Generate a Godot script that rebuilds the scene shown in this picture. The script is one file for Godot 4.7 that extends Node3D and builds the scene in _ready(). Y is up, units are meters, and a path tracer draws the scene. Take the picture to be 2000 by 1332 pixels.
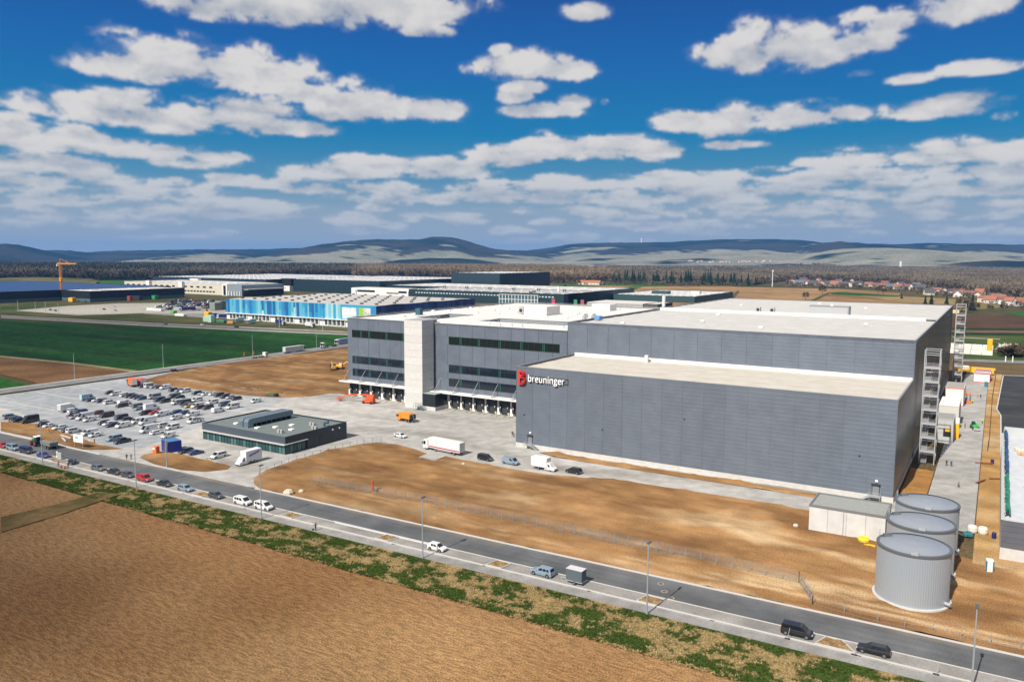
extends Node3D
# An aerial view over a new logistics centre: everything is laid out in metres, x along the front facade, -z away from the road, y up.

var M := {}
var taken := {}
var rng := RandomNumberGenerator.new()

# ---------------------------------------------------------------- mesh building
class Build:
	var v := PackedVector3Array()
	var n := PackedVector3Array()
	var c := PackedColorArray()
	var uv := PackedVector2Array()
	var tint := Color(1, 1, 1)
	var colored := false

	func tri(a: Vector3, b: Vector3, d: Vector3) -> void:
		var nn := (b - a).cross(d - a)
		if nn.length_squared() < 1e-12:
			return
		nn = nn.normalized()
		v.append(a); v.append(d); v.append(b)
		for i in 3:
			n.append(nn)
			if colored:
				c.append(tint)

	func quad(a: Vector3, b: Vector3, d: Vector3, e: Vector3) -> void:
		tri(a, b, d)
		tri(a, d, e)

	func box(at: Vector3, size: Vector3, turn := 0.0) -> void:
		hexa(at, size, Basis(Vector3.UP, turn))

	func hexa(at: Vector3, size: Vector3, b: Basis) -> void:
		var h := size * 0.5
		var p := []
		for y in [-1, 1]:
			for s in [Vector2(-1, -1), Vector2(1, -1), Vector2(1, 1), Vector2(-1, 1)]:
				p.append(at + b * Vector3(s.x * h.x, y * h.y, s.y * h.z))
		quad(p[0], p[1], p[2], p[3])
		quad(p[7], p[6], p[5], p[4])
		for i in 4:
			var j := (i + 1) % 4
			quad(p[j], p[i], p[i + 4], p[j + 4])

	# a box given by its lowest and highest corner
	func span(lo: Vector3, hi: Vector3) -> void:
		box((lo + hi) * 0.5, hi - lo)

	# a box with its edges along y and its top edges cut off
	func cut_box(at: Vector3, size: Vector3, k: float, turn := 0.0) -> void:
		var b := Basis(Vector3.UP, turn)
		var h := size * 0.5
		var lv := [[-h.y, 1.0], [h.y - k, 1.0], [h.y, 0.0]]
		var rings := []
		for l in lv:
			var r := []
			var hx: float = h.x - (k if l[1] == 0.0 else 0.0)
			var hz: float = h.z - (k if l[1] == 0.0 else 0.0)
			var q := k * 0.9
			for s in [[-hx + q, -hz], [hx - q, -hz], [hx, -hz + q], [hx, hz - q], [hx - q, hz], [-hx + q, hz], [-hx, hz - q], [-hx, -hz + q]]:
				r.append(at + b * Vector3(s[0], l[0], s[1]))
			rings.append(r)
		loft(rings, true)
		cap(rings[0], false)
		cap(rings[2], true)

	func loft(rings: Array, closed: bool) -> void:
		for i in rings.size() - 1:
			var a: Array = rings[i]
			var b: Array = rings[i + 1]
			for k in (a.size() if closed else a.size() - 1):
				var m := (k + 1) % a.size()
				quad(a[m], a[k], b[k], b[m])

	func cap(ring: Array, up: bool) -> void:
		for i in range(1, ring.size() - 1):
			if up:
				tri(ring[0], ring[i + 1], ring[i])
			else:
				tri(ring[0], ring[i], ring[i + 1])

	func bar(a: Vector3, b: Vector3, w: float, d := -1.0) -> void:
		var along := b - a
		var y := along.normalized()
		var x := (Vector3.UP if absf(y.y) < 0.95 else Vector3.RIGHT).cross(y).normalized()
		hexa((a + b) * 0.5, Vector3(w, along.length(), d if d > 0.0 else w), Basis(x, y, x.cross(y)))

	func tube(a: Vector3, b: Vector3, r1: float, r2: float, sides := 8, capped := true) -> void:
		var y := (b - a).normalized()
		var x := (Vector3.UP if absf(y.y) < 0.95 else Vector3.RIGHT).cross(y).normalized()
		var z := x.cross(y)
		var r := [[], []]
		for i in sides:
			var t := TAU * i / sides
			var d := x * cos(t) + z * sin(t)
			r[0].append(a + d * r1)
			r[1].append(b + d * r2)
		loft(r, true)
		if capped:
			cap(r[0], false)
			cap(r[1], true)

	# profile of (radius, height) points turned about the y axis
	func lathe(prof: Array, at: Vector3, sides := 12) -> void:
		var rings := []
		for p in prof:
			var r := []
			for i in sides:
				var t := -TAU * i / sides
				r.append(at + Vector3(cos(t) * p.x, p.y, sin(t) * p.x))
			r.reverse()
			rings.append(r)
		loft(rings, true)

	# a prism: outline of (x, y) points, extruded along z from z0 to z1
	func prism(poly: PackedVector2Array, z0: float, z1: float, xf := Transform3D()) -> void:
		var p := poly
		if Geometry2D.is_polygon_clockwise(p):
			p.reverse()
		var t := Geometry2D.triangulate_polygon(p)
		for i in range(0, t.size(), 3):
			var a := p[t[i]]
			var b := p[t[i + 1]]
			var d := p[t[i + 2]]
			if (b - a).cross(d - a) < 0.0:
				var w := b; b = d; d = w
			tri(xf * Vector3(a.x, a.y, z1), xf * Vector3(b.x, b.y, z1), xf * Vector3(d.x, d.y, z1))
			tri(xf * Vector3(a.x, a.y, z0), xf * Vector3(d.x, d.y, z0), xf * Vector3(b.x, b.y, z0))
		for i in p.size():
			var a := p[i]
			var b := p[(i + 1) % p.size()]
			quad(xf * Vector3(a.x, a.y, z0), xf * Vector3(b.x, b.y, z0), xf * Vector3(b.x, b.y, z1), xf * Vector3(a.x, a.y, z1))

	func mesh(m: Material) -> ArrayMesh:
		var a := []
		a.resize(Mesh.ARRAY_MAX)
		a[Mesh.ARRAY_VERTEX] = v
		a[Mesh.ARRAY_NORMAL] = n
		if colored:
			a[Mesh.ARRAY_COLOR] = c
		if uv.size() == v.size():
			a[Mesh.ARRAY_TEX_UV] = uv
			a[Mesh.ARRAY_TEX_UV2] = uv
		var r := ArrayMesh.new()
		r.add_surface_from_arrays(Mesh.PRIMITIVE_TRIANGLES, a)
		r.surface_set_material(0, m)
		return r



func v3(x: float, y: float, z: float) -> Vector3:
	return Vector3(x, y, z)


func v2(x: float, y: float) -> Vector2:
	return Vector2(x, y)


func nb() -> Build:
	return Build.new()

func numbered(called: String) -> String:
	if not taken.has(called):
		taken[called] = 0
		return called
	taken[called] += 1
	return "%s_%03d" % [called, taken[called]]


func tag(o: Node3D, label := "", category := "", group := "", kind := "") -> Node3D:
	if label: o.set_meta("label", label)
	if category: o.set_meta("category", category)
	if group: o.set_meta("group", group)
	if kind: o.set_meta("kind", kind)
	return o


func thing(called: String, label: String, category: String, at := Vector3.ZERO, turn := 0.0, group := "") -> Node3D:
	var o := Node3D.new()
	o.name = numbered(called)
	add_child(o)
	o.position = at
	o.rotation.y = turn
	return tag(o, label, category, group)


# commits a Build (or takes a Mesh) as one named MeshInstance3D
func put(called: String, b, m: Material, parent: Node = null) -> MeshInstance3D:
	var o := MeshInstance3D.new()
	o.mesh = b.mesh(m) if b is Build else b
	if not b is Build:
		o.material_override = m
	if parent == null:
		o.name = numbered(called)
		add_child(o)
	else:
		var k := 0
		var s := called
		while parent.has_node(NodePath(s)):
			k += 1
			s = "%s_%03d" % [called, k]
		o.name = s
		parent.add_child(o)
	return o


func slab(called: String, lo: Vector3, hi: Vector3, m: Material, parent: Node) -> void:
	var b := nb()
	b.span(lo, hi)
	put(called, b, m, parent)


func block(called: String, at: Vector3, size: Vector3, m: Material, parent: Node) -> void:
	var b := nb()
	b.box(at, size)
	put(called, b, m, parent)


func chunk(called: String, at: Vector3, size: Vector3, k: float, m: Material, parent: Node) -> void:
	var b := nb()
	b.cut_box(at, size, k)
	put(called, b, m, parent)


func struct(called: String, b, m: Material) -> MeshInstance3D:
	var o := put(called, b, m)
	o.set_meta("kind", "structure")
	return o


func copy(o: Node3D, at: Vector3, turn: float, label: String, group := "") -> Node3D:
	var base := String(o.name)
	var k := base.rfind("_")
	if k > 0 and base.substr(k + 1).is_valid_int():
		base = base.substr(0, k)
	var r: Node3D = o.duplicate()
	r.name = numbered(base)
	add_child(r)
	r.position = at
	r.rotation.y = turn
	r.set_meta("label", label)
	if group:
		r.set_meta("group", group)
	return r


# ---------------------------------------------------------------- materials and textures
func lin(r: float, g: float, b: float) -> Color:
	return Color(r, g, b).linear_to_srgb()


# colour given as linear base colour
func mat(key: String, r := 0.5, g := 0.5, b := 0.5, rough := 0.8, metal := 0.0) -> StandardMaterial3D:
	if M.has(key):
		return M[key]
	var m := StandardMaterial3D.new()
	m.resource_name = key
	m.albedo_color = lin(r, g, b)
	m.roughness = rough
	m.metallic = metal
	M[key] = m
	return m


func noise_tex(size: int, freq: float, octaves: int, seed_: int, lo: Color, hi: Color, kind := FastNoiseLite.TYPE_SIMPLEX_SMOOTH, mid := Color(0, 0, 0, 0)) -> Texture2D:
	var n := FastNoiseLite.new()
	n.noise_type = kind
	n.seed = seed_
	n.frequency = freq
	n.fractal_octaves = octaves
	var im := n.get_seamless_image(size, size)
	im.convert(Image.FORMAT_L8)
	var src := im.get_data()
	var lut := PackedByteArray()
	for i in 256:
		var t := i / 255.0
		t = clampf((t - 0.5) * 1.5 + 0.5, 0.0, 1.0)
		var q := lo.lerp(hi, t)
		if mid.a > 0.0:
			q = lo.lerp(mid, t * 2.0) if t < 0.5 else mid.lerp(hi, t * 2.0 - 1.0)
		lut.append(int(q.r * 255.0)); lut.append(int(q.g * 255.0)); lut.append(int(q.b * 255.0))
	var out := PackedByteArray()
	out.resize(size * size * 3)
	for i in src.size():
		var k := src[i] * 3
		out[i * 3] = lut[k]
		out[i * 3 + 1] = lut[k + 1]
		out[i * 3 + 2] = lut[k + 2]
	return ImageTexture.create_from_image(Image.create_from_data(size, size, false, Image.FORMAT_RGB8, out))


# rough ground: a fine grain over a coarse one, with relief; metres per repeat of each
func ground_mat(key: String, grain: Texture2D, metres: float, relief: float, over: Texture2D = null, over_metres := 37.0, rough := 0.95) -> StandardMaterial3D:
	var m := mat(key, 1, 1, 1, rough)
	m.vertex_color_use_as_albedo = true
	m.albedo_texture = grain
	m.uv1_scale = v3(1.0 / metres, 1.0 / metres, 1)
	m.uv2_scale = v3(1.0 / over_metres, 1.0 / over_metres, 1)
	if relief > 0.0:
		m.heightmap_enabled = true
		m.heightmap_texture = grain
		m.heightmap_scale = relief * 100.0
	if over:
		m.detail_enabled = true
		m.detail_albedo = over
		m.detail_blend_mode = BaseMaterial3D.BLEND_MODE_MUL
		m.detail_uv_layer = BaseMaterial3D.DETAIL_UV_2
	m.specular_mode = BaseMaterial3D.SPECULAR_SCHLICK_GGX
	m.metallic_specular = 0.2
	return m


# ---------------------------------------------------------------- ground sheets
# fills a polygon of (x, z) points with cells; paint gives the linear base colour and rise the height at a point
func sheet(poly: PackedVector2Array, y: float, cell: float, paint: Callable, rise: Callable, turn := 0.0) -> Build:
	var b := nb()
	b.colored = true
	var rot := Transform2D(turn, Vector2.ZERO)
	var inv := rot.affine_inverse()
	var p := inv * poly
	var lo := p[0]
	var hi := p[0]
	for q in p:
		lo = lo.min(q)
		hi = hi.max(q)
	var nx := int(ceil((hi.x - lo.x) / cell))
	var nz := int(ceil((hi.y - lo.y) / cell))
	var step := v2((hi.x - lo.x) / nx, (hi.y - lo.y) / nz)
	var has := []
	var cols := []
	var pts := []
	for j in nz + 1:
		for i in nx + 1:
			var q := lo + v2(i, j) * step
			has.append(Geometry2D.is_point_in_polygon(q, p))
			var w := rot * q
			pts.append(v3(w.x, y + (rise.call(w) if rise.is_valid() else 0.0), w.y))
			cols.append(null)
	var idx := func(k: int) -> Color:
		if cols[k] == null:
			cols[k] = paint.call(v2(pts[k].x, pts[k].z))
		return cols[k]
	for j in nz:
		for i in nx:
			var k := j * (nx + 1) + i
			var c4 := [k, k + 1, k + nx + 2, k + nx + 1]
			var inside := 0
			for q in c4:
				inside += 1 if has[q] else 0
			if inside == 4:
				for t in [0, 2, 1, 0, 3, 2]:
					pass
				_grid_quad(b, pts, c4, idx)
			else:
				var q0 := lo + v2(i, j) * step
				var sq := PackedVector2Array([q0, q0 + v2(step.x, 0), q0 + step, q0 + v2(0, step.y)])
				if inside == 0 and not _near(p, q0 + step * 0.5, cell):
					continue
				for piece in Geometry2D.intersect_polygons(sq, p):
					var tr := Geometry2D.triangulate_polygon(piece)
					for t in range(0, tr.size(), 3):
						var w := []
						for e in 3:
							var q: Vector2 = rot * piece[tr[t + e]]
							w.append(v3(q.x, y + (rise.call(q) if rise.is_valid() else 0.0), q.y))
						var up: Vector3 = (w[1] - w[0]).cross(w[2] - w[0])
						if up.y < 0.0:
							var s = w[1]; w[1] = w[2]; w[2] = s
						up = (w[1] - w[0]).cross(w[2] - w[0]).normalized()
						for e in [0, 2, 1]:
							b.v.append(w[e]); b.n.append(up)
							b.c.append(paint.call(v2(w[e].x, w[e].z)))
	b.uv.resize(b.v.size())
	for i in b.v.size():
		b.uv[i] = v2(b.v[i].x, b.v[i].z)
	return b


func _near(p: PackedVector2Array, q: Vector2, cell: float) -> bool:
	for i in p.size():
		if Geometry2D.get_closest_point_to_segment(q, p[i], p[(i + 1) % p.size()]).distance_to(q) < cell * 0.8:
			return true
	return false


func _grid_quad(b: Build, pts: Array, k: Array, col: Callable) -> void:
	var a: Vector3 = pts[k[0]]
	var d: Vector3 = pts[k[1]]
	var e: Vector3 = pts[k[2]]
	var f: Vector3 = pts[k[3]]
	var nn := (f - d).cross(e - a).normalized()
	if nn.y < 0.0:
		nn = -nn
	# seen from above x right and z down, so a d e f runs clockwise
	for q in [0, 1, 2, 0, 2, 3]:
		b.v.append(pts[k[q]])
		b.n.append(nn)
		b.c.append(col.call(k[q]))


func flat(r: float, g: float, b: float) -> Callable:
	var q := Color(r, g, b)
	return func(_w: Vector2) -> Color: return q


# base colour that wanders between two tones over the ground
func wander(a: Color, d: Color, n: FastNoiseLite, bias := 0.0, gain := 1.4) -> Callable:
	return func(w: Vector2) -> Color: return a.lerp(d, clampf(0.5 + bias + gain * n.get_noise_2d(w.x, w.y), 0.0, 1.0))


func fnoise(seed_: int, freq: float, octaves := 4) -> FastNoiseLite:
	var n := FastNoiseLite.new()
	n.noise_type = FastNoiseLite.TYPE_SIMPLEX_SMOOTH
	n.seed = seed_
	n.frequency = freq
	n.fractal_octaves = octaves
	return n



# ---------------------------------------------------------------- the camera, the sky and the sun
func _ready() -> void:
	rng.seed = 7
	var cam := Camera3D.new()
	cam.name = "camera"
	cam.position = v3(128.02, 60.0, 210.76)
	cam.rotation_order = EULER_ORDER_YXZ
	cam.rotation_degrees = v3(-6.12, 31.608, 0.261)
	cam.fov = 46.52
	cam.near = 0.5
	cam.far = 40000.0
	add_child(cam)

	var env := Environment.new()
	env.background_mode = Environment.BG_SKY
	env.sky = Sky.new()
	var pano := PanoramaSkyMaterial.new()
	pano.panorama = make_sky()
	pano.energy_multiplier = 1.0
	env.sky.sky_material = pano
	env.tonemap_mode = Environment.TONE_MAPPER_LINEAR
	env.tonemap_exposure = 1.45
	env.fog_enabled = true
	env.fog_density = 0.000046
	env.fog_light_color = Color(0.36, 0.66, 0.96)
	env.volumetric_fog_enabled = true
	env.volumetric_fog_density = 0.0
	env.sdfgi_enabled = true
	env.ssao_enabled = true
	env.ssil_enabled = true
	var we := WorldEnvironment.new()
	we.name = "world"
	we.environment = env
	add_child(we)

	var sun := DirectionalLight3D.new()
	sun.name = "sun"
	sun.light_energy = 1.5
	sun.light_color = Color(1.0, 0.965, 0.915)
	sun.light_angular_distance = 0.5
	sun.shadow_enabled = true
	sun.sky_mode = DirectionalLight3D.SKY_MODE_LIGHT_ONLY
	sun.look_at_from_position(Vector3.ZERO, v3(0.06, -0.697, -0.714), Vector3.UP)
	add_child(sun)

	shade_clouds()
	make_materials()
	make_ground()
	make_complex()
	make_far_buildings()
	make_hills()
	make_woods()
	make_vehicles()
	make_small_things()
	make_people()


# unseen clouds added before the sun to shade the left part of the land: puffs of mist 900 m up
func shade_clouds() -> void:
	var m := FogMaterial.new()
	m.density = 0.0062
	m.albedo = Color(0.95, 0.95, 0.95)
	for q in [[-130.0, 165.0, 150.0, 62.0], [-20.0, 172.0, 130.0, 42.0], [-270.0, 150.0, 130.0, 50.0], [-420.0, -90.0, 180.0, 90.0], [-540.0, -150.0, 220.0, 110.0]]:
		var f := FogVolume.new()
		f.name = numbered("cloud")  # out of the camera's view, added for the shade it throws
		f.shape = RenderingServer.FOG_VOLUME_SHAPE_ELLIPSOID
		f.size = v3(q[2] * 2.0, 90.0, q[3] * 2.0)
		f.material = m
		f.position = v3(q[0] - 77.5, 900.0, q[1] + 922.0)
		add_child(f)
		f.set_meta("kind", "structure")


# Air that pales towards the horizon, with fair-weather cumulus: a list of clouds by bearing and height, and others of the same kind all round.
func make_sky() -> Texture2D:
	var w := 3072
	var h := 1536
	var half := h / 2
	var per := w / 360.0
	var field := PackedFloat32Array()
	field.resize(w * half)
	field.fill(-1.0)
	var clouds: Array = sky_clouds()
	var r := RandomNumberGenerator.new()
	r.seed = 31
	for k in 130:
		var az := r.randf_range(8.0, 288.0)
		var el := 4.0 + 62.0 * pow(r.randf(), 1.7)
		var s := r.randf_range(0.5, 1.0) * (3.0 + el * 0.22)
		clouds.append([Vector4(az, el, s * r.randf_range(1.6, 3.2), s * r.randf_range(0.45, 0.7)), 1.0])
	for k in 60:
		var az := r.randf_range(-34.0, 34.0) - 31.6
		var el := 19.5 + 45.0 * pow(r.randf(), 1.4)
		var s := r.randf_range(0.5, 1.0) * (2.0 + el * 0.16)
		clouds.append([Vector4(az, el, s * r.randf_range(1.6, 3.2), s * r.randf_range(0.45, 0.7)), 1.0])
	# thin distant banks near the horizon, all the way round
	for k in 520:
		var az := r.randf_range(0.0, 360.0)
		var el := 0.8 + 4.6 * pow(r.randf(), 0.8)
		var sz := 0.25 + el * 0.12
		clouds.append([Vector4(az, el, sz * r.randf_range(3.0, 8.0), sz * r.randf_range(0.6, 1.1)), r.randf_range(0.35, 0.8)])
	for q in clouds:
		var b: Vector4 = q[0]
		var most: float = q[1]
		var stretch := 1.0 / maxf(cos(deg_to_rad(b.y)), 0.2)
		var rx := b.z * per * stretch
		var ry := b.w * per
		var cx := b.x * per
		var cy := half - b.y * per
		for y in range(maxi(0, int(cy - ry * 1.35)), mini(half, int(cy + ry * 1.35) + 1)):
			var dy := (y - cy) / ry
			if dy > 0.0:
				dy *= 1.5
			for x in range(int(cx - rx * 1.3), int(cx + rx * 1.3) + 1):
				var dx := (x - cx) / rx
				var s := 1.0 - dx * dx - dy * dy
				s = minf(s, most)
				var at := y * w + posmod(x, w)
				if s > field[at]:
					field[at] = s
	var n1 := FastNoiseLite.new()
	n1.noise_type = FastNoiseLite.TYPE_SIMPLEX_SMOOTH
	n1.frequency = 0.026
	n1.fractal_octaves = 7
	n1.fractal_gain = 0.58
	n1.seed = 5
	n1.domain_warp_enabled = true
	n1.domain_warp_amplitude = 22.0
	n1.domain_warp_frequency = 0.02
	var a := n1.get_image(w, half, false, false, false)
	n1.seed = 77
	n1.frequency = 0.011
	var a2 := n1.get_image(w, half, false, false, false)
	a.convert(Image.FORMAT_L8)
	a2.convert(Image.FORMAT_L8)
	var da := a.get_data()
	var db := a2.get_data()
	var dens := PackedFloat32Array()
	dens.resize(w * half)
	var tex := PackedInt32Array()
	for y in half:
		# perspective flattens the clouds towards the horizon; the seam of the noise lies behind the camera
		var e2 := (half - y - 0.5) / per
		tex.append(mini(half - 1, int(235.0 * log(1.0 + e2 / 2.6))) * w)
	for y in half:
		for x in w:
			var i := y * w + x
			var f := field[i]
			if f <= -0.95:
				dens[i] = -1.0
				continue
			var t := tex[y] + (x + w / 2) % w
			dens[i] = f * 0.95 + (da[t] - 128) / 128.0 * 0.95 + (db[t] - 128) / 128.0 * 0.38 - 0.16
	var steps := [[0.0, Color(0.64, 0.68, 0.74)], [1.5, Color(0.60, 0.66, 0.735)], [3.2, Color(0.555, 0.645, 0.725)], [5.5, Color(0.33, 0.56, 0.70)], [8.5, Color(0.135, 0.490, 0.695)], [13.0, Color(0.130, 0.410, 0.680)], [18.5, Color(0.125, 0.320, 0.610)], [35.0, Color(0.115, 0.275, 0.550)], [90.0, Color(0.10, 0.24, 0.50)]]
	var data := PackedFloat32Array()
	var dim := 1.0 / 1.45
	data.resize(w * h * 3)
	for y in h:
		var el := (half - y - 0.5) / per
		var air: Color = steps[0][1]
		if el > 0.0:
			for k in steps.size() - 1:
				if el <= steps[k + 1][0]:
					air = (steps[k][1] as Color).lerp(steps[k + 1][1], (el - steps[k][0]) / (steps[k + 1][0] - steps[k][0]))
					break
		air = air.srgb_to_linear()
		var o := y * w * 3
		if y >= half:
			var low := Color(0.20, 0.19, 0.15)
			for x in w:
				data[o] = dim * low.r; data[o + 1] = dim * low.g; data[o + 2] = dim * low.b
				o += 3
			continue
		var far := clampf(1.0 - el / 7.0, 0.0, 1.0)
		var haze := Color(0.535, 0.615, 0.720).srgb_to_linear()
		var white := Color(0.855, 0.845, 0.840).srgb_to_linear().lerp(Color(0.70, 0.735, 0.78).srgb_to_linear(), far)
		var grey := Color(0.66, 0.685, 0.73).srgb_to_linear().lerp(haze, far * 0.7)
		var up := maxi(0, y - int(5 + el * 0.75))
		var down := mini(half - 1, y + int(5 + el * 0.75))
		for x in w:
			var d := dens[y * w + x]
			if d <= 0.0:
				var thin := clampf((d + 0.28) / 0.28, 0.0, 1.0)
				thin *= thin * 0.10
				data[o] = dim * lerpf(air.r, white.r, thin); data[o + 1] = dim * lerpf(air.g, white.g, thin); data[o + 2] = dim * lerpf(air.b, white.b, thin)
			else:
				var al := clampf(d / 0.36, 0.0, 1.0)
				al = 0.10 + 0.90 * al * al * (3.0 - 2.0 * al)
				al *= lerpf(1.0, 0.80, far)
				var du := maxf(dens[up * w + x], 0.0)
				# lit from above and behind: tops and thin edges white, the thick middle and the base greyer
				var dd := maxf(dens[down * w + x], 0.0)
				var lit := clampf(0.70 + (minf(dd, 0.8) - minf(du, 0.8)) * 0.75 + (da[tex[y] + (x + w / 2) % w] - 128) / 128.0 * 0.85, 0.0, 1.0)
				var r_ := lerpf(grey.r, white.r, lit)
				var g_ := lerpf(grey.g, white.g, lit)
				var b_ := lerpf(grey.b, white.b, lit)
				data[o] = dim * lerpf(air.r, r_, al); data[o + 1] = dim * lerpf(air.g, g_, al); data[o + 2] = dim * lerpf(air.b, b_, al)
			o += 3
	var im := Image.create_from_data(w, h, false, Image.FORMAT_RGBF, data.to_byte_array())
	return ImageTexture.create_from_image(im)


# bearing, height, half width and half height in degrees, and how solid
func sky_clouds() -> Array:
	return [
		[Vector4(-45.32, 16.56, 11.83, 2.22), 1.0], [Vector4(-50.24, 15.92, 5.93, 1.75), 1.0], [Vector4(-38.09, 16.39, 4.04, 1.40), 1.0], [Vector4(-37.40, 15.08, 2.21, 0.51), 0.6],
		[Vector4(-56.83, 11.66, 3.99, 1.26), 1.0], [Vector4(-53.81, 12.24, 5.80, 1.87), 1.0], [Vector4(-49.73, 11.95, 4.91, 2.10), 1.0], [Vector4(-47.09, 12.28, 2.13, 0.92), 0.9],
		[Vector4(-58.40, 8.93, 6.24, 1.48), 1.0], [Vector4(-54.86, 8.73, 6.43, 1.35), 1.0], [Vector4(-50.14, 9.19, 4.20, 1.75), 1.0], [Vector4(-46.85, 8.53, 3.56, 0.78), 0.9],
		[Vector4(-45.11, 10.77, 2.87, 0.86), 0.8], [Vector4(-42.37, 10.22, 3.27, 1.74), 1.0], [Vector4(-37.79, 10.02, 3.31, 1.18), 0.9], [Vector4(-44.45, 9.81, 1.80, 1.08), 0.8],
		[Vector4(-63.12, 7.63, 2.19, 1.07), 1.0], [Vector4(-60.17, 7.26, 2.59, 0.97), 1.0], [Vector4(-62.38, 6.64, 2.53, 0.82), 0.9], [Vector4(-58.07, 6.63, 2.97, 0.86), 1.0], [Vector4(-60.82, 5.37, 3.54, 0.90), 0.9], [Vector4(-63.51, 5.36, 1.87, 1.25), 0.8],
		[Vector4(-53.42, 6.24, 3.42, 0.96), 0.7], [Vector4(-51.51, 6.49, 2.08, 0.56), 0.6], [Vector4(-55.24, 6.79, 1.01, 0.34), 0.7],
		[Vector4(-59.80, 3.39, 3.25, 0.45), 0.8], [Vector4(-55.04, 4.21, 4.06, 0.74), 0.7], [Vector4(-50.59, 4.96, 2.44, 0.56), 0.9], [Vector4(-52.57, 3.46, 6.89, 0.83), 0.5], [Vector4(-61.81, 2.07, 6.38, 1.28), 0.42],
		[Vector4(-44.53, 5.73, 3.60, 0.79), 0.9], [Vector4(-41.03, 6.17, 4.01, 1.02), 1.0], [Vector4(-36.74, 6.07, 4.42, 1.10), 1.0], [Vector4(-32.39, 6.81, 3.70, 1.11), 1.0], [Vector4(-28.77, 7.52, 3.32, 1.26), 1.0], [Vector4(-24.46, 7.67, 3.67, 1.25), 1.0], [Vector4(-21.26, 7.10, 2.18, 0.94), 0.9],
		[Vector4(-41.75, 4.58, 3.27, 0.58), 0.7], [Vector4(-32.75, 4.33, 4.07, 0.67), 0.8], [Vector4(-28.02, 5.06, 4.06, 0.81), 0.8], [Vector4(-21.57, 5.19, 3.27, 0.62), 0.9], [Vector4(-29.83, 4.16, 9.61, 0.74), 0.5],
		[Vector4(-30.98, 12.96, 4.07, 1.33), 1.0], [Vector4(-28.11, 12.79, 2.58, 1.25), 1.0], [Vector4(-30.61, 11.63, 1.85, 0.59), 0.7], [Vector4(-29.52, 10.11, 3.32, 0.74), 0.9], [Vector4(-27.19, 10.61, 1.66, 0.74), 0.9], [Vector4(-31.51, 10.96, 1.48, 0.74), 0.6],
		[Vector4(-26.39, 16.31, 2.02, 0.81), 0.9], [Vector4(-32.60, 14.10, 1.03, 0.44), 0.7], [Vector4(-25.23, 10.65, 0.44, 0.26), 0.6],
		[Vector4(-15.66, 13.34, 3.90, 1.84), 1.0], [Vector4(-14.71, 14.37, 2.47, 1.62), 1.0], [Vector4(-12.10, 13.41, 4.51, 2.01), 1.0], [Vector4(-8.71, 13.58, 3.05, 1.35), 1.0], [Vector4(-6.97, 14.45, 2.34, 1.00), 0.9], [Vector4(-9.08, 14.96, 2.04, 0.68), 0.5],
		[Vector4(-3.03, 14.70, 3.21, 1.41), 1.0], [Vector4(-1.43, 14.82, 1.90, 0.95), 1.0],
		[Vector4(-5.63, 11.13, 1.49, 0.53), 0.8], [Vector4(-1.75, 11.35, 3.18, 0.54), 0.9], [Vector4(-3.53, 9.21, 4.05, 0.97), 1.0], [Vector4(-0.51, 8.51, 0.79, 0.44), 0.6], [Vector4(-8.61, 11.66, 1.02, 0.27), 0.5],
		[Vector4(-19.23, 9.09, 3.25, 1.08), 1.0], [Vector4(-16.17, 8.99, 3.91, 1.49), 1.0], [Vector4(-12.24, 9.14, 3.82, 1.18), 1.0], [Vector4(-9.72, 9.26, 2.05, 0.68), 0.9], [Vector4(-16.46, 7.60, 2.49, 0.36), 0.6],
		[Vector4(-8.36, 6.37, 4.40, 0.88), 1.0], [Vector4(-11.16, 6.32, 1.73, 0.55), 0.8], [Vector4(-2.54, 6.40, 3.86, 1.09), 1.0], [Vector4(0.15, 6.24, 2.50, 1.12), 1.0], [Vector4(-0.57, 5.07, 4.10, 0.82), 0.9], [Vector4(-14.06, 5.91, 1.76, 0.32), 0.6],
		[Vector4(-18.06, 4.35, 3.23, 0.61), 0.8], [Vector4(-13.68, 4.38, 2.81, 0.63), 0.9], [Vector4(-10.13, 4.30, 2.40, 0.51), 0.8], [Vector4(-7.06, 4.70, 2.35, 0.47), 0.7], [Vector4(-3.26, 4.26, 4.86, 0.78), 0.6], [Vector4(-7.60, 3.25, 10.11, 0.88), 0.45], [Vector4(-22.59, 3.26, 10.95, 0.88), 0.42],
		[Vector4(-41.42, 3.35, 1.46, 0.33), 0.7], [Vector4(-36.75, 3.94, 1.84, 0.44), 0.6], [Vector4(-44.59, 2.70, 1.44, 0.25), 0.5], [Vector4(-62.98, 2.80, 0.44, 0.16), 0.7], [Vector4(-26.90, 2.55, 2.21, 0.37), 0.55], [Vector4(-13.26, 2.15, 1.40, 0.25), 0.5], [Vector4(-4.63, 3.18, 1.97, 0.30), 0.6],
	]



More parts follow.
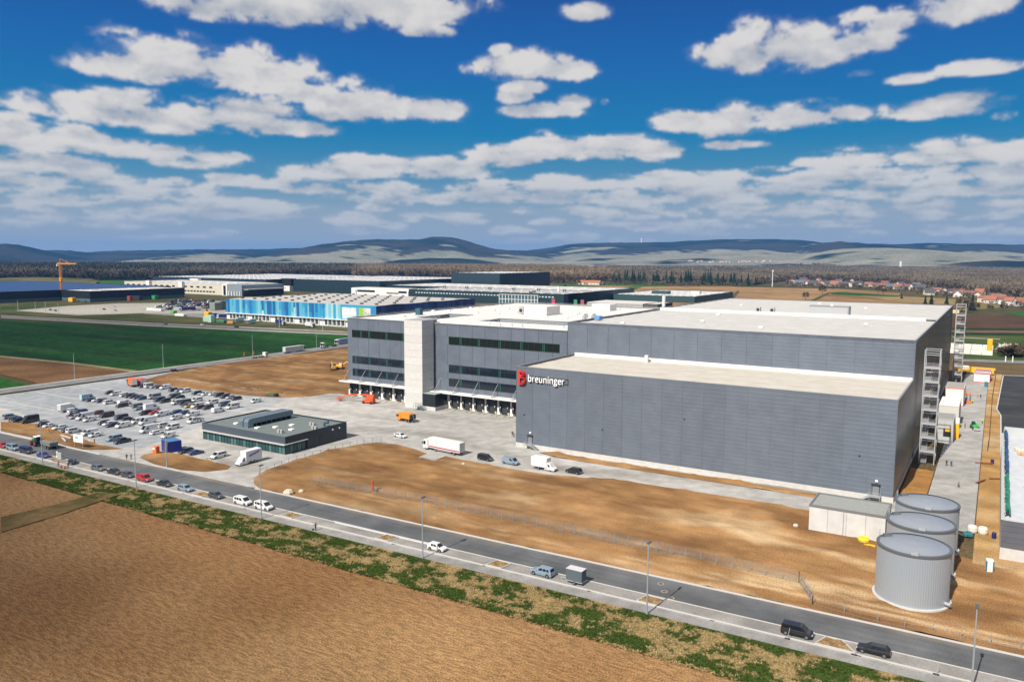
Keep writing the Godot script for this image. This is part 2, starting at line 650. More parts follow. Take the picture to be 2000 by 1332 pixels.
func make_materials() -> void:
	var g1 := noise_tex(1024, 0.02, 5, 3, Color(0.90, 0.90, 0.90), Color(1, 1, 1))
	var soft := noise_tex(512, 0.010, 5, 15, Color(0.89, 0.885, 0.88), Color(1, 1, 1))
	var clod := noise_tex(1024, 0.035, 4, 9, Color(0.76, 0.745, 0.725), Color(1, 1, 1), FastNoiseLite.TYPE_SIMPLEX_SMOOTH, Color(0.94, 0.935, 0.93))
	var blot := noise_tex(512, 0.012, 5, 14, Color(0.86, 0.855, 0.85), Color(1, 1, 1))
	var streak := furrows()
	ground_mat("soil", clod, 15.0, 0.10, blot, 71.0)
	ground_mat("field_soil", streak, 21.0, 0.05, clod, 9.0)
	ground_mat("asphalt", g1, 9.0, 0.0, soft, 43.0, 0.85)
	ground_mat("concrete", g1, 13.0, 0.0, soft, 29.0, 0.85)
	ground_mat("crop", streak, 90.0, 0.0, blot, 130.0)
	ground_mat("meadow", clod, 60.0, 0.0, blot, 210.0)
	ground_mat("verge", clod, 11.0, 0.12, blot, 19.0)
	mat("galvanised", 0.42, 0.435, 0.445, 0.5, 0.35)
	mat("dark metal", 0.045, 0.05, 0.055, 0.5, 0.5)
	mat("plant white", 0.66, 0.645, 0.60, 0.7)
	mat("lamp white", 0.85, 0.85, 0.85, 0.4)
	mat("side sheet", 0.22, 0.22, 0.215, 0.24, 0.85)
	mat("paint", 0.72, 0.72, 0.70, 0.7)
	mat("kerb", 0.46, 0.45, 0.43, 0.85)


# soil that was worked in one direction: fine noise drawn out along x
func furrows() -> Texture2D:
	var n := fnoise(21, 0.05, 4)
	var im := n.get_seamless_image(1024, 1024)
	var n2 := fnoise(23, 0.03, 3)
	var im2 := n2.get_seamless_image(256, 1024)
	im2.resize(1024, 1024, Image.INTERPOLATE_CUBIC)
	im.convert(Image.FORMAT_L8)
	im2.convert(Image.FORMAT_L8)
	var a := im.get_data()
	var b := im2.get_data()
	var out := PackedByteArray()
	out.resize(1024 * 1024)
	for i in a.size():
		var t := (a[i] - 128) * 0.95 + (b[i] - 128) * 0.75
		out[i] = clampi(int(218 + t * 0.46), 60, 255)
	return ImageTexture.create_from_image(Image.create_from_data(1024, 1024, false, Image.FORMAT_L8, out))


# the access road runs almost along x; zr is measured across it
func rz(x: float, zr: float) -> float:
	return zr - 0.0169 * x


func strip(x0: float, x1: float, z0: float, z1: float) -> PackedVector2Array:
	return PackedVector2Array([v2(x0, rz(x0, z0)), v2(x1, rz(x1, z0)), v2(x1, rz(x1, z1)), v2(x0, rz(x0, z1))])


func kerb_line(b: Build, pts: Array, w := 0.22, h := 0.12) -> void:
	for i in pts.size() - 1:
		var p: Vector2 = pts[i]
		var q: Vector2 = pts[i + 1]
		b.bar(v3(p.x, h * 0.5 - 0.02, p.y), v3(q.x, h * 0.5 - 0.02, q.y), w, h)


func arc(c: Vector2, r: float, a0: float, a1: float, n := 8) -> PackedVector2Array:
	var p := PackedVector2Array()
	for i in n + 1:
		var t := deg_to_rad(lerpf(a0, a1, float(i) / n))
		p.append(c + v2(cos(t), sin(t)) * r)
	return p


func make_ground() -> void:
	var none := func(_w: Vector2) -> float: return 0.0
	var nz := fnoise(2, 0.012, 4)
	var nz2 := fnoise(4, 0.05, 4)
	var big := fnoise(6, 0.0012, 4)
	# the plain, to beyond the hills
	var plain := PackedVector2Array([v2(-13000, 1500), v2(9000, 1500), v2(9000, -13000), v2(-13000, -13000)])
	struct("ground", sheet(plain, -0.35, 130.0, wander(Color(0.085, 0.085, 0.035), Color(0.16, 0.12, 0.065), big), none), M["meadow"])

	# the ploughed field on the near side of the road
	var near_field := PackedVector2Array([v2(-420, 101.5), v2(-60, 102.6), v2(40, 101.8), v2(115, 101.2), v2(260, 99.0), v2(260, 330), v2(-420, 330)])
	var fn := fnoise(8, 0.011, 3)
	var brown := wander(Color(0.37, 0.205, 0.088), Color(0.53, 0.325, 0.150), fn, 0.0, 1.2)
	var shaded_soil := func(w: Vector2) -> Color:  # cloud shade painted into the soil colour, darker towards the left
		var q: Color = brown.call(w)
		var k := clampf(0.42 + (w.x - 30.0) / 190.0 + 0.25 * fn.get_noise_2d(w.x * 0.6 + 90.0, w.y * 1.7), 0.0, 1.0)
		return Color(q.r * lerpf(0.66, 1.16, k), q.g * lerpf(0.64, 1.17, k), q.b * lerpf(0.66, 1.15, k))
	var clods := fnoise(12, 0.9, 3)
	var rows := fnoise(13, 0.30, 2)
	var till := func(w: Vector2) -> float:
		return 0.08 * clods.get_noise_2d(w.x * 0.6, w.y) + 0.10 * rows.get_noise_2d(w.x * 0.05, w.y)
	struct("ploughed_field", sheet(near_field, -0.16, 1.6, shaded_soil, till), M["field_soil"])
	# the grassy track that crosses it at the left
	var track := PackedVector2Array([v2(-64.06, 121.98), v2(-62.7, 109.97), v2(-63.62, 99.21), v2(-57.52, 96.87), v2(-54.44, 113.3), v2(-53.28, 127.17)])
	struct("field_track", sheet(track, 0.02, 3.0, wander(Color(0.10, 0.085, 0.032), Color(0.22, 0.15, 0.07), nz2), none), M["verge"])

	# the verge below the footpath
	var verge := PackedVector2Array()
	for i in 45:
		var x := -420.0 + i * 15.5
		verge.append(v2(x, rz(x, 90.55)))
	for i in 45:
		var x := 262.0 - i * 15.5
		verge.append(v2(x, 102.2 + 1.2 * nz2.get_noise_2d(x * 3.0, 5.0)))
	var vg := fnoise(15, 0.11, 4)
	var vpaint := func(w: Vector2) -> Color:
		var t := vg.get_noise_2d(w.x, w.y * 1.3)
		t = t * 0.75 + 0.55 * vg.get_noise_2d(w.x * 3.3 + 40.0, w.y * 4.0) + 0.10 * cos((w.y - rz(w.x, 90.5)) / 11.5 * TAU) + 0.11 - clampf((w.x + 60.0) / 1100.0, 0.0, 0.12)
		if t > 0.0:
			return Color(0.034, 0.054, 0.012).lerp(Color(0.062, 0.098, 0.020), clampf(t * 3.0, 0.0, 1.0))
		return Color(0.17, 0.130, 0.052).lerp(Color(0.40, 0.29, 0.130), clampf(-t * 3.5, 0.0, 1.0))
	var dip := func(w: Vector2) -> float:
		var k := clampf((w.y - rz(w.x, 90.5)) / 11.5, 0.0, 1.0)
		return -0.30 * sin(k * PI) + 0.25 * vg.get_noise_2d(w.x * 3.0, w.y * 3.0) * sin(k * PI)
	struct("verge", sheet(verge, 0.0, 0.9, vpaint, dip), M["verge"])
	grass_tufts(vg)

	# the footpath, the parking strip and the carriageway
	var grey := wander(Color(0.335, 0.328, 0.31), Color(0.42, 0.41, 0.39), nz2)
	struct("footpath", sheet(strip(-420, 262, 88.05, 90.6), 0.0, 6.0, wander(Color(0.28, 0.275, 0.265), Color(0.335, 0.33, 0.315), nz2), none), M["concrete"])
	struct("kerb_band", sheet(strip(-420, 262, 87.25, 88.05), 0.004, 8.0, grey, none), M["concrete"])
	var patchy := wander(Color(0.27, 0.265, 0.25), Color(0.37, 0.36, 0.335), nz2)
	struct("parking_strip", sheet(strip(-420, 262, 83.4, 87.25), -0.06, 5.0, patchy, none), M["concrete"])
	var tar := wander(Color(0.112, 0.120, 0.128), Color(0.155, 0.162, 0.168), nz2, 0.0, 1.0)
	var wear := fnoise(19, 0.05, 4)
	var worn_tar := func(w: Vector2) -> Color:
		var q: Color = tar.call(w)
		var zr := w.y + 0.0169 * w.x
		# four polished wheel tracks, mud carried out from the site along the far kerb
		var wheels := absf(fmod(zr - 75.9, 2.0) - 1.0)
		q = q * (0.93 + 0.16 * wheels + 0.16 * wear.get_noise_2d(w.x * 0.25, zr * 3.0))
		var mud := clampf(1.0 - (zr - 75.0) / 2.2, 0.0, 1.0) * clampf(0.45 + wear.get_noise_2d(w.x, 2.0) * 1.6, 0.0, 1.0)
		return q.lerp(Color(0.30, 0.235, 0.16), mud * 0.55)
	struct("access_road", sheet(strip(-420, 262, 75.0, 83.45), -0.05, 1.1, worn_tar, none), M["asphalt"])
	var k := nb()
	kerb_line(k, [v2(-420, rz(-420, 87.3)), v2(262, rz(262, 87.3))], 0.3, 0.14)
	kerb_line(k, [v2(-420, rz(-420, 83.4)), v2(262, rz(262, 83.4))], 0.28, 0.05)
	kerb_line(k, [v2(-33, rz(-33, 75)), v2(262, rz(262, 75))], 0.5, 0.15)
	kerb_line(k, [v2(-420, rz(-420, 75)), v2(-100, rz(-100, 75))], 0.5, 0.15)
	struct("kerb", k, M["kerb"])

	# the paved yard of the centre
	var yard := PackedVector2Array([v2(-232, -52), v2(-150, -52), v2(-109, -41.5), v2(-5, -41.5), v2(-4, -30), v2(112, -8), v2(112, 40), v2(40, 60), v2(-36, rz(-36, 75)), v2(-232, rz(-232, 75))])
	var pale := wander(Color(0.43, 0.425, 0.405), Color(0.53, 0.52, 0.495), nz)
	var stain := fnoise(18, 0.03, 4)
	var ypaint := func(w: Vector2) -> Color:
		var q: Color = pale.call(w)
		# tyre dirt swept along the lane from the docks towards the gate
		var lane := absf(w.y - (8.0 + 4.0 * sin(w.x * 0.045)) + 12.0 * stain.get_noise_2d(w.x * 0.4, 3.0))
		var d := clampf(1.0 - lane / 5.0, 0.0, 1.0) * clampf((w.x + 75.0) / 20.0, 0.0, 1.0) * 0.42
		d += clampf(stain.get_noise_2d(w.x * 0.35, w.y * 1.6) - 0.12, 0.0, 0.5) * 1.0
		return q.lerp(Color(0.15, 0.135, 0.105), clampf(d, 0.0, 0.7))
	struct("yard", sheet(yard, 0.0, 3.0, ypaint, none), M["concrete"])
	yard_joints()

	# the car park with its painted bays
	var lot := PackedVector2Array([v2(-231, -51), v2(-145, -51), v2(-120, -10), v2(-112, 26), v2(-97, 64), v2(-104, 70), v2(-180, 57), v2(-231, 52)])
	struct("car_park", sheet(lot, 0.006, 4.0, wander(Color(0.33, 0.355, 0.375), Color(0.42, 0.44, 0.455), nz), none), M["concrete"])
	var lines := nb()
	for z in [-28.0, -9.5, 9.5, 28.5, 47.2]:
		var right := -128.0 if z < 0.0 else -108.0
		lines.span(v3(-228, 0.011, z - 0.11), v3(right, 0.016, z + 0.11))
		var x := -226.0
		while x < right:
			lines.span(v3(x - 0.06, 0.0115, z - 4.6), v3(x + 0.06, 0.017, z - 0.12))
			lines.span(v3(x - 0.06, 0.0115, z + 0.12), v3(x + 0.06, 0.017, z + 4.6))
			x += 2.6
	struct("bay_marking", lines, mat("bay_paint", 0.64, 0.64, 0.63, 0.8))

	# bare soil
	var sn := fnoise(30, 0.035, 5)
	var sn2 := fnoise(31, 0.17, 4)
	var ochre := Color(0.44, 0.255, 0.110)
	var dark := Color(0.225, 0.122, 0.052)
	var pale_clay := Color(0.60, 0.455, 0.27)
	var soil := func(w: Vector2) -> Color:
		var t := clampf(0.5 + 0.95 * sn.get_noise_2d(w.x * 0.55, w.y * 1.5) + 0.40 * sn2.get_noise_2d(w.x * 0.4, w.y * 1.8), 0.0, 1.0)
		var q := dark.lerp(ochre, t)
		var p := clampf((sn.get_noise_2d(w.x * 0.6 + 300.0, w.y * 2.0) - 0.12) * 1.7, 0.0, 1.0)
		# wheel tracks along the fence, and more pale clay towards the tanks
		var track_ := absf(absf(w.y - 67.6 - 1.6 * sn.get_noise_2d(w.x * 0.3, 9.0) * 3.0) - 1.1)
		p = maxf(p, clampf(1.0 - track_ / 0.7, 0.0, 1.0) * 0.8 * clampf((w.x + 30.0) / 20.0, 0.0, 1.0))
		p = clampf(p * (0.55 + clampf((w.x - 40.0) / 70.0, 0.0, 0.8)), 0.0, 0.85)
		var gain := lerpf(0.86, 1.22, clampf((w.x + 40.0) / 150.0, 0.0, 1.0))
		q = q.lerp(pale_clay, p)
		return Color(q.r * gain, q.g * gain, q.b * gain)
	var heap := func(w: Vector2) -> float:
		return maxf(-0.02, 0.45 * sn.get_noise_2d(w.x, w.y * 1.6) + 0.42 * sn2.get_noise_2d(w.x, w.y))
	var front := PackedVector2Array([v2(-40.97, 69.31), v2(-44.41, 61.73), v2(-45.5, 53.22), v2(-46.03, 36.2), v2(-43.59, 25.09), v2(-40.66, 19.89), v2(-33.31, 18.49), v2(-24.02, 20.53), v2(-17.27, 23.05), v2(-17.33, 28.2), v2(-10.67, 28.18), v2(-11.35, 22.2), v2(0.78, 23.61), v2(13.09, 23.69), v2(22.79, 23.18), v2(31.63, 21.79), v2(41.91, 17.6), v2(60.43, 17.03), v2(79.93, 16.4), v2(93.34, 17.23), v2(116, 30), v2(140, 34), v2(240, 34), v2(240, rz(240, 74.8)), v2(20, rz(20, 74.8)), v2(-31, rz(-31, 74.6)), v2(-36.13, 73.1)])
	struct("bare_soil", sheet(front, 0.03, 1.2, soil, heap), M["soil"])
	var behind := PackedVector2Array([v2(-216.67, -8.53), v2(-229.09, -37.46), v2(-235.08, -69.93), v2(-235.89, -106.18), v2(-231.49, -151.59), v2(-234, -185), v2(-112, -185), v2(-110, -41), v2(-118.85, -39.08), v2(-120.69, -27.31), v2(-128.78, -19.12), v2(-147.23, -14.47), v2(-178.06, -13.18)])
	struct("bare_soil_001", sheet(behind, 0.03, 1.8, soil, heap), M["soil"])
	var isle := PackedVector2Array([v2(-86.61, 72.58), v2(-88.92, 69.72), v2(-88.17, 64.76), v2(-78.08, 63.5), v2(-55.95, 64.59), v2(-53.99, 67.22), v2(-57.04, 72.31), v2(-64.84, 74.78), v2(-76.25, 74.92)])
	struct("bare_soil_002", sheet(isle, 0.05, 1.0, soil, heap), M["soil"])
	var margin := PackedVector2Array([v2(-174.78, 68.73), v2(-159.81, 63.22), v2(-137.68, 66.46), v2(-112.98, 69.66), v2(-100.33, 68.71), v2(-104.64, 73.03), v2(-110.79, 76.2), v2(-128.63, 75.59), v2(-158.87, 76.38)])
	struct("bare_soil_003", sheet(margin, 0.05, 1.2, soil, heap), M["soil"])
	var foot := PackedVector2Array([v2(10.1, 3.25), v2(15.44, 0.59), v2(42.65, 1.53), v2(67.74, 1.12), v2(91.72, 2.37), v2(91.14, 5.79), v2(69.18, 5.96), v2(44.57, 6.14), v2(16.51, 5.81)])
	struct("bare_soil_004", sheet(foot, 0.05, 1.2, soil, heap), M["soil"])
	var beside := PackedVector2Array([v2(109.2, -1), v2(115.2, -1), v2(115.2, -38.6), v2(109.2, -38.6)])
	struct("bare_soil_005", sheet(beside, 0.05, 1.0, flat(0.42, 0.225, 0.075), heap), M["soil"])
	var right := PackedVector2Array([v2(125.6, -270), v2(131.4, -270), v2(129.4, -156), v2(130.7, -142), v2(131.0, -64), v2(139.5, -60), v2(139.5, 34), v2(126.5, 34)])
	var rsoil := func(w: Vector2) -> Color:
		var q: Color = soil.call(w)
		return q.lerp(Color(0.50, 0.305, 0.115).lerp(pale_clay, clampf(sn.get_noise_2d(w.x * 0.9, w.y * 0.6 + 70.0) * 3.0, 0.0, 1.0)), 0.8)
	struct("bare_soil_006", sheet(right, 0.04, 1.2, rsoil, heap), M["soil"])

	# the concrete lane along the right side of the halls
	struct("side_lane", sheet(PackedVector2Array([v2(115.4, -262), v2(125.5, -262), v2(126.2, 14), v2(115.4, 14)]), 0.004, 3.0, wander(Color(0.37, 0.37, 0.355), Color(0.47, 0.465, 0.445), nz2), none), M["concrete"])
	var joints := nb()
	for i in 34:
		var z := 10.0 - i * 8.0
		joints.span(v3(115.4, 0.008, z - 0.05), v3(125.6, 0.012, z + 0.05))
	struct("lane_joint", joints, mat("joint", 0.2, 0.2, 0.19, 0.9))
	# the new dark road at the right edge
	var loop_road := PackedVector2Array([v2(131.9, -266), v2(150, -272), v2(220, -272), v2(220, -30), v2(131.2, -62), v2(131.0, -142), v2(129.6, -156)])
	struct("new_road", sheet(loop_road, 0.06, 4.0, wander(Color(0.050, 0.053, 0.058), Color(0.072, 0.075, 0.08), nz2), none), M["asphalt"])
	var k2 := nb()
	kerb_line(k2, [v2(131.2, -62), v2(131.0, -142), v2(129.6, -156), v2(131.9, -266), v2(150, -272), v2(220, -272)], 0.45, 0.22)
	struct("kerb_001", k2, M["kerb"])
	var islet := arc(v2(152, -180), 3.0, 0, 360, 16)
	for i in islet.size():
		islet[i].y = -196.0 + (islet[i].y + 180.0) * 8.0
	islet.resize(16)
	struct("traffic_island", sheet(islet, 0.16, 2.0, wander(Color(0.40, 0.23, 0.08), Color(0.42, 0.40, 0.36), nz2), none), M["soil"])

	# the side road at the left and the fields beyond it
	struct("side_road", sheet(PackedVector2Array([v2(-236, 90), v2(-236, -245), v2(-245, -245), v2(-245, 90)]), 0.0, 5.0, wander(Color(0.20, 0.205, 0.21), Color(0.27, 0.27, 0.27), nz2), none), M["asphalt"])
	struct("footpath_001", sheet(PackedVector2Array([v2(-245.5, 90), v2(-245.5, -245), v2(-249.5, -245), v2(-249.5, 90)]), 0.02, 6.0, wander(Color(0.33, 0.325, 0.30), Color(0.42, 0.41, 0.38), nz2), none), M["concrete"])
	var crop := fnoise(40, 0.02, 3)
	var green := func(w: Vector2) -> Color:
		# drilled along x, with thin patches
		var t := clampf(0.5 + 0.9 * crop.get_noise_2d(w.x * 0.12, w.y * 1.6), 0.0, 1.0)
		var q := Color(0.014, 0.055, 0.012).lerp(Color(0.030, 0.125, 0.020), t)
		var thin := clampf((crop.get_noise_2d(w.x * 0.5 + 700.0, w.y * 0.8) - 0.28) * 3.0, 0.0, 1.0)
		return q.lerp(Color(0.075, 0.085, 0.03), thin * 0.7)
	var gf := PackedVector2Array([v2(-251, -235), v2(-251, -34), v2(-310, -33), v2(-420, -22), v2(-900, 25), v2(-900, -120), v2(-640, -157), v2(-460, -193), v2(-290, -232)])
	struct("green_field", sheet(gf, -0.05, 5.0, green, none), M["crop"])
	var bf := PackedVector2Array([v2(-250.5, -29), v2(-310, -28.5), v2(-420, -17), v2(-900, 30), v2(-900, 95), v2(-385, 0), v2(-262, 14), v2(-250.5, 16)])
	struct("brown_field", sheet(bf, -0.06, 5.0, wander(Color(0.165, 0.092, 0.040), Color(0.25, 0.145, 0.065), fnoise(41, 0.03, 3)), none), M["field_soil"])
	var lf := PackedVector2Array([v2(-251, 20), v2(-262, 19), v2(-385, 5), v2(-560, 38), v2(-560, 120), v2(-251, 80)])
	struct("green_field_001", sheet(lf, -0.07, 5.0, green, none), M["crop"])
	struct("field_path", sheet(PackedVector2Array([v2(-250, -34.5), v2(-310, -33.5), v2(-420, -22.5), v2(-900, 24), v2(-900, 30), v2(-420, -17), v2(-310, -29), v2(-250, -29.5)]), -0.03, 6.0, wander(Color(0.33, 0.28, 0.17), Color(0.24, 0.21, 0.10), nz2), none), M["verge"])
	# the country road beyond the green field with pale shoulders
	var cr := PackedVector2Array([v2(-669.56, -169.23), v2(-567.55, -183.7), v2(-474.02, -195.2), v2(-370.43, -213.89), v2(-285.19, -232.68), v2(-304.7, -253.69), v2(-398.83, -238.21), v2(-503.32, -215.1), v2(-600.57, -202.58), v2(-706.21, -186.86)])
	struct("country_road", sheet(cr, 0.0, 8.0, wander(Color(0.30, 0.285, 0.25), Color(0.38, 0.36, 0.31), nz2), none), M["concrete"])
	var cr2 := PackedVector2Array([v2(-682.51, -175.46), v2(-580.39, -191.05), v2(-484.96, -202.63), v2(-380.72, -222.7), v2(-291.95, -239.97), v2(-298.94, -247.49), v2(-389.61, -230.32), v2(-495.85, -210.02), v2(-591.46, -197.38), v2(-694.53, -181.24)])
	struct("country_road_001", sheet(cr2, 0.03, 8.0, flat(0.14, 0.14, 0.145), none), M["asphalt"])
	far_fields()


func yard_joints() -> void:
	var b := nb()
	for i in 12:
		var x := -104.0 + i * 9.0
		b.span(v3(x - 0.04, 0.004, -41), v3(x + 0.04, 0.009, 36.0 - 0.0 * x))
	for i in 7:
		var z := -36.0 + i * 9.0
		b.span(v3(-108, 0.0045, z - 0.04), v3(-4, 0.0095, z + 0.04))
	struct("yard_joint", b, mat("yard_joint", 0.26, 0.255, 0.235, 0.9))


func far_fields() -> void:
	var none := func(_w: Vector2) -> float: return 0.0
	var n := fnoise(50, 0.006, 4)
	var tan := wander(Color(0.30, 0.185, 0.085), Color(0.42, 0.275, 0.135), n)
	var rows := [
		# left: grass round the far works
		["meadow", [v2(-731.34, -198.94), v2(-612.28, -209.28), v2(-512.92, -221.61), v2(-406.44, -244.73), v2(-310.61, -260.05), v2(-329.35, -280.23), v2(-367.87, -289.69), v2(-484.81, -276.04), v2(-634.48, -304.17), v2(-991.05, -323.85)], wander(Color(0.045, 0.075, 0.022), Color(0.13, 0.13, 0.05), n), "meadow"],
		["works_yard", [v2(-496.65, -282.57), v2(-326.12, -276.75), v2(-372.05, -326.2), v2(-567.59, -342.12), v2(-698.39, -341.13), v2(-616.23, -280.25)], flat(0.26, 0.255, 0.245), "concrete"],
		["gravel_lot", [v2(-766.14, -229.95), v2(-649.78, -230.72), v2(-622.76, -284.59), v2(-549.3, -327.52), v2(-710.89, -456.53), v2(-797.66, -366.3), v2(-798.34, -303.6)], wander(Color(0.33, 0.31, 0.27), Color(0.44, 0.42, 0.37), n), "concrete"],
		["green_bank", [v2(-1643.53, -816.58), v2(-1610.25, -946.62), v2(-1394.11, -802.35), v2(-1380.72, -699.7)], flat(0.05, 0.14, 0.03), "meadow"],
		# right: fields that rise to the village
		["meadow_001", [v2(-724.95, -1348.67), v2(-536.1, -1547.44), v2(-327.95, -997.69), v2(-386.62, -892.93), v2(-498.24, -934.52)], wander(Color(0.05, 0.13, 0.03), Color(0.09, 0.16, 0.04), n), "meadow"],
		["stubble_field", [v2(-600.18, -1120.74), v2(-575.82, -1273.12), v2(-516.73, -1320.26), v2(-489.25, -1090.89), v2(-516.29, -967.49)], tan, "meadow"],
		["brown_field_001", [v2(-399.32, -1009.7), v2(-482.43, -1278), v2(-352.95, -1450.92), v2(-304.33, -1353.02), v2(-240.39, -1063.71), v2(-160.97, -726.88), v2(-261.85, -654.47)], tan, "meadow"],
		["stubble_field_001", [v2(-332.06, -1396.97), v2(-136.78, -1422.13), v2(-17.87, -1299.63), v2(14.9, -853.11), v2(-166.43, -797.98), v2(-256.76, -1165.9)], tan, "meadow"],
		["brown_field_002", [v2(-91.43, -908.55), v2(-124.04, -1267.36), v2(94.17, -1106.76), v2(86.9, -826.57), v2(-78.9, -785.78)], wander(Color(0.22, 0.125, 0.055), Color(0.40, 0.26, 0.12), n), "meadow"],
		["crop_field", [v2(-121.73, -1220.69), v2(-112.83, -1275.92), v2(-7.72, -1196.78), v2(-3.82, -1121.6), v2(-102.88, -1167.39)], flat(0.03, 0.12, 0.025), "crop"],
		["track", [v2(-96.65, -934.86), v2(-125.44, -1241.71), v2(-119.56, -1246.2), v2(-88.19, -925.81)], flat(0.09, 0.11, 0.035), "meadow"],
		["brown_field_003", [v2(86.33, -731.27), v2(189.25, -849.21), v2(176.65, -616.31), v2(94.52, -559.93)], wander(Color(0.085, 0.050, 0.034), Color(0.125, 0.075, 0.048), n), "meadow"],
		["crop_field_001", [v2(93.84, -574.22), v2(176.81, -619.36), v2(175.22, -589.88), v2(95.05, -548.86)], flat(0.03, 0.06, 0.018), "crop"],
		["brown_field_004", [v2(95.05, -548.86), v2(175.22, -589.88), v2(173.88, -565.08), v2(96.19, -525.07)], flat(0.19, 0.12, 0.08), "meadow"],
		["crop_field_002", [v2(96.19, -525.07), v2(173.88, -565.08), v2(172.21, -534.29), v2(97.49, -497.94)], flat(0.03, 0.055, 0.016), "crop"],
		["meadow_002", [v2(97.49, -497.94), v2(172.21, -534.29), v2(162.33, -351.56), v2(108.1, -332.29)], wander(Color(0.05, 0.095, 0.02), Color(0.10, 0.13, 0.04), n), "meadow"],
		["field_path_001", [v2(98.82, -484.41), v2(130.06, -487.2), v2(130.08, -478.34), v2(99.25, -475.39)], flat(0.36, 0.34, 0.28), "meadow"],
		["farm_lane", [v2(106.01, -330.9), v2(162.33, -351.56), v2(161.44, -335.12), v2(106.65, -317.31)], flat(0.24, 0.24, 0.235), "asphalt"],
		["crop_field_003", [v2(130.76, -827.27), v2(193.89, -935.1), v2(184.33, -758.33), v2(149.82, -767.24)], flat(0.05, 0.16, 0.03), "crop"],
		["stubble_field_002", [v2(-62.56, -1155.64), v2(93.24, -1139.81), v2(137.11, -940.83), v2(91.48, -840.34), v2(13.17, -984.88)], wander(Color(0.36, 0.26, 0.12), Color(0.20, 0.19, 0.07), n), "meadow"],
	]
	var i := 0
	for q in rows:
		i += 1
		struct(q[0], sheet(PackedVector2Array(q[1]), -0.30 + i * 0.008, 26.0, q[2], none), M[q[3]])
	# the grassed spoil heap behind the far works
	var heap := PackedVector2Array([v2(-1452.05, -510.84), v2(-1299.97, -631.16), v2(-1497.01, -758.88), v2(-1813.74, -883.6), v2(-1887.66, -710.79)])
	var c0: Vector3 = v3(-1598.27, 0, -675.78)
	var hill := func(w: Vector2) -> float:
		return 11.0 * exp(-pow(w.distance_to(v2(c0.x, c0.z)) / 150.0, 2.0))
	struct("spoil_heap", sheet(heap, -0.2, 16.0, wander(Color(0.08, 0.095, 0.035), Color(0.20, 0.175, 0.09), n), hill), M["meadow"])


# tufts of green and of last year's dry grass on the verge
func grass_tufts(vg: FastNoiseLite) -> void:
	var r := RandomNumberGenerator.new()
	r.seed = 99
	var b := nb()
	for i in 9:
		var t := TAU * i / 9.0 + r.randf() * 0.4
		var d := v3(cos(t), 0, sin(t))
		var s := v3(-d.z, 0, d.x) * r.randf_range(0.05, 0.09)
		var root := d * r.randf_range(0.0, 0.2)
		var tip := root + d * r.randf_range(0.10, 0.34) + v3(0, r.randf_range(0.18, 0.5), 0)
		b.tri(root - s, root + s, tip)
	var m := mat("grass_blade", 1, 1, 1, 0.9)
	m.vertex_color_use_as_albedo = true
	m.metallic_specular = 0.15
	m.cull_mode = BaseMaterial3D.CULL_DISABLED
	m.backlight_enabled = true
	m.backlight = Color(0.35, 0.35, 0.3)
	var mm := MultiMesh.new()
	mm.transform_format = MultiMesh.TRANSFORM_3D
	mm.use_colors = true
	mm.mesh = b.mesh(m)
	mm.instance_count = 70000
	for i in mm.instance_count:
		var x := -250.0 + 430.0 * pow(r.randf(), 0.75)
		var k := r.randf_range(0.01, 1.0)
		var z := lerpf(rz(x, 90.7), 102.4, k) + 0.5 * r.randf()
		var t := 0.75 * vg.get_noise_2d(x, z * 1.3) + 0.55 * vg.get_noise_2d(x * 3.3 + 40.0, z * 4.0) + 0.10 * cos((z - rz(x, 90.5)) / 11.5 * TAU) + r.randf_range(-0.06, 0.27) - clampf((x + 60.0) / 1100.0, 0.0, 0.12)
		var y := -0.30 * sin(clampf((z - rz(x, 90.5)) / 11.5, 0.0, 1.0) * PI)
		var s := r.randf_range(0.4, 0.95)
		var q := Color(0.030, 0.056, 0.010).lerp(Color(0.085, 0.130, 0.026), r.randf())
		if t < 0.0:
			q = Color(0.24, 0.18, 0.08).lerp(Color(0.48, 0.37, 0.19), r.randf())
			s *= 0.9
		mm.set_instance_transform(i, Transform3D(Basis(Vector3.UP, r.randf() * TAU).scaled(v3(s, s * r.randf_range(0.6, 1.2), s)), v3(x, y - 0.04, z)))
		mm.set_instance_color(i, q)
	var o := MultiMeshInstance3D.new()
	o.name = "grass"
	o.multimesh = mm
	add_child(o)
	tag(o, "green and straw coloured grass tufts on the verge below the footpath", "grass", "", "stuff")



# ---------------------------------------------------------------- the logistics centre
# metal cladding: courses 1.1 m high with a recessed joint between them
func cladding(w: float, h: float, course := 1.1) -> Build:
	var b := nb()
	var n := maxi(1, int(round(h / course)))
	var s := h / n
	var g := 0.016
	var x := w * 0.5
	for i in n:
		var y0 := i * s + g
		var y1 := (i + 1) * s - g
		b.quad(v3(-x, y0, 0), v3(x, y0, 0), v3(x, y1, 0), v3(-x, y1, 0))
		b.quad(v3(-x, y1, 0), v3(x, y1, 0), v3(x, y1 + g * 2.0, -0.015), v3(-x, y1 + g * 2.0, -0.015))
	b.quad(v3(-x, 0, -0.05), v3(-x, 0, 0), v3(-x, h, 0), v3(-x, h, -0.05))
	b.quad(v3(x, 0, 0), v3(x, 0, -0.05), v3(x, h, -0.05), v3(x, h, 0))
	b.quad(v3(-x, h, 0), v3(x, h, 0), v3(x, h, -0.05), v3(-x, h, -0.05))
	return b


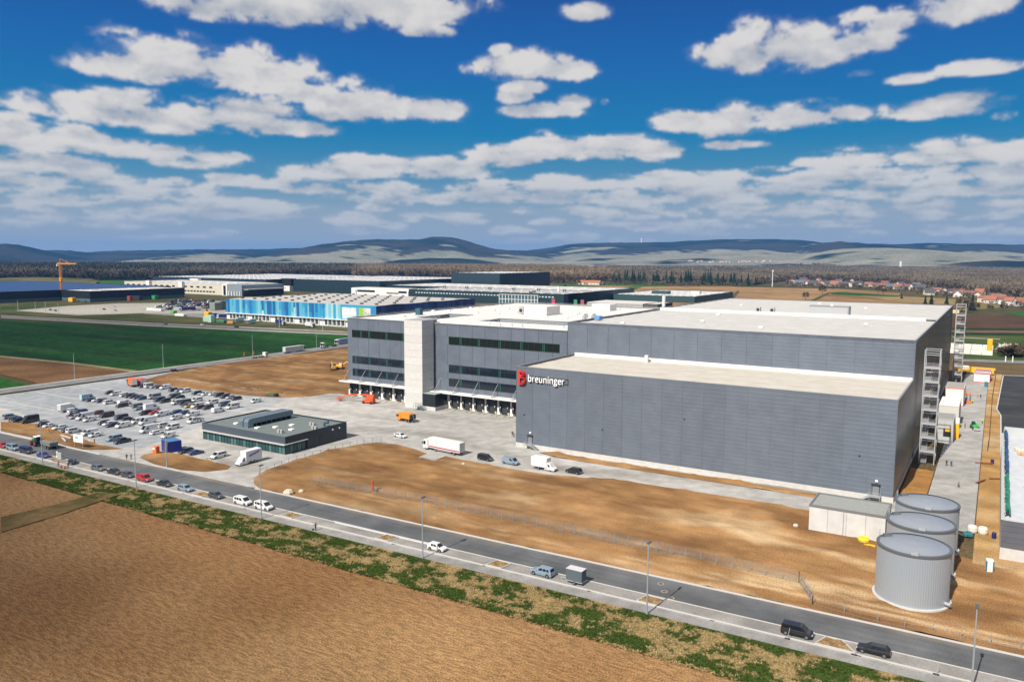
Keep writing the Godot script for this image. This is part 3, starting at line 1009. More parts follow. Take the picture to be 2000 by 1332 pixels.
# upright trapezoidal sheet, one rib each metre
func ribbed(w: float, h: float, pitch := 1.0, deep := 0.14) -> Build:
	var b := nb()
	var n := int(round(w / pitch))
	var p := w / n
	for i in n:
		var x := -w * 0.5 + i * p
		var s := [[0.0, 0.0], [p * 0.58, 0.0], [p * 0.68, deep], [p * 0.90, deep], [p, 0.0]]
		for k in 4:
			b.quad(v3(x + s[k][0], 0, s[k][1]), v3(x + s[k + 1][0], 0, s[k + 1][1]), v3(x + s[k + 1][0], h, s[k + 1][1]), v3(x + s[k][0], h, s[k][1]))
	return b


func bay_tone(i: int, key: String, r: float, g: float, b: float, rough: float, metal: float) -> StandardMaterial3D:
	var k := [1.0, 0.955, 1.03, 0.98, 1.015][i % 5] as float
	var m := mat("%s %d" % [key, i % 5], r * k, g * k, b * k, rough, metal)
	if m.albedo_texture == null:
		m.albedo_texture = shared_tex("sheet wear")
		m.uv1_triplanar = true
		m.uv1_world_triplanar = true
		m.uv1_scale = Vector3.ONE / 34.0
	return m


var texs := {}
func shared_tex(key: String) -> Texture2D:
	if not texs.has(key):
		if key == "sheet wear":
			texs[key] = noise_tex(512, 0.011, 4, 61, Color(0.94, 0.94, 0.945), Color(1, 1, 1))
		elif key == "board marks":
			texs[key] = noise_tex(512, 0.016, 5, 62, Color(0.945, 0.945, 0.94), Color(1, 1, 1))
		elif key == "roof dirt":
			texs[key] = noise_tex(1024, 0.010, 5, 63, Color(0.945, 0.94, 0.93), Color(1, 1, 1))
	return texs[key]


func worn(key: String, r: float, g: float, b: float, tex: String, metres: float, rough := 0.85, metal := 0.0) -> StandardMaterial3D:
	var m := mat(key, r, g, b, rough, metal)
	if m.albedo_texture == null:
		m.albedo_texture = shared_tex(tex)
		m.uv1_triplanar = true
		m.uv1_world_triplanar = true
		m.uv1_scale = Vector3.ONE / metres
	return m


# hangs one row of cladding panels from x0 to x1 in the plane z, between y0 and y1
func clad_row(host: Node, x0: float, x1: float, y0: float, y1: float, z: float, bay: float, key := "cladding") -> void:
	var n := maxi(1, int(round((x1 - x0) / bay)))
	var w := (x1 - x0) / n
	var mesh := cladding(w - 0.10, y1 - y0).mesh(null)
	for i in n:
		var o := put("cladding_panel", mesh, bay_tone(int(x0 + i * 3 + y0), key, 0.138, 0.166, 0.208, 0.50, 0.25), host)
		o.position = v3(x0 + (i + 0.5) * w, y0, z)


func rect_roof(host: Node, called: String, x0: float, x1: float, z0: float, z1: float, y: float, m: Material) -> MeshInstance3D:
	var b := nb()
	b.span(v3(x0, y - 0.3, z1), v3(x1, y, z0))
	return put(called, b, m, host)


func parapet(host: Node, x0: float, x1: float, z0: float, z1: float, y: float, top: float, m: Material, cap_m: Material, skip := []) -> void:
	var t := 0.34
	var sides := {"front": [v3(x0, y, z0 - t), v3(x1, top, z0)], "back": [v3(x0, y, z1), v3(x1, top, z1 + t)], "left": [v3(x0, y, z1 + t), v3(x0 + t, top, z0 - t)], "right": [v3(x1 - t, y, z1 + t), v3(x1, top, z0 - t)]}
	for k in sides:
		if k in skip:
			continue
		var b := nb()
		b.span(sides[k][0], sides[k][1])
		var o := put("parapet", b, m, host)
		var c := nb()
		c.span(v3(sides[k][0].x - 0.05, top, sides[k][0].z - 0.05), v3(sides[k][1].x + 0.05, top + 0.07, sides[k][1].z + 0.05))
		put("coping", c, cap_m, o)


func make_complex() -> void:
	var core := mat("wall core", 0.12, 0.13, 0.145, 0.6)
	var trim := mat("edge trim", 0.30, 0.32, 0.34, 0.5, 0.4)
	var white := mat("white trim", 0.68, 0.67, 0.64, 0.7)
	var concrete := worn("fair concrete", 0.51, 0.505, 0.49, "board marks", 17.0)
	var roof_tan := worn("tan roof", 0.49, 0.465, 0.41, "roof dirt", 71.0)
	var roof_grey := worn("grey roof", 0.48, 0.478, 0.46, "roof dirt", 83.0)
	var roof_white := worn("white roof", 0.62, 0.615, 0.595, "roof dirt", 59.0)

	# the lower hall in front
	var f := thing("front_hall", "low grey clad hall with the red and white sign on its front", "warehouse", Vector3.ZERO)
	var b := nb()
	b.span(v3(0.08, 0, -39.5), v3(108.5, 24.7, -0.08))
	put("wall", b, core, f)
	slab("plinth", v3(-0.06, 0, -39.6), v3(108.66, 1.35, 0.06), concrete, f)
	clad_row(f, 0.0, 108.6, 1.38, 25.6, 0.0, 6.03)
	for i in 7:
		var o := put("side_sheet", ribbed(5.65, 24.2).mesh(null), mat("side sheet", 0.135, 0.135, 0.125, 0.30, 0.75), f)
		o.rotation.y = PI / 2
		o.position = v3(108.52, 1.38, -2.85 - i * 5.66)
		var q := put("side_sheet", o.mesh, M["side sheet"], f)
		q.rotation.y = -PI / 2
		q.position = v3(0.02, 1.38, -2.85 - i * 5.66)
	put("roof", roof_sheet(0.35, 108.25, -0.35, -39.5, 24.9), roof_tan, f)
	parapet(f, -0.02, 108.62, -0.02, -39.5, 24.5, 25.62, core, trim, ["back"])
	slab("wall_flashing", v3(0.4, 24.9, -39.55), v3(108.2, 26.0, -39.15), white, f)
	chunk("roof_cowl", v3(28.5, 26.0, -37.0), v3(1.1, 2.4, 1.1), 0.08, white, f)
	for q in [[5.2, 1.35], [104.6, 1.35]]:
		door(f, v3(q[0], 1.40, 0.09), 1.5, 2.6)
		lamp_box(f, v3(q[0] + 0.1, 5.0, 0.12))
		landing(f, q[0], q[0] < 50.0)
	house_sign(f)
	for q in [[3.0, 10.5], [100.5, 10.8], [55.0, 15.0], [30.0, 9.0]]:
		block("camera_box", v3(q[0], q[1], 0.13), v3(0.35, 0.3, 0.25), mat("dark metal", 0.05, 0.055, 0.06, 0.5, 0.5), f)

	# the high-bay hall behind it
	var t := thing("high_bay_hall", "tall grey clad warehouse block with pale stepped roof behind the low hall", "warehouse", Vector3.ZERO)
	slab("wall", v3(-2.6, 0, -236.2), v3(108.45, 35.6, -39.75), core, t)
	clad_row(t, -2.8, 108.6, 25.4, 36.66, -39.62, 7.96)
	var bands := []
	for i in 32:
		bands.append(-42.7 - i * 6.14)
	var side_mesh := ribbed(6.12, 35.3).mesh(null)
	for z in bands:
		var o := put("side_sheet", side_mesh, M["side sheet"], t)
		o.rotation.y = PI / 2
		o.position = v3(108.47, 1.35, z)
	slab("plinth", v3(108.4, 0, -236.2), v3(108.75, 1.35, -39.7), concrete, t)
	var left_mesh := cladding(19.5, 36.6).mesh(null)
	for i in 10:
		var o := put("cladding_panel", left_mesh, bay_tone(i, "cladding", 0.138, 0.166, 0.208, 0.50, 0.25), t)
		o.rotation.y = -PI / 2
		o.position = v3(-2.78, 0.05, -49.6 - i * 19.65)
	put("roof", roof_sheet(-2.4, 108.2, -40.0, -129.0, 36.0), roof_grey, t)
	put("roof", roof_sheet(-2.4, 108.2, -129.4, -235.9, 36.5), roof_grey, t)
	parapet(t, -2.82, 108.62, -39.62, -236.25, 35.7, 36.7, core, trim)
	slab("fire_wall", v3(-2.4, 36.0, -129.4), v3(104.5, 37.15, -128.6), white, t)
	b = nb()
	b.box(v3(69.3, 38.2, -131.5), v3(15.0, 4.0, 5.0))
	var house := put("plant_house", b, mat("galvanised", 0.50, 0.51, 0.51, 0.55, 0.3), t)
	b = nb()
	b.span(v3(76.5, 36.2, -133.9), v3(76.95, 40.35, -128.95))
	b.span(v3(61.7, 40.18, -134.1), v3(76.9, 40.4, -128.85))
	put("edge_frame", b, trim, house)
	b = nb()
	b.tube(v3(70, 40.3, -132), v3(70, 41.1, -132), 0.7, 0.5)
	put("roof_fan", b, white, house)
	for x in [40.8, 46.6]:
		roof_unit(t, v3(x, 36.5, -131.0), 2.2)
	# the lean-to parapet between the two roofs and the small light things on it
	for q in [[14, -50], [35, -75], [60, -60], [88, -95], [30, -110], [75, -190], [20, -180], [50, -215]]:
		chunk("roof_hatch", v3(q[0], 36.55, q[1]), v3(1.4, 0.7, 1.0), 0.1, white, t)
	chunk("roof_hatch", v3(-0.4, 37.0, -60.0), v3(2.2, 1.4, 3.0), 0.2, mat("blue cap", 0.10, 0.25, 0.5, 0.5), t)

	dock_building(core, trim, white, concrete, roof_white)
	concrete_tower(concrete, white)


# a flat roof in strips, each a little out of level as such roofs are, with welded seams
func roof_sheet(x0: float, x1: float, z0: float, z1: float, y: float) -> Build:
	var b := nb()
	var n := maxi(1, int(absf(z0 - z1) / 9.0))
	var k := (z1 - z0) / n
	for i in n:
		var a := z0 + i * k
		var e := a + k
		var mid := (a + e) * 0.5
		var dy := -0.10
		b.quad(v3(x0, y, a), v3(x1, y, a), v3(x1, y + dy, mid), v3(x0, y + dy, mid))
		b.quad(v3(x0, y + dy, mid), v3(x1, y + dy, mid), v3(x1, y, e), v3(x0, y, e))
		b.span(v3(x0, y - 0.02, e - 0.06), v3(x1, y + 0.03, e + 0.06))
	return b


func roof_unit(host: Node, at: Vector3, s: float) -> void:
	var b := nb()
	b.cut_box(at + v3(0, s * 0.62, 0), v3(s * 0.9, s * 0.9, s * 0.8), 0.08)
	var o := put("air_unit", b, mat("air unit", 0.42, 0.42, 0.41, 0.5, 0.3), host)
	for x in [-0.4, 0.4]:
		for z in [-0.35, 0.35]:
			block("foot", at + v3(x * s, s * 0.09, z * s), v3(0.1, s * 0.18, 0.1), M["dark metal"], o)
	b = nb()
	b.tube(at + v3(0, s * 0.62, s * 0.40), at + v3(0, s * 0.62, s * 0.44), s * 0.3, s * 0.3, 12)
	put("fan", b, M["dark metal"], o)


func door(host: Node, at: Vector3, w: float, h: float) -> void:
	var b := nb()
	b.span(at + v3(-w * 0.5, 0, -0.05), at + v3(w * 0.5, h, 0.03))
	var o := put("door", b, mat("door grey", 0.20, 0.215, 0.235, 0.5, 0.2), host)
	b = nb()
	for x in [-1, 1]:
		b.span(at + v3(x * (w * 0.5 + 0.06) - 0.06, 0, -0.05), at + v3(x * (w * 0.5 + 0.06) + 0.06, h + 0.12, 0.1))
	b.span(at + v3(-w * 0.5 - 0.3, h + 0.12, -0.02), at + v3(w * 0.5 + 0.3, h + 0.24, 0.6))
	put("door_frame", b, M["dark metal"], o)


func lamp_box(host: Node, at: Vector3) -> void:
	var b := nb()
	b.cut_box(at, v3(0.6, 0.45, 0.5), 0.06)
	put("wall_light", b, mat("lamp white", 0.85, 0.85, 0.85, 0.4), host)


# a steel landing with steps before a raised door
func landing(host: Node, x: float, to_right: bool) -> void:
	var steel: Material = M["galvanised"]
	var b := nb()
	b.span(v3(x - 1.3, 1.22, 0.12), v3(x + 1.3, 1.34, 1.9))
	for px in [-1.2, 1.2]:
		b.box(v3(x + px, 0.6, 1.8), v3(0.1, 1.2, 0.1))
	var o := put("landing", b, steel, host)
	var dir := 1.0 if to_right else -1.0
	b = nb()
	for i in 7:
		b.box(v3(x + dir * (1.45 + i * 0.3), 1.2 - i * 0.175, 1.0), v3(0.3, 0.05, 1.4))
	for z in [0.3, 1.7]:
		b.bar(v3(x + dir * 1.3, 1.2, z), v3(x + dir * 3.5, -0.05, z), 0.06, 0.22)
	put("steps", b, steel, o)
	b = nb()
	for y in [1.85, 2.35]:
		b.bar(v3(x - 1.25, y, 1.85), v3(x + 1.25, y, 1.85), 0.06)
		b.bar(v3(x - dir * 1.25, y, 0.2), v3(x - dir * 1.25, y, 1.85), 0.06)
	b.bar(v3(x + dir * 1.3, 2.3, 1.75), v3(x + dir * 3.5, 1.05, 1.75), 0.06)
	for px in [-1.25, 0.0, 1.25]:
		b.bar(v3(x + px, 1.3, 1.85), v3(x + px, 2.36, 1.85), 0.05)
	b.bar(v3(x + dir * 3.4, 0.0, 1.75), v3(x + dir * 3.4, 1.1, 1.75), 0.05)
	put("handrail", b, steel, o)


# the lettering and the emblem on the corner of the front hall
func house_sign(host: Node) -> void:
	var font := SystemFont.new()
	font.font_names = PackedStringArray(["Droid Sans"])
	var red := mat("sign red", 0.62, 0.028, 0.022, 0.35)
	# the emblem: a heavy B drawn as one ribbon with two open bowls
	var s := 0.84
	var o := v3(0.95, 20.0, 0.55)
	var path := [v2(0.55, 4.95), v2(1.7, 4.95), v2(2.35, 4.65), v2(2.6, 4.05), v2(2.5, 3.4), v2(2.05, 2.9), v2(0.55, 2.9)]
	var low := [v2(1.15, 3.6), v2(1.95, 3.15), v2(2.6, 2.6), v2(2.95, 1.9), v2(2.85, 1.15), v2(2.35, 0.6), v2(1.6, 0.42), v2(0.55, 0.42)]
	var b := nb()
	for line in [path, low]:
		for i in line.size() - 1:
			var p: Vector2 = line[i]
			var q: Vector2 = line[i + 1]
			var d := (q - p).normalized() * 0.26
			b.bar(o + v3(p.x - d.x, p.y - d.y, 0) * s, o + v3(q.x + d.x, q.y + d.y, 0) * s, 0.78, 0.5)
	for y in [[3.9, 5.33], [0.04, 2.1]]:
		b.span(o + v3(0.18, y[0], -0.24) * s, o + v3(0.95, y[1], 0.26) * s)
	var em := put("emblem", b, red, host)
	em.set_meta("label", "red emblem like a ribbon letter B")
	var tm := TextMesh.new()
	tm.text = "breuninger"
	tm.font = font
	tm.font_size = 64
	tm.pixel_size = 0.0585
	tm.depth = 0.35
	tm.horizontal_alignment = HORIZONTAL_ALIGNMENT_LEFT
	var txt := put("lettering", tm, mat("sign white", 0.85, 0.85, 0.85, 0.4), host)
	txt.position = v3(4.5, 22.2, 0.6)
	txt.scale = v3(0.69, 0.74, 1)
	txt.set_meta("label", "white letters reading breuninger")
	b = nb()
	for y in [21.3, 22.85]:
		b.span(v3(4.3, y, 0.10), v3(18.4, y + 0.16, 0.24))
	for x in [6.0, 9.0, 12.0, 15.0, 18.3]:
		b.span(v3(x, 21.25, 0.08), v3(x + 0.14, 22.95, 0.22))
	put("sign_rail", b, mat("sign rail", 0.07, 0.08, 0.09, 0.5, 0.4), host)


func ribbon_windows(host: Node, x0: float, x1: float, y0: float, y1: float, z: float, posts: Array, green: bool) -> void:
	var frame := mat("window frame", 0.03, 0.034, 0.037, 0.5, 0.2)
	var glass := mat("green glass" if green else "blue glass", 0.007 if green else 0.010, 0.015 if green else 0.016, 0.012 if green else 0.026, 0.06)
	glass.metallic_specular = 0.55
	var b := nb()
	for y in [y0, y1]:
		b.span(v3(x0, y - 0.10, z - 0.06), v3(x1, y + 0.10, z + 0.08))
	var w := put("window_band", b, frame, host)
	var n := int(round((x1 - x0) / 2.65))
	var s := (x1 - x0) / n
	for i in n:
		slab("pane", v3(x0 + i * s + 0.06, y0 + 0.1, z - 0.25), v3(x0 + (i + 1) * s - 0.06, y1 - 0.1, z - 0.05 - 0.012 * (i % 3)), glass, w)
	for i in n + 1:
		slab("mullion", v3(x0 + i * s - 0.045, y0 + 0.1, z - 0.06), v3(x0 + i * s + 0.045, y1 - 0.1, z + 0.02), frame, w)
	for x in posts:
		for k in [-0.3, 0.3]:
			slab("green_fin", v3(x + k - 0.13, y0 + 0.12, z - 0.04), v3(x + k + 0.13, y1 - 0.12, z + 0.012), mat("green fin", 0.022, 0.105, 0.085, 0.25), w)


# the four-storey building with the loading docks
func dock_building(core: Material, trim: Material, white: Material, concrete: Material, roof_white: Material) -> void:
	var d := thing("dock_building", "grey clad block with window bands above two rows of loading docks", "warehouse", Vector3.ZERO)
	var x0 := -108.7
	var x1 := -2.9
	var zf := -39.62
	var zb := -176.0
	var b := nb()
	# walls round the two sunken courts
	b.span(v3(x0 + 0.1, 0, zb + 0.1), v3(x1 - 0.1, 27.0, zf - 0.3))
	b.span(v3(x0 + 0.1, 27.0, -62.3), v3(x1 - 0.1, 32.9, zf - 0.3))
	b.span(v3(x0 + 0.1, 27.0, zb + 0.1), v3(x1 - 0.1, 32.9, -88.0))
	b.span(v3(x0 + 0.1, 27.0, -88.0), v3(-90.2, 32.9, -62.3))
	b.span(v3(-76.0, 27.0, -78.5), v3(-56.2, 32.9, -62.3))
	b.span(v3(-76.0, 27.0, -88.0), v3(x1 - 0.1, 32.9, -78.5))
	b.span(v3(-16.0, 27.0, -78.5), v3(x1 - 0.1, 32.9, -62.3))
	put("wall", b, mat("court grey", 0.21, 0.225, 0.245, 0.6), d)
	for q in [[x0 + 0.3, x1, zf - 0.3, -62.3], [x0 + 0.3, x1, -88.0, zb + 0.3], [x0 + 0.3, -90.2, -62.3, -88.0], [-76.0, -56.2, -62.3, -78.5], [-76.0, x1, -78.5, -88.0], [-16.0, x1, -62.3, -78.5]]:
		put("roof", roof_sheet(q[0], q[1], q[2], q[3], 33.1), roof_white, d)
	parapet(d, x0, x1, zf, zb, 32.8, 33.55, core, white)
	# cladding in four bands between the ribbon windows
	for y in [[6.9, 8.9], [11.9, 14.3], [17.3, 25.4], [28.4, 33.5]]:
		clad_row(d, x0, x1, y[0], y[1], zf, 6.0)
	for y in [[8.9, 11.9], [14.3, 17.3], [25.4, 28.4]]:
		var g: bool = y[0] > 20.0
		clad_row(d, x0, x0 + 2.6, y[0], y[1], zf, 2.6)
		clad_row(d, -73.5, -55.2, y[0], y[1], zf, 6.0)
		clad_row(d, -5.9, x1, y[0], y[1], zf, 3.0)
		ribbon_windows(d, x0 + 2.6, -73.5, y[0], y[1], zf, [-101.0 if g else -104.0, -96.5, -87.0, -78.0], g)
		ribbon_windows(d, -55.2, -5.9, y[0], y[1], zf, [-49.5, -41.0, -31.5, -22.0, -12.5], g)
	# the left end
	var end_mesh := cladding(13.5, 33.4).mesh(null)
	for i in 10:
		var o := put("cladding_panel", end_mesh, bay_tone(i, "cladding", 0.138, 0.166, 0.208, 0.50, 0.25), d)
		o.rotation.y = -PI / 2
		o.position = v3(x0 - 0.01, 0.05, zf - 6.9 - i * 13.6)
	# the loading level: white walls, dock seals and doors under a hung canopy
	slab("dock_wall", v3(x0 - 0.02, 0, zf - 0.4), v3(x1, 6.86, zf - 0.12), white, d)
	for q in [[-108.2, -71.2, 6], [-55.0, -3.2, 9]]:
		var n: int = q[2]
		var s: float = (q[1] - q[0]) / n
		for i in n:
			dock(d, q[0] + (i + 0.5) * s, zf - 0.12)
	for q in [[-110.8, -71.0], [-62.2, -2.9]]:
		b = nb()
		b.span(v3(q[0], 6.45, zf + 0.05), v3(q[1], 6.72, zf + 3.6))
		b.span(v3(q[0], 6.30, zf + 3.45), v3(q[1], 6.85, zf + 3.62))
		var can := put("canopy", b, mat("canopy", 0.60, 0.61, 0.60, 0.6), d)
		var x: float = q[0] + 2.0
		while x < q[1]:
			b = nb()
			b.bar(v3(x + 1.0, 11.6, zf + 0.02), v3(x, 6.8, zf + 3.3), 0.14)
			put("tie_rod", b, M["galvanised"], can)
			slab("rib", v3(x - 0.12, 6.72, zf + 0.05), v3(x + 0.12, 6.95, zf + 3.4), M["galvanised"], can)
			x += 9.0
	# what stands on the roof
	chunk("plant_house", v3(-52.5, 35.0, -109.0), v3(12.0, 4.4, 13.0), 0.12, mat("plant white", 0.66, 0.645, 0.60, 0.7), d)
	roof_unit(d, v3(-61.5, 33.1, -106.0), 2.8)
	roof_unit(d, v3(-65.5, 33.1, -113.0), 2.8)
	chunk("plant_house", v3(-41.0, 34.6, -152.0), v3(10.0, 3.4, 8.0), 0.12, M["plant white"], d)
	for q in [[-20.5, -74.0 - 14.0], [-17.5, -90.0]]:
		b = nb()
		b.tube(v3(q[0], 33.1, q[1]), v3(q[0] + 0.4, 34.6, q[1]), 0.9, 0.9, 10)
		b.tube(v3(q[0] + 0.4, 34.6, q[1]), v3(q[0] + 1.4, 35.3, q[1] + 0.4), 0.9, 1.1, 10)
		put("duct", b, M["galvanised"], d)
	block("vent_box", v3(-97.0, 34.6, -74.0), v3(2.6, 3.0, 2.2), mat("teal unit", 0.03, 0.09, 0.12, 0.5), d)
	var r := RandomNumberGenerator.new()
	r.seed = 12
	for i in 60:
		var p := v3(r.randf_range(x0 + 3, x1 - 3), 33.1, r.randf_range(zb + 4, zf - 3))
		if p.z < -60 and p.z > -90 and ((p.x > -58 and p.x < -14) or (p.x > -92 and p.x < -74)):
			continue
		b = nb()
		if i % 3 == 0:
			b.cut_box(p + v3(0, 0.35, 0), v3(1.5, 0.7, 1.2), 0.15)
			put("skylight", b, mat("skylight", 0.78, 0.78, 0.76, 0.3), d)
		else:
			b.tube(p, p + v3(0, 0.8, 0), 0.18, 0.16, 6)
			b.box(p + v3(0, 0.85, 0), v3(0.5, 0.1, 0.5))
			put("vent", b, M["galvanised"], d)
	# guard rails along the left edge and the courts
	b = nb()
	for q in [[v3(x0 + 1, 33.2, zf - 2), v3(x0 + 1, 33.2, zb + 2)], [v3(-56, 33.2, -61.6), v3(-16, 33.2, -61.6)], [v3(-90, 33.2, -61.6), v3(-76, 33.2, -61.6)], [v3(x0 + 1, 33.2, zb + 1.5), v3(x1 - 4, 33.2, zb + 1.5)]]:
		for y in [0.55, 1.1]:
			b.bar(q[0] + v3(0, y, 0), q[1] + v3(0, y, 0), 0.06)
		var n := int(q[0].distance_to(q[1]) / 2.5)
		for i in n + 1:
			var p: Vector3 = q[0].lerp(q[1], float(i) / n)
			b.bar(p, p + v3(0, 1.1, 0), 0.06)
	put("guard_rail", b, M["galvanised"], d)


func dock(host: Node, x: float, z: float) -> void:
	var black := mat("dock seal", 0.018, 0.021, 0.024, 0.75)
	var dim := mat("dock door", 0.035, 0.04, 0.045, 0.5)
	var b := nb()
	for s in [-1, 1]:
		b.span(v3(x + s * 1.75 - 0.45, 1.15, z), v3(x + s * 1.75 + 0.45, 5.2, z + 0.75))
	b.span(v3(x - 2.2, 4.25, z + 0.01), v3(x + 2.2, 5.45, z + 0.8))
	var o := put("dock_seal", b, black, host)
	b = nb()
	for i in 5:
		b.span(v3(x - 1.35, 1.2 + i * 0.62, z - 0.02), v3(x + 1.35, 1.79 + i * 0.62, z + 0.06 + 0.01 * (i % 2)))
	put("dock_door", b, dim, o)
	slab("dock_pit", v3(x - 1.5, 0.05, z), v3(x + 1.5, 1.15, z + 0.10), mat("dock pit", 0.03, 0.03, 0.032, 0.9), o)
	b = nb()
	for s in [-1, 1]:
		b.span(v3(x + s * 1.95 - 0.2, 0.6, z), v3(x + s * 1.95 + 0.2, 1.15, z + 0.95))
		b.box(v3(x + s * 1.62, 3.0, z + 0.86), v3(0.22, 0.5, 0.16))
	put("bumper", b, M["plant white"], o)
	b = nb()
	for s in [-1, 1]:
		b.bar(v3(x + s * 1.55, 0.22, z + 1.0), v3(x + s * 1.7, 0.22, z + 4.0), 0.16)
	put("wheel_guide", b, mat("wheel guide", 0.5, 0.42, 0.12, 0.6), o)


# the bare concrete stair tower before the docks, with its dark annex
func concrete_tower(concrete: Material, white: Material) -> void:
	var t := thing("concrete_tower", "pale bare concrete stair tower rising in front of the dock facade", "tower", v3(-66.6, 0, -37.4))
	var lift := 2.9
	var n := 12
	for i in n:
		var b := nb()
		var y0 := i * lift + 0.02
		var y1 := (i + 1) * lift - 0.02
		b.span(v3(-4.55, y0, 0.0), v3(4.35, y1, 5.7))
		b.span(v3(-4.55, y0, -6.0), v3(2.8, y1, 0.0))
		b.span(v3(2.8, y0, -1.7), v3(4.35, y1, 0.0))
		put("concrete_lift", b, bay_concrete(i), t)
	var b := nb()
	b.span(v3(-4.5, n * lift, -5.95), v3(4.3, n * lift + 0.14, 5.65))
	put("roof", b, M["galvanised"], t)
	slab("window_slot", v3(2.8, 6.5, -5.9), v3(4.25, 33.6, -1.7), mat("slot glass", 0.010, 0.016, 0.022, 0.08), t)
	var a := thing("annex", "small dark clad annex with flat roof at the foot of the concrete tower", "building", v3(-59.4, 0, -37.6))
	slab("plinth", v3(-2.82, 0, -1.9), v3(3.5, 1.5, 6.0), concrete, a)
	for i in 4:
		slab("dark_sheet", v3(-2.85 + i * 1.58, 1.5, -1.9), v3(-2.85 + (i + 1) * 1.58 - 0.03, 6.4, 6.0 - 0.02 * (i % 2)), mat("dark sheet", 0.022, 0.030, 0.036, 0.35, 0.4), a)
	slab("roof", v3(-2.7, 6.4, -1.8), v3(3.4, 6.55, 5.85), mat("gravel roof", 0.30, 0.33, 0.31, 0.9), a)
	var st := thing("stair_flight", "galvanised outside steps with rails beside the dark annex", "steps", v3(-63.0, 0, -30.2))
	b = nb()
	b.span(v3(-2.0, 1.42, -1.3), v3(0.4, 1.5, 1.3))
	for i in 8:
		b.box(v3(0.55 + i * 0.3, 1.36 - i * 0.185, 0), v3(0.3, 0.05, 1.5))
	put("tread", b, M["galvanised"], st)
	b = nb()
	for z in [-0.8, 0.8]:
		b.bar(v3(0.4, 1.4, z), v3(3.1, -0.1, z), 0.08, 0.3)
		b.bar(v3(0.4, 2.6, z), v3(3.1, 1.05, z), 0.07)
		b.bar(v3(0.4, 2.0, z), v3(3.1, 0.5, z), 0.05)
		b.bar(v3(-2.0, 2.6, z), v3(0.4, 2.6, z), 0.07)
		for i in 5:
			var x := -2.0 + i * 1.2
			b.bar(v3(x, 0 if i < 3 else 0.2, z), v3(x, minf(2.6, 2.6 - (x - 0.4) * 0.57) , z), 0.07)
	put("handrail", b, mat("teal steel", 0.10, 0.20, 0.22, 0.4, 0.5), st)


func bay_concrete(i: int) -> StandardMaterial3D:
	var k: float = [1.0, 0.96, 1.03, 0.985][i % 4]
	return worn("lift concrete %d" % (i % 4), 0.53 * k, 0.525 * k, 0.51 * k, "board marks", 11.0)



# ---------------------------------------------------------------- the works beyond the fields
# a hall: walls on four sides (upright sheet with ribs), a roof with a low kerb, light strips and smoke hatches on it
func hall(called: String, label: String, x0: float, x1: float, z0: float, z1: float, h: float, wall: Material, roof: Material, lights := 0, base := 0.0) -> Node3D:
	var t := thing(called, label, "warehouse", v3((x0 + x1) * 0.5, 0, z0))
	var cx := t.position.x
	var wx := (x1 - x0)
	var wz := z0 - z1
	for q in [[wx, v3(0, base, 0), 0.0], [wx, v3(0, base, -wz), PI], [wz, v3(wx * 0.5, base, -wz * 0.5), PI / 2], [wz, v3(-wx * 0.5, base, -wz * 0.5), -PI / 2]]:
		var o := put("wall", ribbed(q[0], h - base, 3.0, 0.18).mesh(null), wall, t)
		o.position = q[1]
		o.rotation.y = q[2]
	var b := nb()
	b.span(v3(-wx * 0.5 + 0.3, h - 1.2, -wz + 0.3), v3(wx * 0.5 - 0.3, h - 0.45, -0.3))
	var r := put("roof", b, roof, t)
	b = nb()
	for s in [[-wx * 0.5, wx * 0.5, -0.35, 0.2], [-wx * 0.5, wx * 0.5, -wz - 0.2, -wz + 0.35]]:
		b.span(v3(s[0], h - 0.6, s[2]), v3(s[1], h + 0.05, s[3]))
	for s in [[-wx * 0.5 - 0.2, -wx * 0.5 + 0.35], [wx * 0.5 - 0.35, wx * 0.5 + 0.2]]:
		b.span(v3(s[0], h - 0.6, -wz + 0.36), v3(s[1], h + 0.05, -0.36))
	put("coping", b, wall, t)
	var n := lights
	if n > 0:
		var g := RandomNumberGenerator.new()
		g.seed = int(absf(x0))
		for i in n:
			var x := -wx * 0.5 + (i + 0.5) * wx / n
			var rows := maxi(1, int(wz / 46.0))
			for j in rows:
				b = nb()
				var z := -(j + 0.5) * wz / rows
				b.span(v3(x - 1.7, h - 0.45, z - 14.0), v3(x + 1.7, h - 0.02, z + 14.0))
				put("light_strip", b, mat("light strip", 0.72, 0.74, 0.76, 0.3), r)
	return t


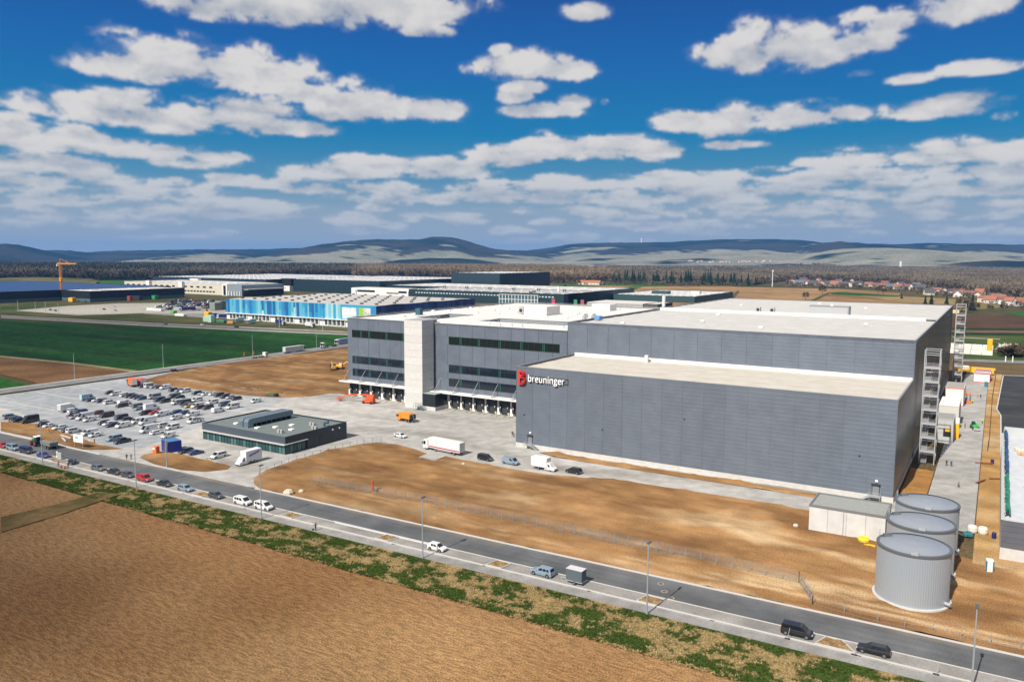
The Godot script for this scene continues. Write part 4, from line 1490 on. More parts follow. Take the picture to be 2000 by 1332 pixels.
func make_far_buildings() -> void:
	var black := mat("black sheet", 0.013, 0.017, 0.024, 0.45, 0.2)
	var slate := mat("slate sheet", 0.016, 0.036, 0.050, 0.45, 0.2)
	var pale_roof := worn("pale hall roof", 0.56, 0.54, 0.51, "roof dirt", 95.0)
	var grey_roof := worn("mid hall roof", 0.42, 0.405, 0.385, "roof dirt", 70.0)
	var cream := mat("cream wall", 0.52, 0.49, 0.40, 0.7)
	var white := mat("hall white", 0.66, 0.66, 0.64, 0.6)
	var dark_glass := mat("dark glazing", 0.015, 0.025, 0.032, 0.08)

	striped_hall(grey_roof, white)

	# the black halls with a blue collector roof at the left
	var a := hall("black_hall", "long black hall under a blue solar roof at the left edge", -1300, -911, -190, -520, 13.6, black, mat("solar roof", 0.012, 0.050, 0.150, 0.6), 0, 4.2)
	var b := nb()
	for i in 26:
		b.span(v3(-194 + i * 15.0, 13.16, -322), v3(-181 + i * 15.0, 13.42, -4))
	put("solar_row", b, mat("solar panel", 0.010, 0.055, 0.17, 0.55), a)
	slab("glass_base", v3(-194, 0, -329.7), v3(194, 4.2, -0.3), mat("pale glazing", 0.075, 0.12, 0.14, 0.15), a)
	slab("roof_light", v3(60, 13.3, -130), v3(84, 14.2, -122), white, a)
	var a2 := hall("black_hall", "black hall corner block with pale glass base behind the orange crane", -911, -846, -359, -495, 13.6, black, pale_roof, 3, 4.2)
	slab("glass_base", v3(-32.4, 0, -135.8), v3(32.3, 4.2, -0.2), M["pale glazing"], a2)

	# the cream production hall
	var w := hall("cream_hall", "long cream coloured hall with loading bays and low white roof", -1100, -850, -567, -668, 15.8, cream, pale_roof, 12)
	for i in 30:
		slab("window", v3(-118 + i * 7.4, 3.6, 0.12), v3(-113 + i * 7.4, 5.6, 0.4), dark_glass, w)
		if i % 2 == 0:
			slab("window", v3(-118 + i * 7.4, 10.0, 0.12), v3(-111.5 + i * 7.4, 12.2, 0.4), dark_glass, w)
	for x in [-60.0, 22.0]:
		slab("pier", v3(x, 0, 0.2), v3(x + 9.0, 18.5, 5.0), white, w)
	var wt := thing("framed_block", "grey and white framed office end of the cream hall with thin white fins", "building", v3(-820, 0, -560))
	slab("wall", v3(-28, 0, -40), v3(-17, 17.0, 0), white, wt)
	slab("window", v3(-25, 1, 0.02), v3(-20, 15, 0.4), dark_glass, wt)
	slab("wall", v3(-17, 0, -80), v3(14, 16.0, -1.0), mat("blue grey wall", 0.20, 0.24, 0.27, 0.5), wt)
	for i in 5:
		slab("fin", v3(-14 + i * 6.0, 0.2, -0.98), v3(-12.6 + i * 6.0, 7.0, 0.3), white, wt)
	slab("canopy", v3(14, 9.5, -75), v3(24, 10.4, -4), grey_roof, wt)
	slab("window", v3(14.02, 0, -78), v3(15, 9.4, -3), dark_glass, wt)

	# the big dark halls at the edge of the wood
	hall("long_black_hall", "farthest long dark hall with a white ribbed roof, left part", -1206, -902, -690, -985, 19.6, slate, pale_roof, 26)
	hall("long_black_hall", "dark slate hall with white roof strips behind the white office block", -900, -691, -729, -990, 20.2, slate, pale_roof, 20)
	var ch := thing("corner_block", "black corner block with a white box beneath it between the dark halls", "building", v3(-893, 0, -724))
	slab("wall", v3(-12, 8.6, -12), v3(12, 20.6, 0), mat("black core", 0.008, 0.009, 0.012, 0.5), ch)
	slab("base", v3(-12, 0, -10), v3(11.8, 8.6, 3), white, ch)
	var wb := thing("white_plant_house", "white plant house with slanting stair before the far dark hall", "building", v3(-1085, 0, -684))
	slab("wall", v3(-34, 0, -4), v3(34, 14.2, 4), white, wb)
	slab("tower", v3(-2, 14.2, -4), v3(20, 18, 3), white, wb)
	b = nb()
	b.bar(v3(-16, 2, 4.4), v3(2, 16, 4.4), 0.7)
	put("stair", b, slate, wb)
	hall("high_store", "tall black windowless cube rising above the grey roofs", -665, -568, -881, -1050, 31.6, slate, pale_roof, 7)
	hall("mid_hall", "wide dark hall with a dotted line of small windows", -562, -322, -640, -742, 14.3, mat("petrol sheet", 0.018, 0.042, 0.050, 0.45, 0.2), grey_roof, 16)
	hall("mid_hall", "rear roofs of the dark hall in front of the black cube", -690, -330, -743, -875, 14.0, slate, pale_roof, 16)
	var dots := get_node("mid_hall")
	for i in 46:
		slab("window", v3(-108 + i * 4.7, 9.4, 0.16), v3(-105.2 + i * 4.7, 10.9, 0.45), mat("lit window", 0.42, 0.50, 0.52, 0.2), dots)
	for i in 6:
		roof_unit(dots, v3(-95 + i * 38.0, 13.9, -48), 4.2)
	b = nb()
	b.tube(v3(80, 13.8, -60), v3(80, 21, -60), 1.3, 1.3, 10)
	put("chimney", b, white, dots)
	# the white office wing
	var of := thing("office_wing", "white two-storey office wing with dark strip windows and no roof overhang", "office building", v3(-634, 0, -665))
	slab("wall", v3(-57, 0, -34), v3(57, 12.1, 0), white, of)
	for q in [[-45, -11, 6.6, 9.6], [11, 33, 5.4, 7.0], [33, 48, 6.6, 9.6], [-48, -46.6, 3, 10], [51, 54.5, 1, 9.5]]:
		slab("window", v3(q[0], q[2], -0.2), v3(q[1], q[3], 0.12), dark_glass, of)
	slab("roof", v3(-56, 12.1, -33), v3(56, 12.5, -1), pale_roof, of)
	# the glass cube
	var gc := thing("glass_office", "two-storey glass office cube with white frame grid and flat roof", "office building", v3(-385, 0, -637))
	slab("glazing", v3(-28, 0, -33), v3(28, 11.4, -0.3), mat("cube glazing", 0.05, 0.11, 0.14, 0.10), gc)
	slab("roof", v3(-28.6, 11.4, -33.6), v3(28.6, 12.0, 0.4), pale_roof, gc)
	for i in 13:
		slab("frame", v3(-28.3 + i * 4.7, 0, -0.3), v3(-27.6 + i * 4.7, 11.4, 0.3), white, gc)
		slab("fin", v3(27.7, 0, -0.6 - i * 2.7), v3(28.3, 11.4, -0.2 - i * 2.7), mat("pale fin", 0.45, 0.46, 0.42, 0.5), gc)
	slab("frame", v3(-28.3, 5.5, -0.28), v3(28.3, 6.1, 0.34), white, gc)
	b = nb()
	b.prism(PackedVector2Array([v2(-8, 12), v2(12, 12), v2(12, 16.5)]), -24, -6)
	put("roof_house", b, grey_roof, gc)
	# low blocks in front of them
	var sl := thing("slatted_building", "low building clad in upright grey slats with two dark window strips", "building", v3(-236, 0, -604))
	slab("wall", v3(-37, 0, -52), v3(31, 8.0, -0.3), mat("slat back", 0.26, 0.26, 0.25, 0.7), sl)
	for i in 46:
		slab("slat", v3(-37 + i * 1.48, 0, -0.28), v3(-36.3 + i * 1.48, 8.0, 0.05), mat("slat", 0.42, 0.415, 0.40, 0.7), sl)
	for q in [[-26, -12], [-1, 8], [10, 19]]:
		slab("window", v3(q[0], 2.4, 0.0), v3(q[1], 4.8, 0.2), dark_glass, sl)
	slab("roof", v3(-36.5, 8.0, -51.5), v3(30.5, 8.3, -0.5), pale_roof, sl)
	var brown := mat("brown sheet", 0.085, 0.078, 0.078, 0.6)
	hall("brown_hall", "small brown hall with flat pale roof beside the slatted building", -204, -188, -604, -650, 8.6, brown, pale_roof)
	hall("brown_hall", "grey brown flat hall right of the white chimney stack", -172, -125, -560, -660, 7.5, brown, grey_roof)
	var st := thing("chimney_stack", "pale concrete chimney stack between the slatted and the brown hall", "chimney", v3(-184, 0, -612))
	b = nb()
	b.tube(Vector3.ZERO, v3(0, 17.5, 0), 2.0, 1.9, 12)
	put("shaft", b, white, st)
	var pv := thing("glass_pavilion", "small white framed pavilion with three dark openings at the roof edge", "building", v3(-158, 0, -548))
	slab("wall", v3(-18, 0, -8), v3(14, 5.2, 0), white, pv)
	for i in 3:
		slab("window", v3(-17 + i * 9.5, 1.0, 0.01), v3(-9.5 + i * 9.5, 4.4, 0.2), dark_glass, pv)
	b = nb()
	b.prism(PackedVector2Array([v2(2, 5.2), v2(14, 5.2), v2(8, 8.4)]), -8, 0)
	put("gable", b, white, pv)
	var gh := hall("green_hall", "long low petrol green hall with pale striped roof before brown fields", -331, -213, -800, -975, 8.2, mat("green sheet", 0.024, 0.060, 0.065, 0.5), pale_roof, 12)
	slab("roof_house", v3(-20, 7.8, -60), v3(4, 12, -48), M["green sheet"], gh)
	slab("roof_house", v3(30, 7.8, -80), v3(42, 12, -70), white, gh)
	hall("black_hall", "dark hall end wall right of the glass office cube", -356, -322, -652, -738, 13.9, black, grey_roof)
	# hoardings before it
	for q in [["red hoarding panel standing before the dark hall", -330.0, 0.45, 0.05, 0.09], ["green hoarding panel on a post before the dark hall", -300.0, 0.03, 0.22, 0.12], ["dull red hoarding panel right of the green one", -291.0, 0.30, 0.08, 0.08]]:
		var hb := thing("hoarding", q[0], "hoarding", v3(q[1], 0, -628))
		slab("panel", v3(-2.2, 2.6, -0.15), v3(2.2, 9.0, 0.15), mat("hoarding %d" % int(q[1]), q[2], q[3], q[4], 0.6), hb)
		b = nb()
		b.bar(v3(0, 0, -0.25), v3(0, 9.0, -0.25), 0.3)
		put("post", b, white, hb)

	# the farmhouses
	gabled("farmhouse", "long farmhouse with orange tiled roof below the bare wood", "farmhouse", v3(-618.69, 0, -1312.97), 0.15, 52, 13, 5, 9, Color(0.36, 0.12, 0.055), Color(0.62, 0.58, 0.50), 7)
	gabled("farmhouse", "long yellow farmhouse with dark brown roof behind the tall hall corner", "farmhouse", v3(67.95, 0, -782.8), 0.05, 46, 11, 5, 8.5, Color(0.055, 0.045, 0.042), Color(0.60, 0.47, 0.26), 9)
	var shed_ := thing("barn", "small grey open barn right of the orange roofed farmhouse", "barn", v3(-613.08, 0, -1356.71))
	b = nb()
	b.prism(PackedVector2Array([v2(-10, 0), v2(10, 0), v2(10, 3), v2(0, 6), v2(-10, 3)]), -5, 5)
	put("wall", b, mat("barn board", 0.13, 0.11, 0.10, 0.9), shed_)

	far_village()
	far_yard()


# a gabled house: walls, roof slabs with eaves, windows
func gabled(called: String, label: String, category: String, at: Vector3, turn: float, l: float, w: float, eave: float, ridge: float, roof: Color, wall: Color, windows: int, group := "") -> Node3D:
	var t := thing(called, label, category, at, turn, group)
	var b := nb()
	b.prism(PackedVector2Array([v2(-w * 0.5, 0), v2(w * 0.5, 0), v2(w * 0.5, eave), v2(0, ridge), v2(-w * 0.5, eave)]), -l * 0.5, l * 0.5, Transform3D(Basis(Vector3.UP, PI / 2), Vector3.ZERO))
	put("wall", b, mat("plaster %.2f %.2f %.2f" % [wall.r, wall.g, wall.b], wall.r, wall.g, wall.b, 0.85), t)
	b = nb()
	var e := 0.7
	for s in [-1, 1]:
		var k := (ridge - eave) / (w * 0.5)
		var lowy := eave - k * e
		b.prism(PackedVector2Array([v2(s * (w * 0.5 + e), lowy + 0.04), v2(s * (w * 0.5 + e), lowy + 0.38), v2(0, ridge + 0.38), v2(0, ridge + 0.04)]), -l * 0.5 - e, l * 0.5 + e, Transform3D(Basis(Vector3.UP, PI / 2), Vector3.ZERO))
	var r := put("roof", b, mat("tiles %.2f %.2f %.2f" % [roof.r, roof.g, roof.b], roof.r, roof.g, roof.b, 0.85), t)
	if windows > 0:
		for i in windows:
			b = nb()
			var x := -l * 0.5 + (i + 0.5) * l / windows
			b.span(v3(x - 0.6, eave * 0.28, w * 0.5 - 0.05), v3(x + 0.6, eave * 0.28 + 1.5, w * 0.5 + 0.06))
			put("window", b, mat("dark glazing", 0.015, 0.025, 0.032, 0.08), t)
		slab("chimney", v3(l * 0.2, ridge - 0.6, -0.5), v3(l * 0.2 + 0.9, ridge + 1.4, 0.4), mat("brick stack", 0.22, 0.10, 0.07, 0.9), r)
	return t


func far_village() -> void:
	var r := RandomNumberGenerator.new()
	r.seed = 5
	var spots := [
		v3(-270.33, 0, -1633.84), v3(-249.88, 0, -1609.78), v3(-243.91, 0, -1655.2), v3(-217.35, 0, -1596.8), v3(-198.46, 0, -1574.16), v3(-185.84, 0, -1584.23), v3(-167.77, 0, -1562.14), v3(-148.54, 0, -1542.17), v3(-136.26, 0, -1551.89), v3(-133.23, 0, -1626.19), v3(-289.67, 0, -1846.9), v3(-250.31, 0, -1829.72), v3(-202.21, 0, -1821.45), v3(-170.67, 0, -1801.21),
		v3(-104.55, 0, -1576.97), v3(-88.31, 0, -1555.63), v3(-67.48, 0, -1507.02), v3(-52.57, 0, -1487.77), v3(-38.12, 0, -1469.09), v3(-27.56, 0, -1507.26), v3(-11.13, 0, -1461.01), v3(2.3, 0, -1443.26), v3(-83.8, 0, -1665.63), v3(-49.52, 0, -1620.52), v3(-20.01, 0, -1609.46),
		v3(28.89, 0, -1245.19), v3(34.06, 0, -1339.1), v3(47.23, 0, -1325.59), v3(61.06, 0, -1290.99), v3(76.31, 0, -1239.35), v3(87.85, 0, -1208.63), v3(99.24, 0, -1161.76), v3(69.71, 0, -1195.11), v3(110.82, 0, -1056.14), v3(118.88, 0, -1032.72), v3(126.96, 0, -1067.92), v3(135.18, 0, -1016.53), v3(142.83, 0, -982.26), v3(150.96, 0, -975.4), v3(100.08, 0, -1277.65), v3(122.23, 0, -1144.09)]
	var roofs := [["brown red", Color(0.17, 0.08, 0.06)], ["rust red", Color(0.24, 0.105, 0.07)], ["dark grey", Color(0.07, 0.065, 0.07)], ["red", Color(0.29, 0.11, 0.065)], ["slate blue", Color(0.10, 0.12, 0.15)]]
	var walls := [["white", Color(0.68, 0.67, 0.64)], ["cream", Color(0.60, 0.54, 0.44)], ["pale grey", Color(0.50, 0.49, 0.47)]]
	var ord := ["first", "second", "third", "fourth", "fifth", "sixth", "seventh", "eighth", "ninth", "tenth", "eleventh", "twelfth", "thirteenth", "fourteenth", "fifteenth", "sixteenth", "seventeenth", "eighteenth", "nineteenth", "twentieth"]
	var list := []
	for p in spots:
		list.append(p)
	list.sort_custom(func(p, q): return p.x * 0.852 - p.z * 0.524 < q.x * 0.852 - q.z * 0.524)
	var i := 0
	for p in list:
		var a = roofs[r.randi() % 5]
		var w = walls[mini(2, r.randi() % 5)]
		var where := "%s from the left of the village" % ord[i] if i < 20 else "%s from the right of the village" % ord[list.size() - 1 - i] if list.size() - 1 - i < 20 else "in the very middle of the village"
		gabled("village_house", "%s house with %s roof, %s" % [w[0], a[0], where], "house", p, r.randf_range(-0.6, 0.6) + (PI / 2 if r.randf() < 0.3 else 0.0), r.randf_range(13, 19), r.randf_range(9, 12), r.randf_range(4.5, 6.5), r.randf_range(8.5, 11), a[1], w[1], 3, "houses of the village beyond the fields")
		i += 1
	# villages at the foot of the hills, a few pixels each
	var groups := [
		["white and red house in the village below the central hill gap", [v2(1105, 1165), v2(506, 510)], 14, 4600.0],
		["small pale house of the village strung along the hill foot", [v2(1175, 1330), v2(511, 516)], 34, 4300.0],
		["tiny white house in the row along the vineyard slope", [v2(1345, 1500), v2(502, 507)], 30, 6000.0],
		["tiny far white house below the left wooded ridge", [v2(255, 330), v2(504, 509)], 14, 6000.0]]
	var rows := [[v3(-2062, 43.0, -3948), v3(-1902, 37.9, -4028)], [v3(-1704, 26.3, -3679), v3(-1319, 31.4, -3838)], [v3(-1807, 43.2, -5363), v3(-1284, 56.9, -5518)], [v3(-4579, 22.7, -2823), v3(-4454, 26.5, -3009)]]
	for g in 4:
		var n: int = groups[g][2]
		for k in n:
			var p: Vector3 = rows[g][0].lerp(rows[g][1], (k + r.randf()) / n)
			p += v3(r.randf_range(-40, 40), 0, r.randf_range(-60, 60))
			p.y = hill_height(p.x, p.z) - 1.0
			var red := r.randf() < 0.5
			gabled("hill_village_house", groups[g][0], "house", p, r.randf() * PI, r.randf_range(11, 18), 9, 6, 10, Color(0.36, 0.13, 0.08) if red else Color(0.30, 0.22, 0.20), Color(0.60, 0.57, 0.52), 0, "houses of the village: " + groups[g][0])


# the hall whose walls carry upright blue stripes
func striped_hall(roof: Material, white: Material) -> void:
	var x0 := -490.0
	var x1 := -305.0
	var z0 := -281.0
	var z1 := -424.0
	var h := 18.9
	var t := thing("striped_hall", "distribution hall with upright blue stripes above white loading docks", "warehouse", v3(x0, 0, z0))
	var l := x1 - x0
	var d := z0 - z1
	var b := nb()
	b.span(v3(0.3, 0, -d + 0.3), v3(l - 0.3, h - 0.5, -0.3))
	put("wall", b, white, t)
	var r := RandomNumberGenerator.new()
	r.seed = 44
	var blues := [Color(0.02, 0.13, 0.33), Color(0.03, 0.20, 0.42), Color(0.035, 0.27, 0.45), Color(0.09, 0.34, 0.47), Color(0.16, 0.42, 0.50), Color(0.015, 0.10, 0.27), Color(0.30, 0.50, 0.56)]
	var x := 0.0
	var low := 6.3
	while x < l - 56.0:
		var w: float = [1.7, 2.6, 3.4][r.randi() % 3]
		var c: int = [0, 1, 1, 2, 2, 2, 3, 3, 4, 5][r.randi() % 10]
		var cut := low + (h - low) * r.randf_range(0.25, 0.8)
		var two := r.randf() < 0.35
		var m := mat("stripe %d" % c, blues[c].r, blues[c].g, blues[c].b, 0.45)
		slab("stripe_panel", v3(x + 0.03, cut if two else low, -0.29), v3(minf(x + w, l - 56.0) - 0.03, h, 0.02), m, t)
		if two:
			var c2 := mini(6, c + 1)
			slab("stripe_panel", v3(x + 0.03, low, -0.29), v3(minf(x + w, l - 56.0) - 0.03, cut - 0.04, 0.0), mat("stripe %d" % c2, blues[c2].r, blues[c2].g, blues[c2].b, 0.45), t)
		x += w
	# pale stripes and two printed picture panels at the right end
	for i in 6:
		b = nb()
		b.span(v3(l - 56.0 + i * 2.8, low, -0.29), v3(l - 53.3 + i * 2.8, h, 0.02))
		var c := [6, 4, 6, 2, 6, 4][i] as int
		put("stripe_panel", b, mat("stripe %d" % c, blues[c].r, blues[c].g, blues[c].b, 0.45), t)
	for q in [[l - 39.0, l - 20.5, false], [l - 20.0, l - 5.0, true]]:
		slab("stripe_panel", v3(q[0], low, -0.29), v3(q[1], h, 0.01), M["stripe 2"], t)
		b = nb()
		b.span(v3(q[0] + 1.2, low + 0.8, 0.02), v3(q[1] - 1.0, h - 2.2, 0.10))
		var pic := put("picture_panel", b, picture(q[2]), t)
		pic.set_meta("label", "picture panel printed in green and pale tones" if q[2] else "picture panel printed in white and pale blue")
	slab("stripe_panel", v3(l - 4.9, low, -0.29), v3(l, h, 0.02), M["stripe 1"], t)
	var z := 0.3
	while z < d:
		var w: float = [1.9, 2.8, 4.0, 5.5][r.randi() % 4]
		var c: int = [0, 1, 2, 0, 1, 3][r.randi() % 6]
		var navy := [Color(0.012, 0.045, 0.16), Color(0.02, 0.075, 0.24), Color(0.025, 0.10, 0.30), Color(0.02, 0.02, 0.11)]
		slab("stripe_panel", v3(l - 0.29, low, -minf(z + w, d) + 0.03), v3(l + 0.02, h, -z), mat("navy %d" % c, navy[c].r, navy[c].g, navy[c].b, 0.45), t)
		z += w
	slab("dock_canopy", v3(0, 5.6, 0.0), v3(l, 6.25, 1.6), white, t)
	var gx := 5.0
	var k := 0
	while gx < l - 8.0:
		k += 1
		if k % 6 == 0:
			gx += 6.0
			continue
		slab("dock_door", v3(gx, 0.9, -0.32), v3(gx + 3.4, 5.3, -0.1), mat("far dock", 0.045, 0.055, 0.062, 0.6), t)
		slab("pier", v3(gx + 3.7, 0, -0.3), v3(gx + 4.4, 5.6, 0.5), white, t)
		gx += 4.9
	b = nb()
	for i in 3:
		b.quad(v3(0.2, h - 0.4, -i * d / 3.0), v3(l - 0.2, h - 0.4, -i * d / 3.0), v3(l - 0.2, h + 0.5, -(i + 0.5) * d / 3.0), v3(0.2, h + 0.5, -(i + 0.5) * d / 3.0))
		b.quad(v3(0.2, h + 0.5, -(i + 0.5) * d / 3.0), v3(l - 0.2, h + 0.5, -(i + 0.5) * d / 3.0), v3(l - 0.2, h - 0.4, -(i + 1) * d / 3.0), v3(0.2, h - 0.4, -(i + 1) * d / 3.0))
	var rf := put("roof", b, roof, t)
	for i in 11:
		for j in 6:
			chunk("smoke_hatch", v3(9 + i * 16.6, h + 0.7, -12 - j * 23.0), v3(2.4, 1.1, 2.4), 0.2, mat("hatch", 0.06, 0.065, 0.07, 0.4), rf)


# what is printed on the two picture panels: soft pale shapes
func picture(green: bool) -> StandardMaterial3D:
	var m := mat("print %s" % green, 0.8, 0.8, 0.8, 0.5)
	var n := fnoise(70 if green else 71, 0.03, 3)
	var im := Image.create(96, 64, false, Image.FORMAT_RGB8)
	for y in 64:
		for x in 96:
			var v := n.get_noise_2d(x, y)
			var q := Color(0.86, 0.86, 0.85)
			if green:
				q = Color(0.62, 0.78, 0.24) if absf(x - 48 + v * 16.0) > 22.0 + v * 12.0 else Color(0.85, 0.86, 0.85).lerp(Color(0.70, 0.72, 0.72), clampf(v * 2.0, 0.0, 1.0))
			else:
				q = Color(0.62, 0.80, 0.88).lerp(Color(0.9, 0.9, 0.9), clampf(0.6 + (y - x * 0.35) / 46.0 + v, 0.0, 1.0))
			im.set_pixel(x, y, q)
	m.albedo_texture = ImageTexture.create_from_image(im)
	m.uv1_triplanar = true
	m.uv1_scale = v3(1.0 / 18.5, 1.0 / 10.0, 1.0 / 18.5)
	return m


# the crowded yard between the halls: parked cars in rows, cabins, crane, fences
func far_yard() -> void:
	var r := RandomNumberGenerator.new()
	r.seed = 8
	# the tower crane
	var c: Vector3 = v3(-917.02, 0, -363.23)
	var crane := thing("tower_crane", "orange yellow tower crane with long level jib beside the blue roof", "crane", c)
	var orange := mat("crane orange", 0.62, 0.24, 0.03, 0.5)
	var b := nb()
	b.cut_box(v3(0, 1.2, 0), v3(8, 2.4, 8), 0.3)
	b.cut_box(v3(-2, 3.2, 0), v3(3, 2.0, 6), 0.2)
	put("base", b, orange, crane)
	b = nb()
	for s in [v2(-1.1, -1.1), v2(1.1, -1.1), v2(1.1, 1.1), v2(-1.1, 1.1)]:
		b.bar(v3(s.x, 2.2, s.y), v3(s.x, 48, s.y), 0.34)
	for i in 18:
		var y := 2.4 + i * 2.5
		b.bar(v3(-1.1, y, 1.1), v3(1.1, y + 2.5, 1.1), 0.3)
		b.bar(v3(-1.1, y, -1.1), v3(1.1, y + 2.5, -1.1), 0.3)
		b.bar(v3(1.1, y, 1.1), v3(1.1, y + 2.5, -1.1), 0.3)
		b.bar(v3(-1.1, y, 1.1), v3(-1.1, y + 2.5, -1.1), 0.3)
	put("mast", b, orange, crane)
	chunk("collar", v3(0, 27, 0), v3(3.4, 5, 3.4), 0.6, orange, crane)
	b = nb()
	b.bar(v3(-7, 48, 0), v3(38, 48, 0), 0.7)
	b.bar(v3(-7, 46.6, 0.9), v3(38, 47.2, 0.9), 0.45)
	b.bar(v3(-7, 46.6, -0.9), v3(38, 47.2, -0.9), 0.45)
	for i in 20:
		b.bar(v3(-6 + i * 2.2, 46.7, 0.9), v3(-5 + i * 2.2, 48, 0), 0.3)
		b.bar(v3(-5 + i * 2.2, 48, 0), v3(-4 + i * 2.2, 46.7, -0.9), 0.3)
	put("jib", b, orange, crane)
	b = nb()
	b.bar(v3(0, 48, 0), v3(0, 54, 0), 0.5)
	b.bar(v3(0, 54, 0), v3(20, 48.3, 0), 0.22)
	b.bar(v3(15, 48, 0), v3(15, 52, 0), 0.4)
	put("tower_head", b, orange, crane)
	block("counterweight", v3(-6, 45.4, 0), v3(2.4, 2.8, 2.2), M["kerb"], crane)
	# rows of parked cars: nothing tells most of these apart
	var paint := [Color(0.03, 0.05, 0.09), Color(0.02, 0.022, 0.027), Color(0.09, 0.13, 0.16), Color(0.55, 0.56, 0.56), Color(0.28, 0.30, 0.32), Color(0.05, 0.09, 0.12), Color(0.30, 0.05, 0.05)]
	var names := ["navy", "black", "blue grey", "white", "silver", "petrol", "red"]
	var a0: Vector3 = v3(-651.99, 0, -311.19)
	var a1: Vector3 = v3(-597.13, 0, -360.31)
	var e0: Vector3 = v3(-802.02, 0, -447.79)
	var e1: Vector3 = v3(-741.18, 0, -477.47)
	for j in 11:
		for i in 17:
			if r.randf() < 0.16:
				continue
			var u := (i + 0.5 + r.randf_range(-0.12, 0.12)) / 17.0
			var v := (j + 0.5 * (j % 2) * 0.4) / 10.5
			var p := a0.lerp(a1, u).lerp(e0.lerp(e1, u), v)
			var k := [0, 0, 1, 1, 2, 3, 3, 4, 5, 5, 6][r.randi() % 11] as int
			small_car(p, (PI if r.randf() < 0.3 else 0.0) + r.randf_range(-0.06, 0.06), paint[k], "%s car in the crowded car park left of the striped hall" % names[k], "%s cars crowded left of the striped hall" % names[k], r.randf() < 0.18)
	for q in [[v3(-736.55, 0, -251.01), 0, "black car alone at the left of the empty gravel lot"], [v3(-720.65, 0, -247.76), 1, "black van beside a car on the empty gravel lot"], [v3(-698.75, 0, -287.89), 1, "small dark car in the middle of the gravel lot"], [v3(-737.99, 0, -323.94), 3, "white car at the back of the gravel lot"], [v3(-674.28, 0, -285.52), 4, "silver car at the front edge of the gravel lot"], [v3(-850.05, 0, -354.98), 0, "dark blue car beside the yellow machine under the crane"], [v3(-483.91, 0, -212.62), 2, "grey blue car driving on the country road"], [v3(-447.65, 0, -222.31), 3, "white car driving on the country road"], [v3(-410.4, 0, -227.37), 1, "black car on the country road before the striped hall"]]:
		small_car(q[0], 1.4 if q[0].z > -330 else r.randf() * 3.0, paint[q[1]], q[2], "", false)
	# cabins, containers and skips
	var boxes := [
		[v3(-640.55, 0, -309.5), 22.0, 2.8, 4.0, 0.10, "long white cabin row at the edge of the crowded car park", "cabin", Color(0.62, 0.62, 0.61)],
		[v3(-627.01, 0, -328.97), 12.0, 3.2, 5.0, 0.1, "silver grey cabin beside the white cabin row", "cabin", Color(0.30, 0.34, 0.37)],
		[v3(-556.33, 0, -279.9), 13.0, 2.0, 4.0, 0.05, "low white container on the grass before the works", "container", Color(0.66, 0.65, 0.63)],
		[v3(-598.41, 0, -301.81), 5.0, 2.4, 5.0, 0.1, "bright green skip at the corner of the car park", "skip", Color(0.10, 0.40, 0.06)],
		[v3(-846.05, 0, -446.33), 14.0, 5.0, 6.0, 0.1, "green container against the black hall, left one", "container", Color(0.03, 0.25, 0.09)],
		[v3(-857.98, 0, -469.99), 14.0, 5.0, 6.0, 0.1, "green container against the black hall, right one", "container", Color(0.04, 0.28, 0.12)],
		[v3(-836.99, 0, -407.16), 5.0, 6.0, 5.0, 0.1, "red container end against the black hall glass base", "container", Color(0.32, 0.04, 0.05)],
		[v3(-841.51, 0, -418.75), 18.0, 5.5, 5.0, 0.1, "black trailer box behind the red container end", "container", Color(0.025, 0.025, 0.035)],
		[v3(-873.2, 0, -351.92), 7.0, 5.0, 6.0, 0.2, "yellow site machine housing at the crane foot", "container", Color(0.66, 0.40, 0.03)],
		[v3(-478.97, 0, -251.94), 7.0, 4.6, 5.0, 0.0, "mint green crate stack at the corner of the truck yard", "crates", Color(0.42, 0.62, 0.48)],
		[v3(-469.47, 0, -248.42), 4.0, 6.5, 4.0, 0.0, "tall pale green crate stack beside the blue trailer", "crates", Color(0.45, 0.68, 0.55)],
		[v3(-462.48, 0, -253.27), 12.0, 2.2, 4.0, 0.0, "dark green flat container on the grass by the truck yard", "container", Color(0.06, 0.20, 0.10)],
		[v3(-602.03, 0, -356.81), 9.0, 8.0, 10.0, 0.0, "grey green stacked pallets left of the striped hall", "crates", Color(0.20, 0.24, 0.20)],
		[v3(-603.96, 0, -365.71), 9.0, 9.5, 10.0, 0.0, "dull green pallet tower touching the striped hall", "crates", Color(0.17, 0.20, 0.16)],
		[v3(-444.59, 0, -249.32), 6.0, 2.4, 3.0, 0.3, "orange sand coloured skip on the grass", "skip", Color(0.50, 0.27, 0.09)]]
	for q in boxes:
		var o := thing("cabin" if q[6] == "cabin" else "skip" if q[6] == "skip" else "container" if q[6] == "container" else "crate_stack", q[5], q[6], q[0], q[4])
		var m := mat("box %.2f %.2f %.2f" % [q[7].r, q[7].g, q[7].b], q[7].r, q[7].g, q[7].b, 0.6)
		chunk("body", v3(0, q[2] * 0.5, 0), v3(q[1], q[2], q[3]), 0.15, m, o)
		b = nb()
		for i in int(q[1] / 1.5):
			b.span(v3(-q[1] * 0.5 + 0.5 + i * 1.5, 0.2, q[3] * 0.5), v3(-q[1] * 0.5 + 0.8 + i * 1.5, q[2] - 0.3, q[3] * 0.5 + 0.12))
		put("rib", b, m, o)
	# the yellow loader and a blue parcel banner by the corner
	var ld := thing("material_handler", "yellow material handler with raised dark arm by the striped hall corner", "excavator", v3(-507.92, 0, -274.7))
	chunk("cab", v3(0, 4.0, 0), v3(6, 5.0, 5), 0.6, mat("site yellow", 0.68, 0.38, 0.02, 0.5), ld)
	b = nb()
	b.bar(v3(-1, 6, 0), v3(-6, 17, 0), 1.2)
	b.bar(v3(-6, 17, 0), v3(-4, 10, 0), 1.0)
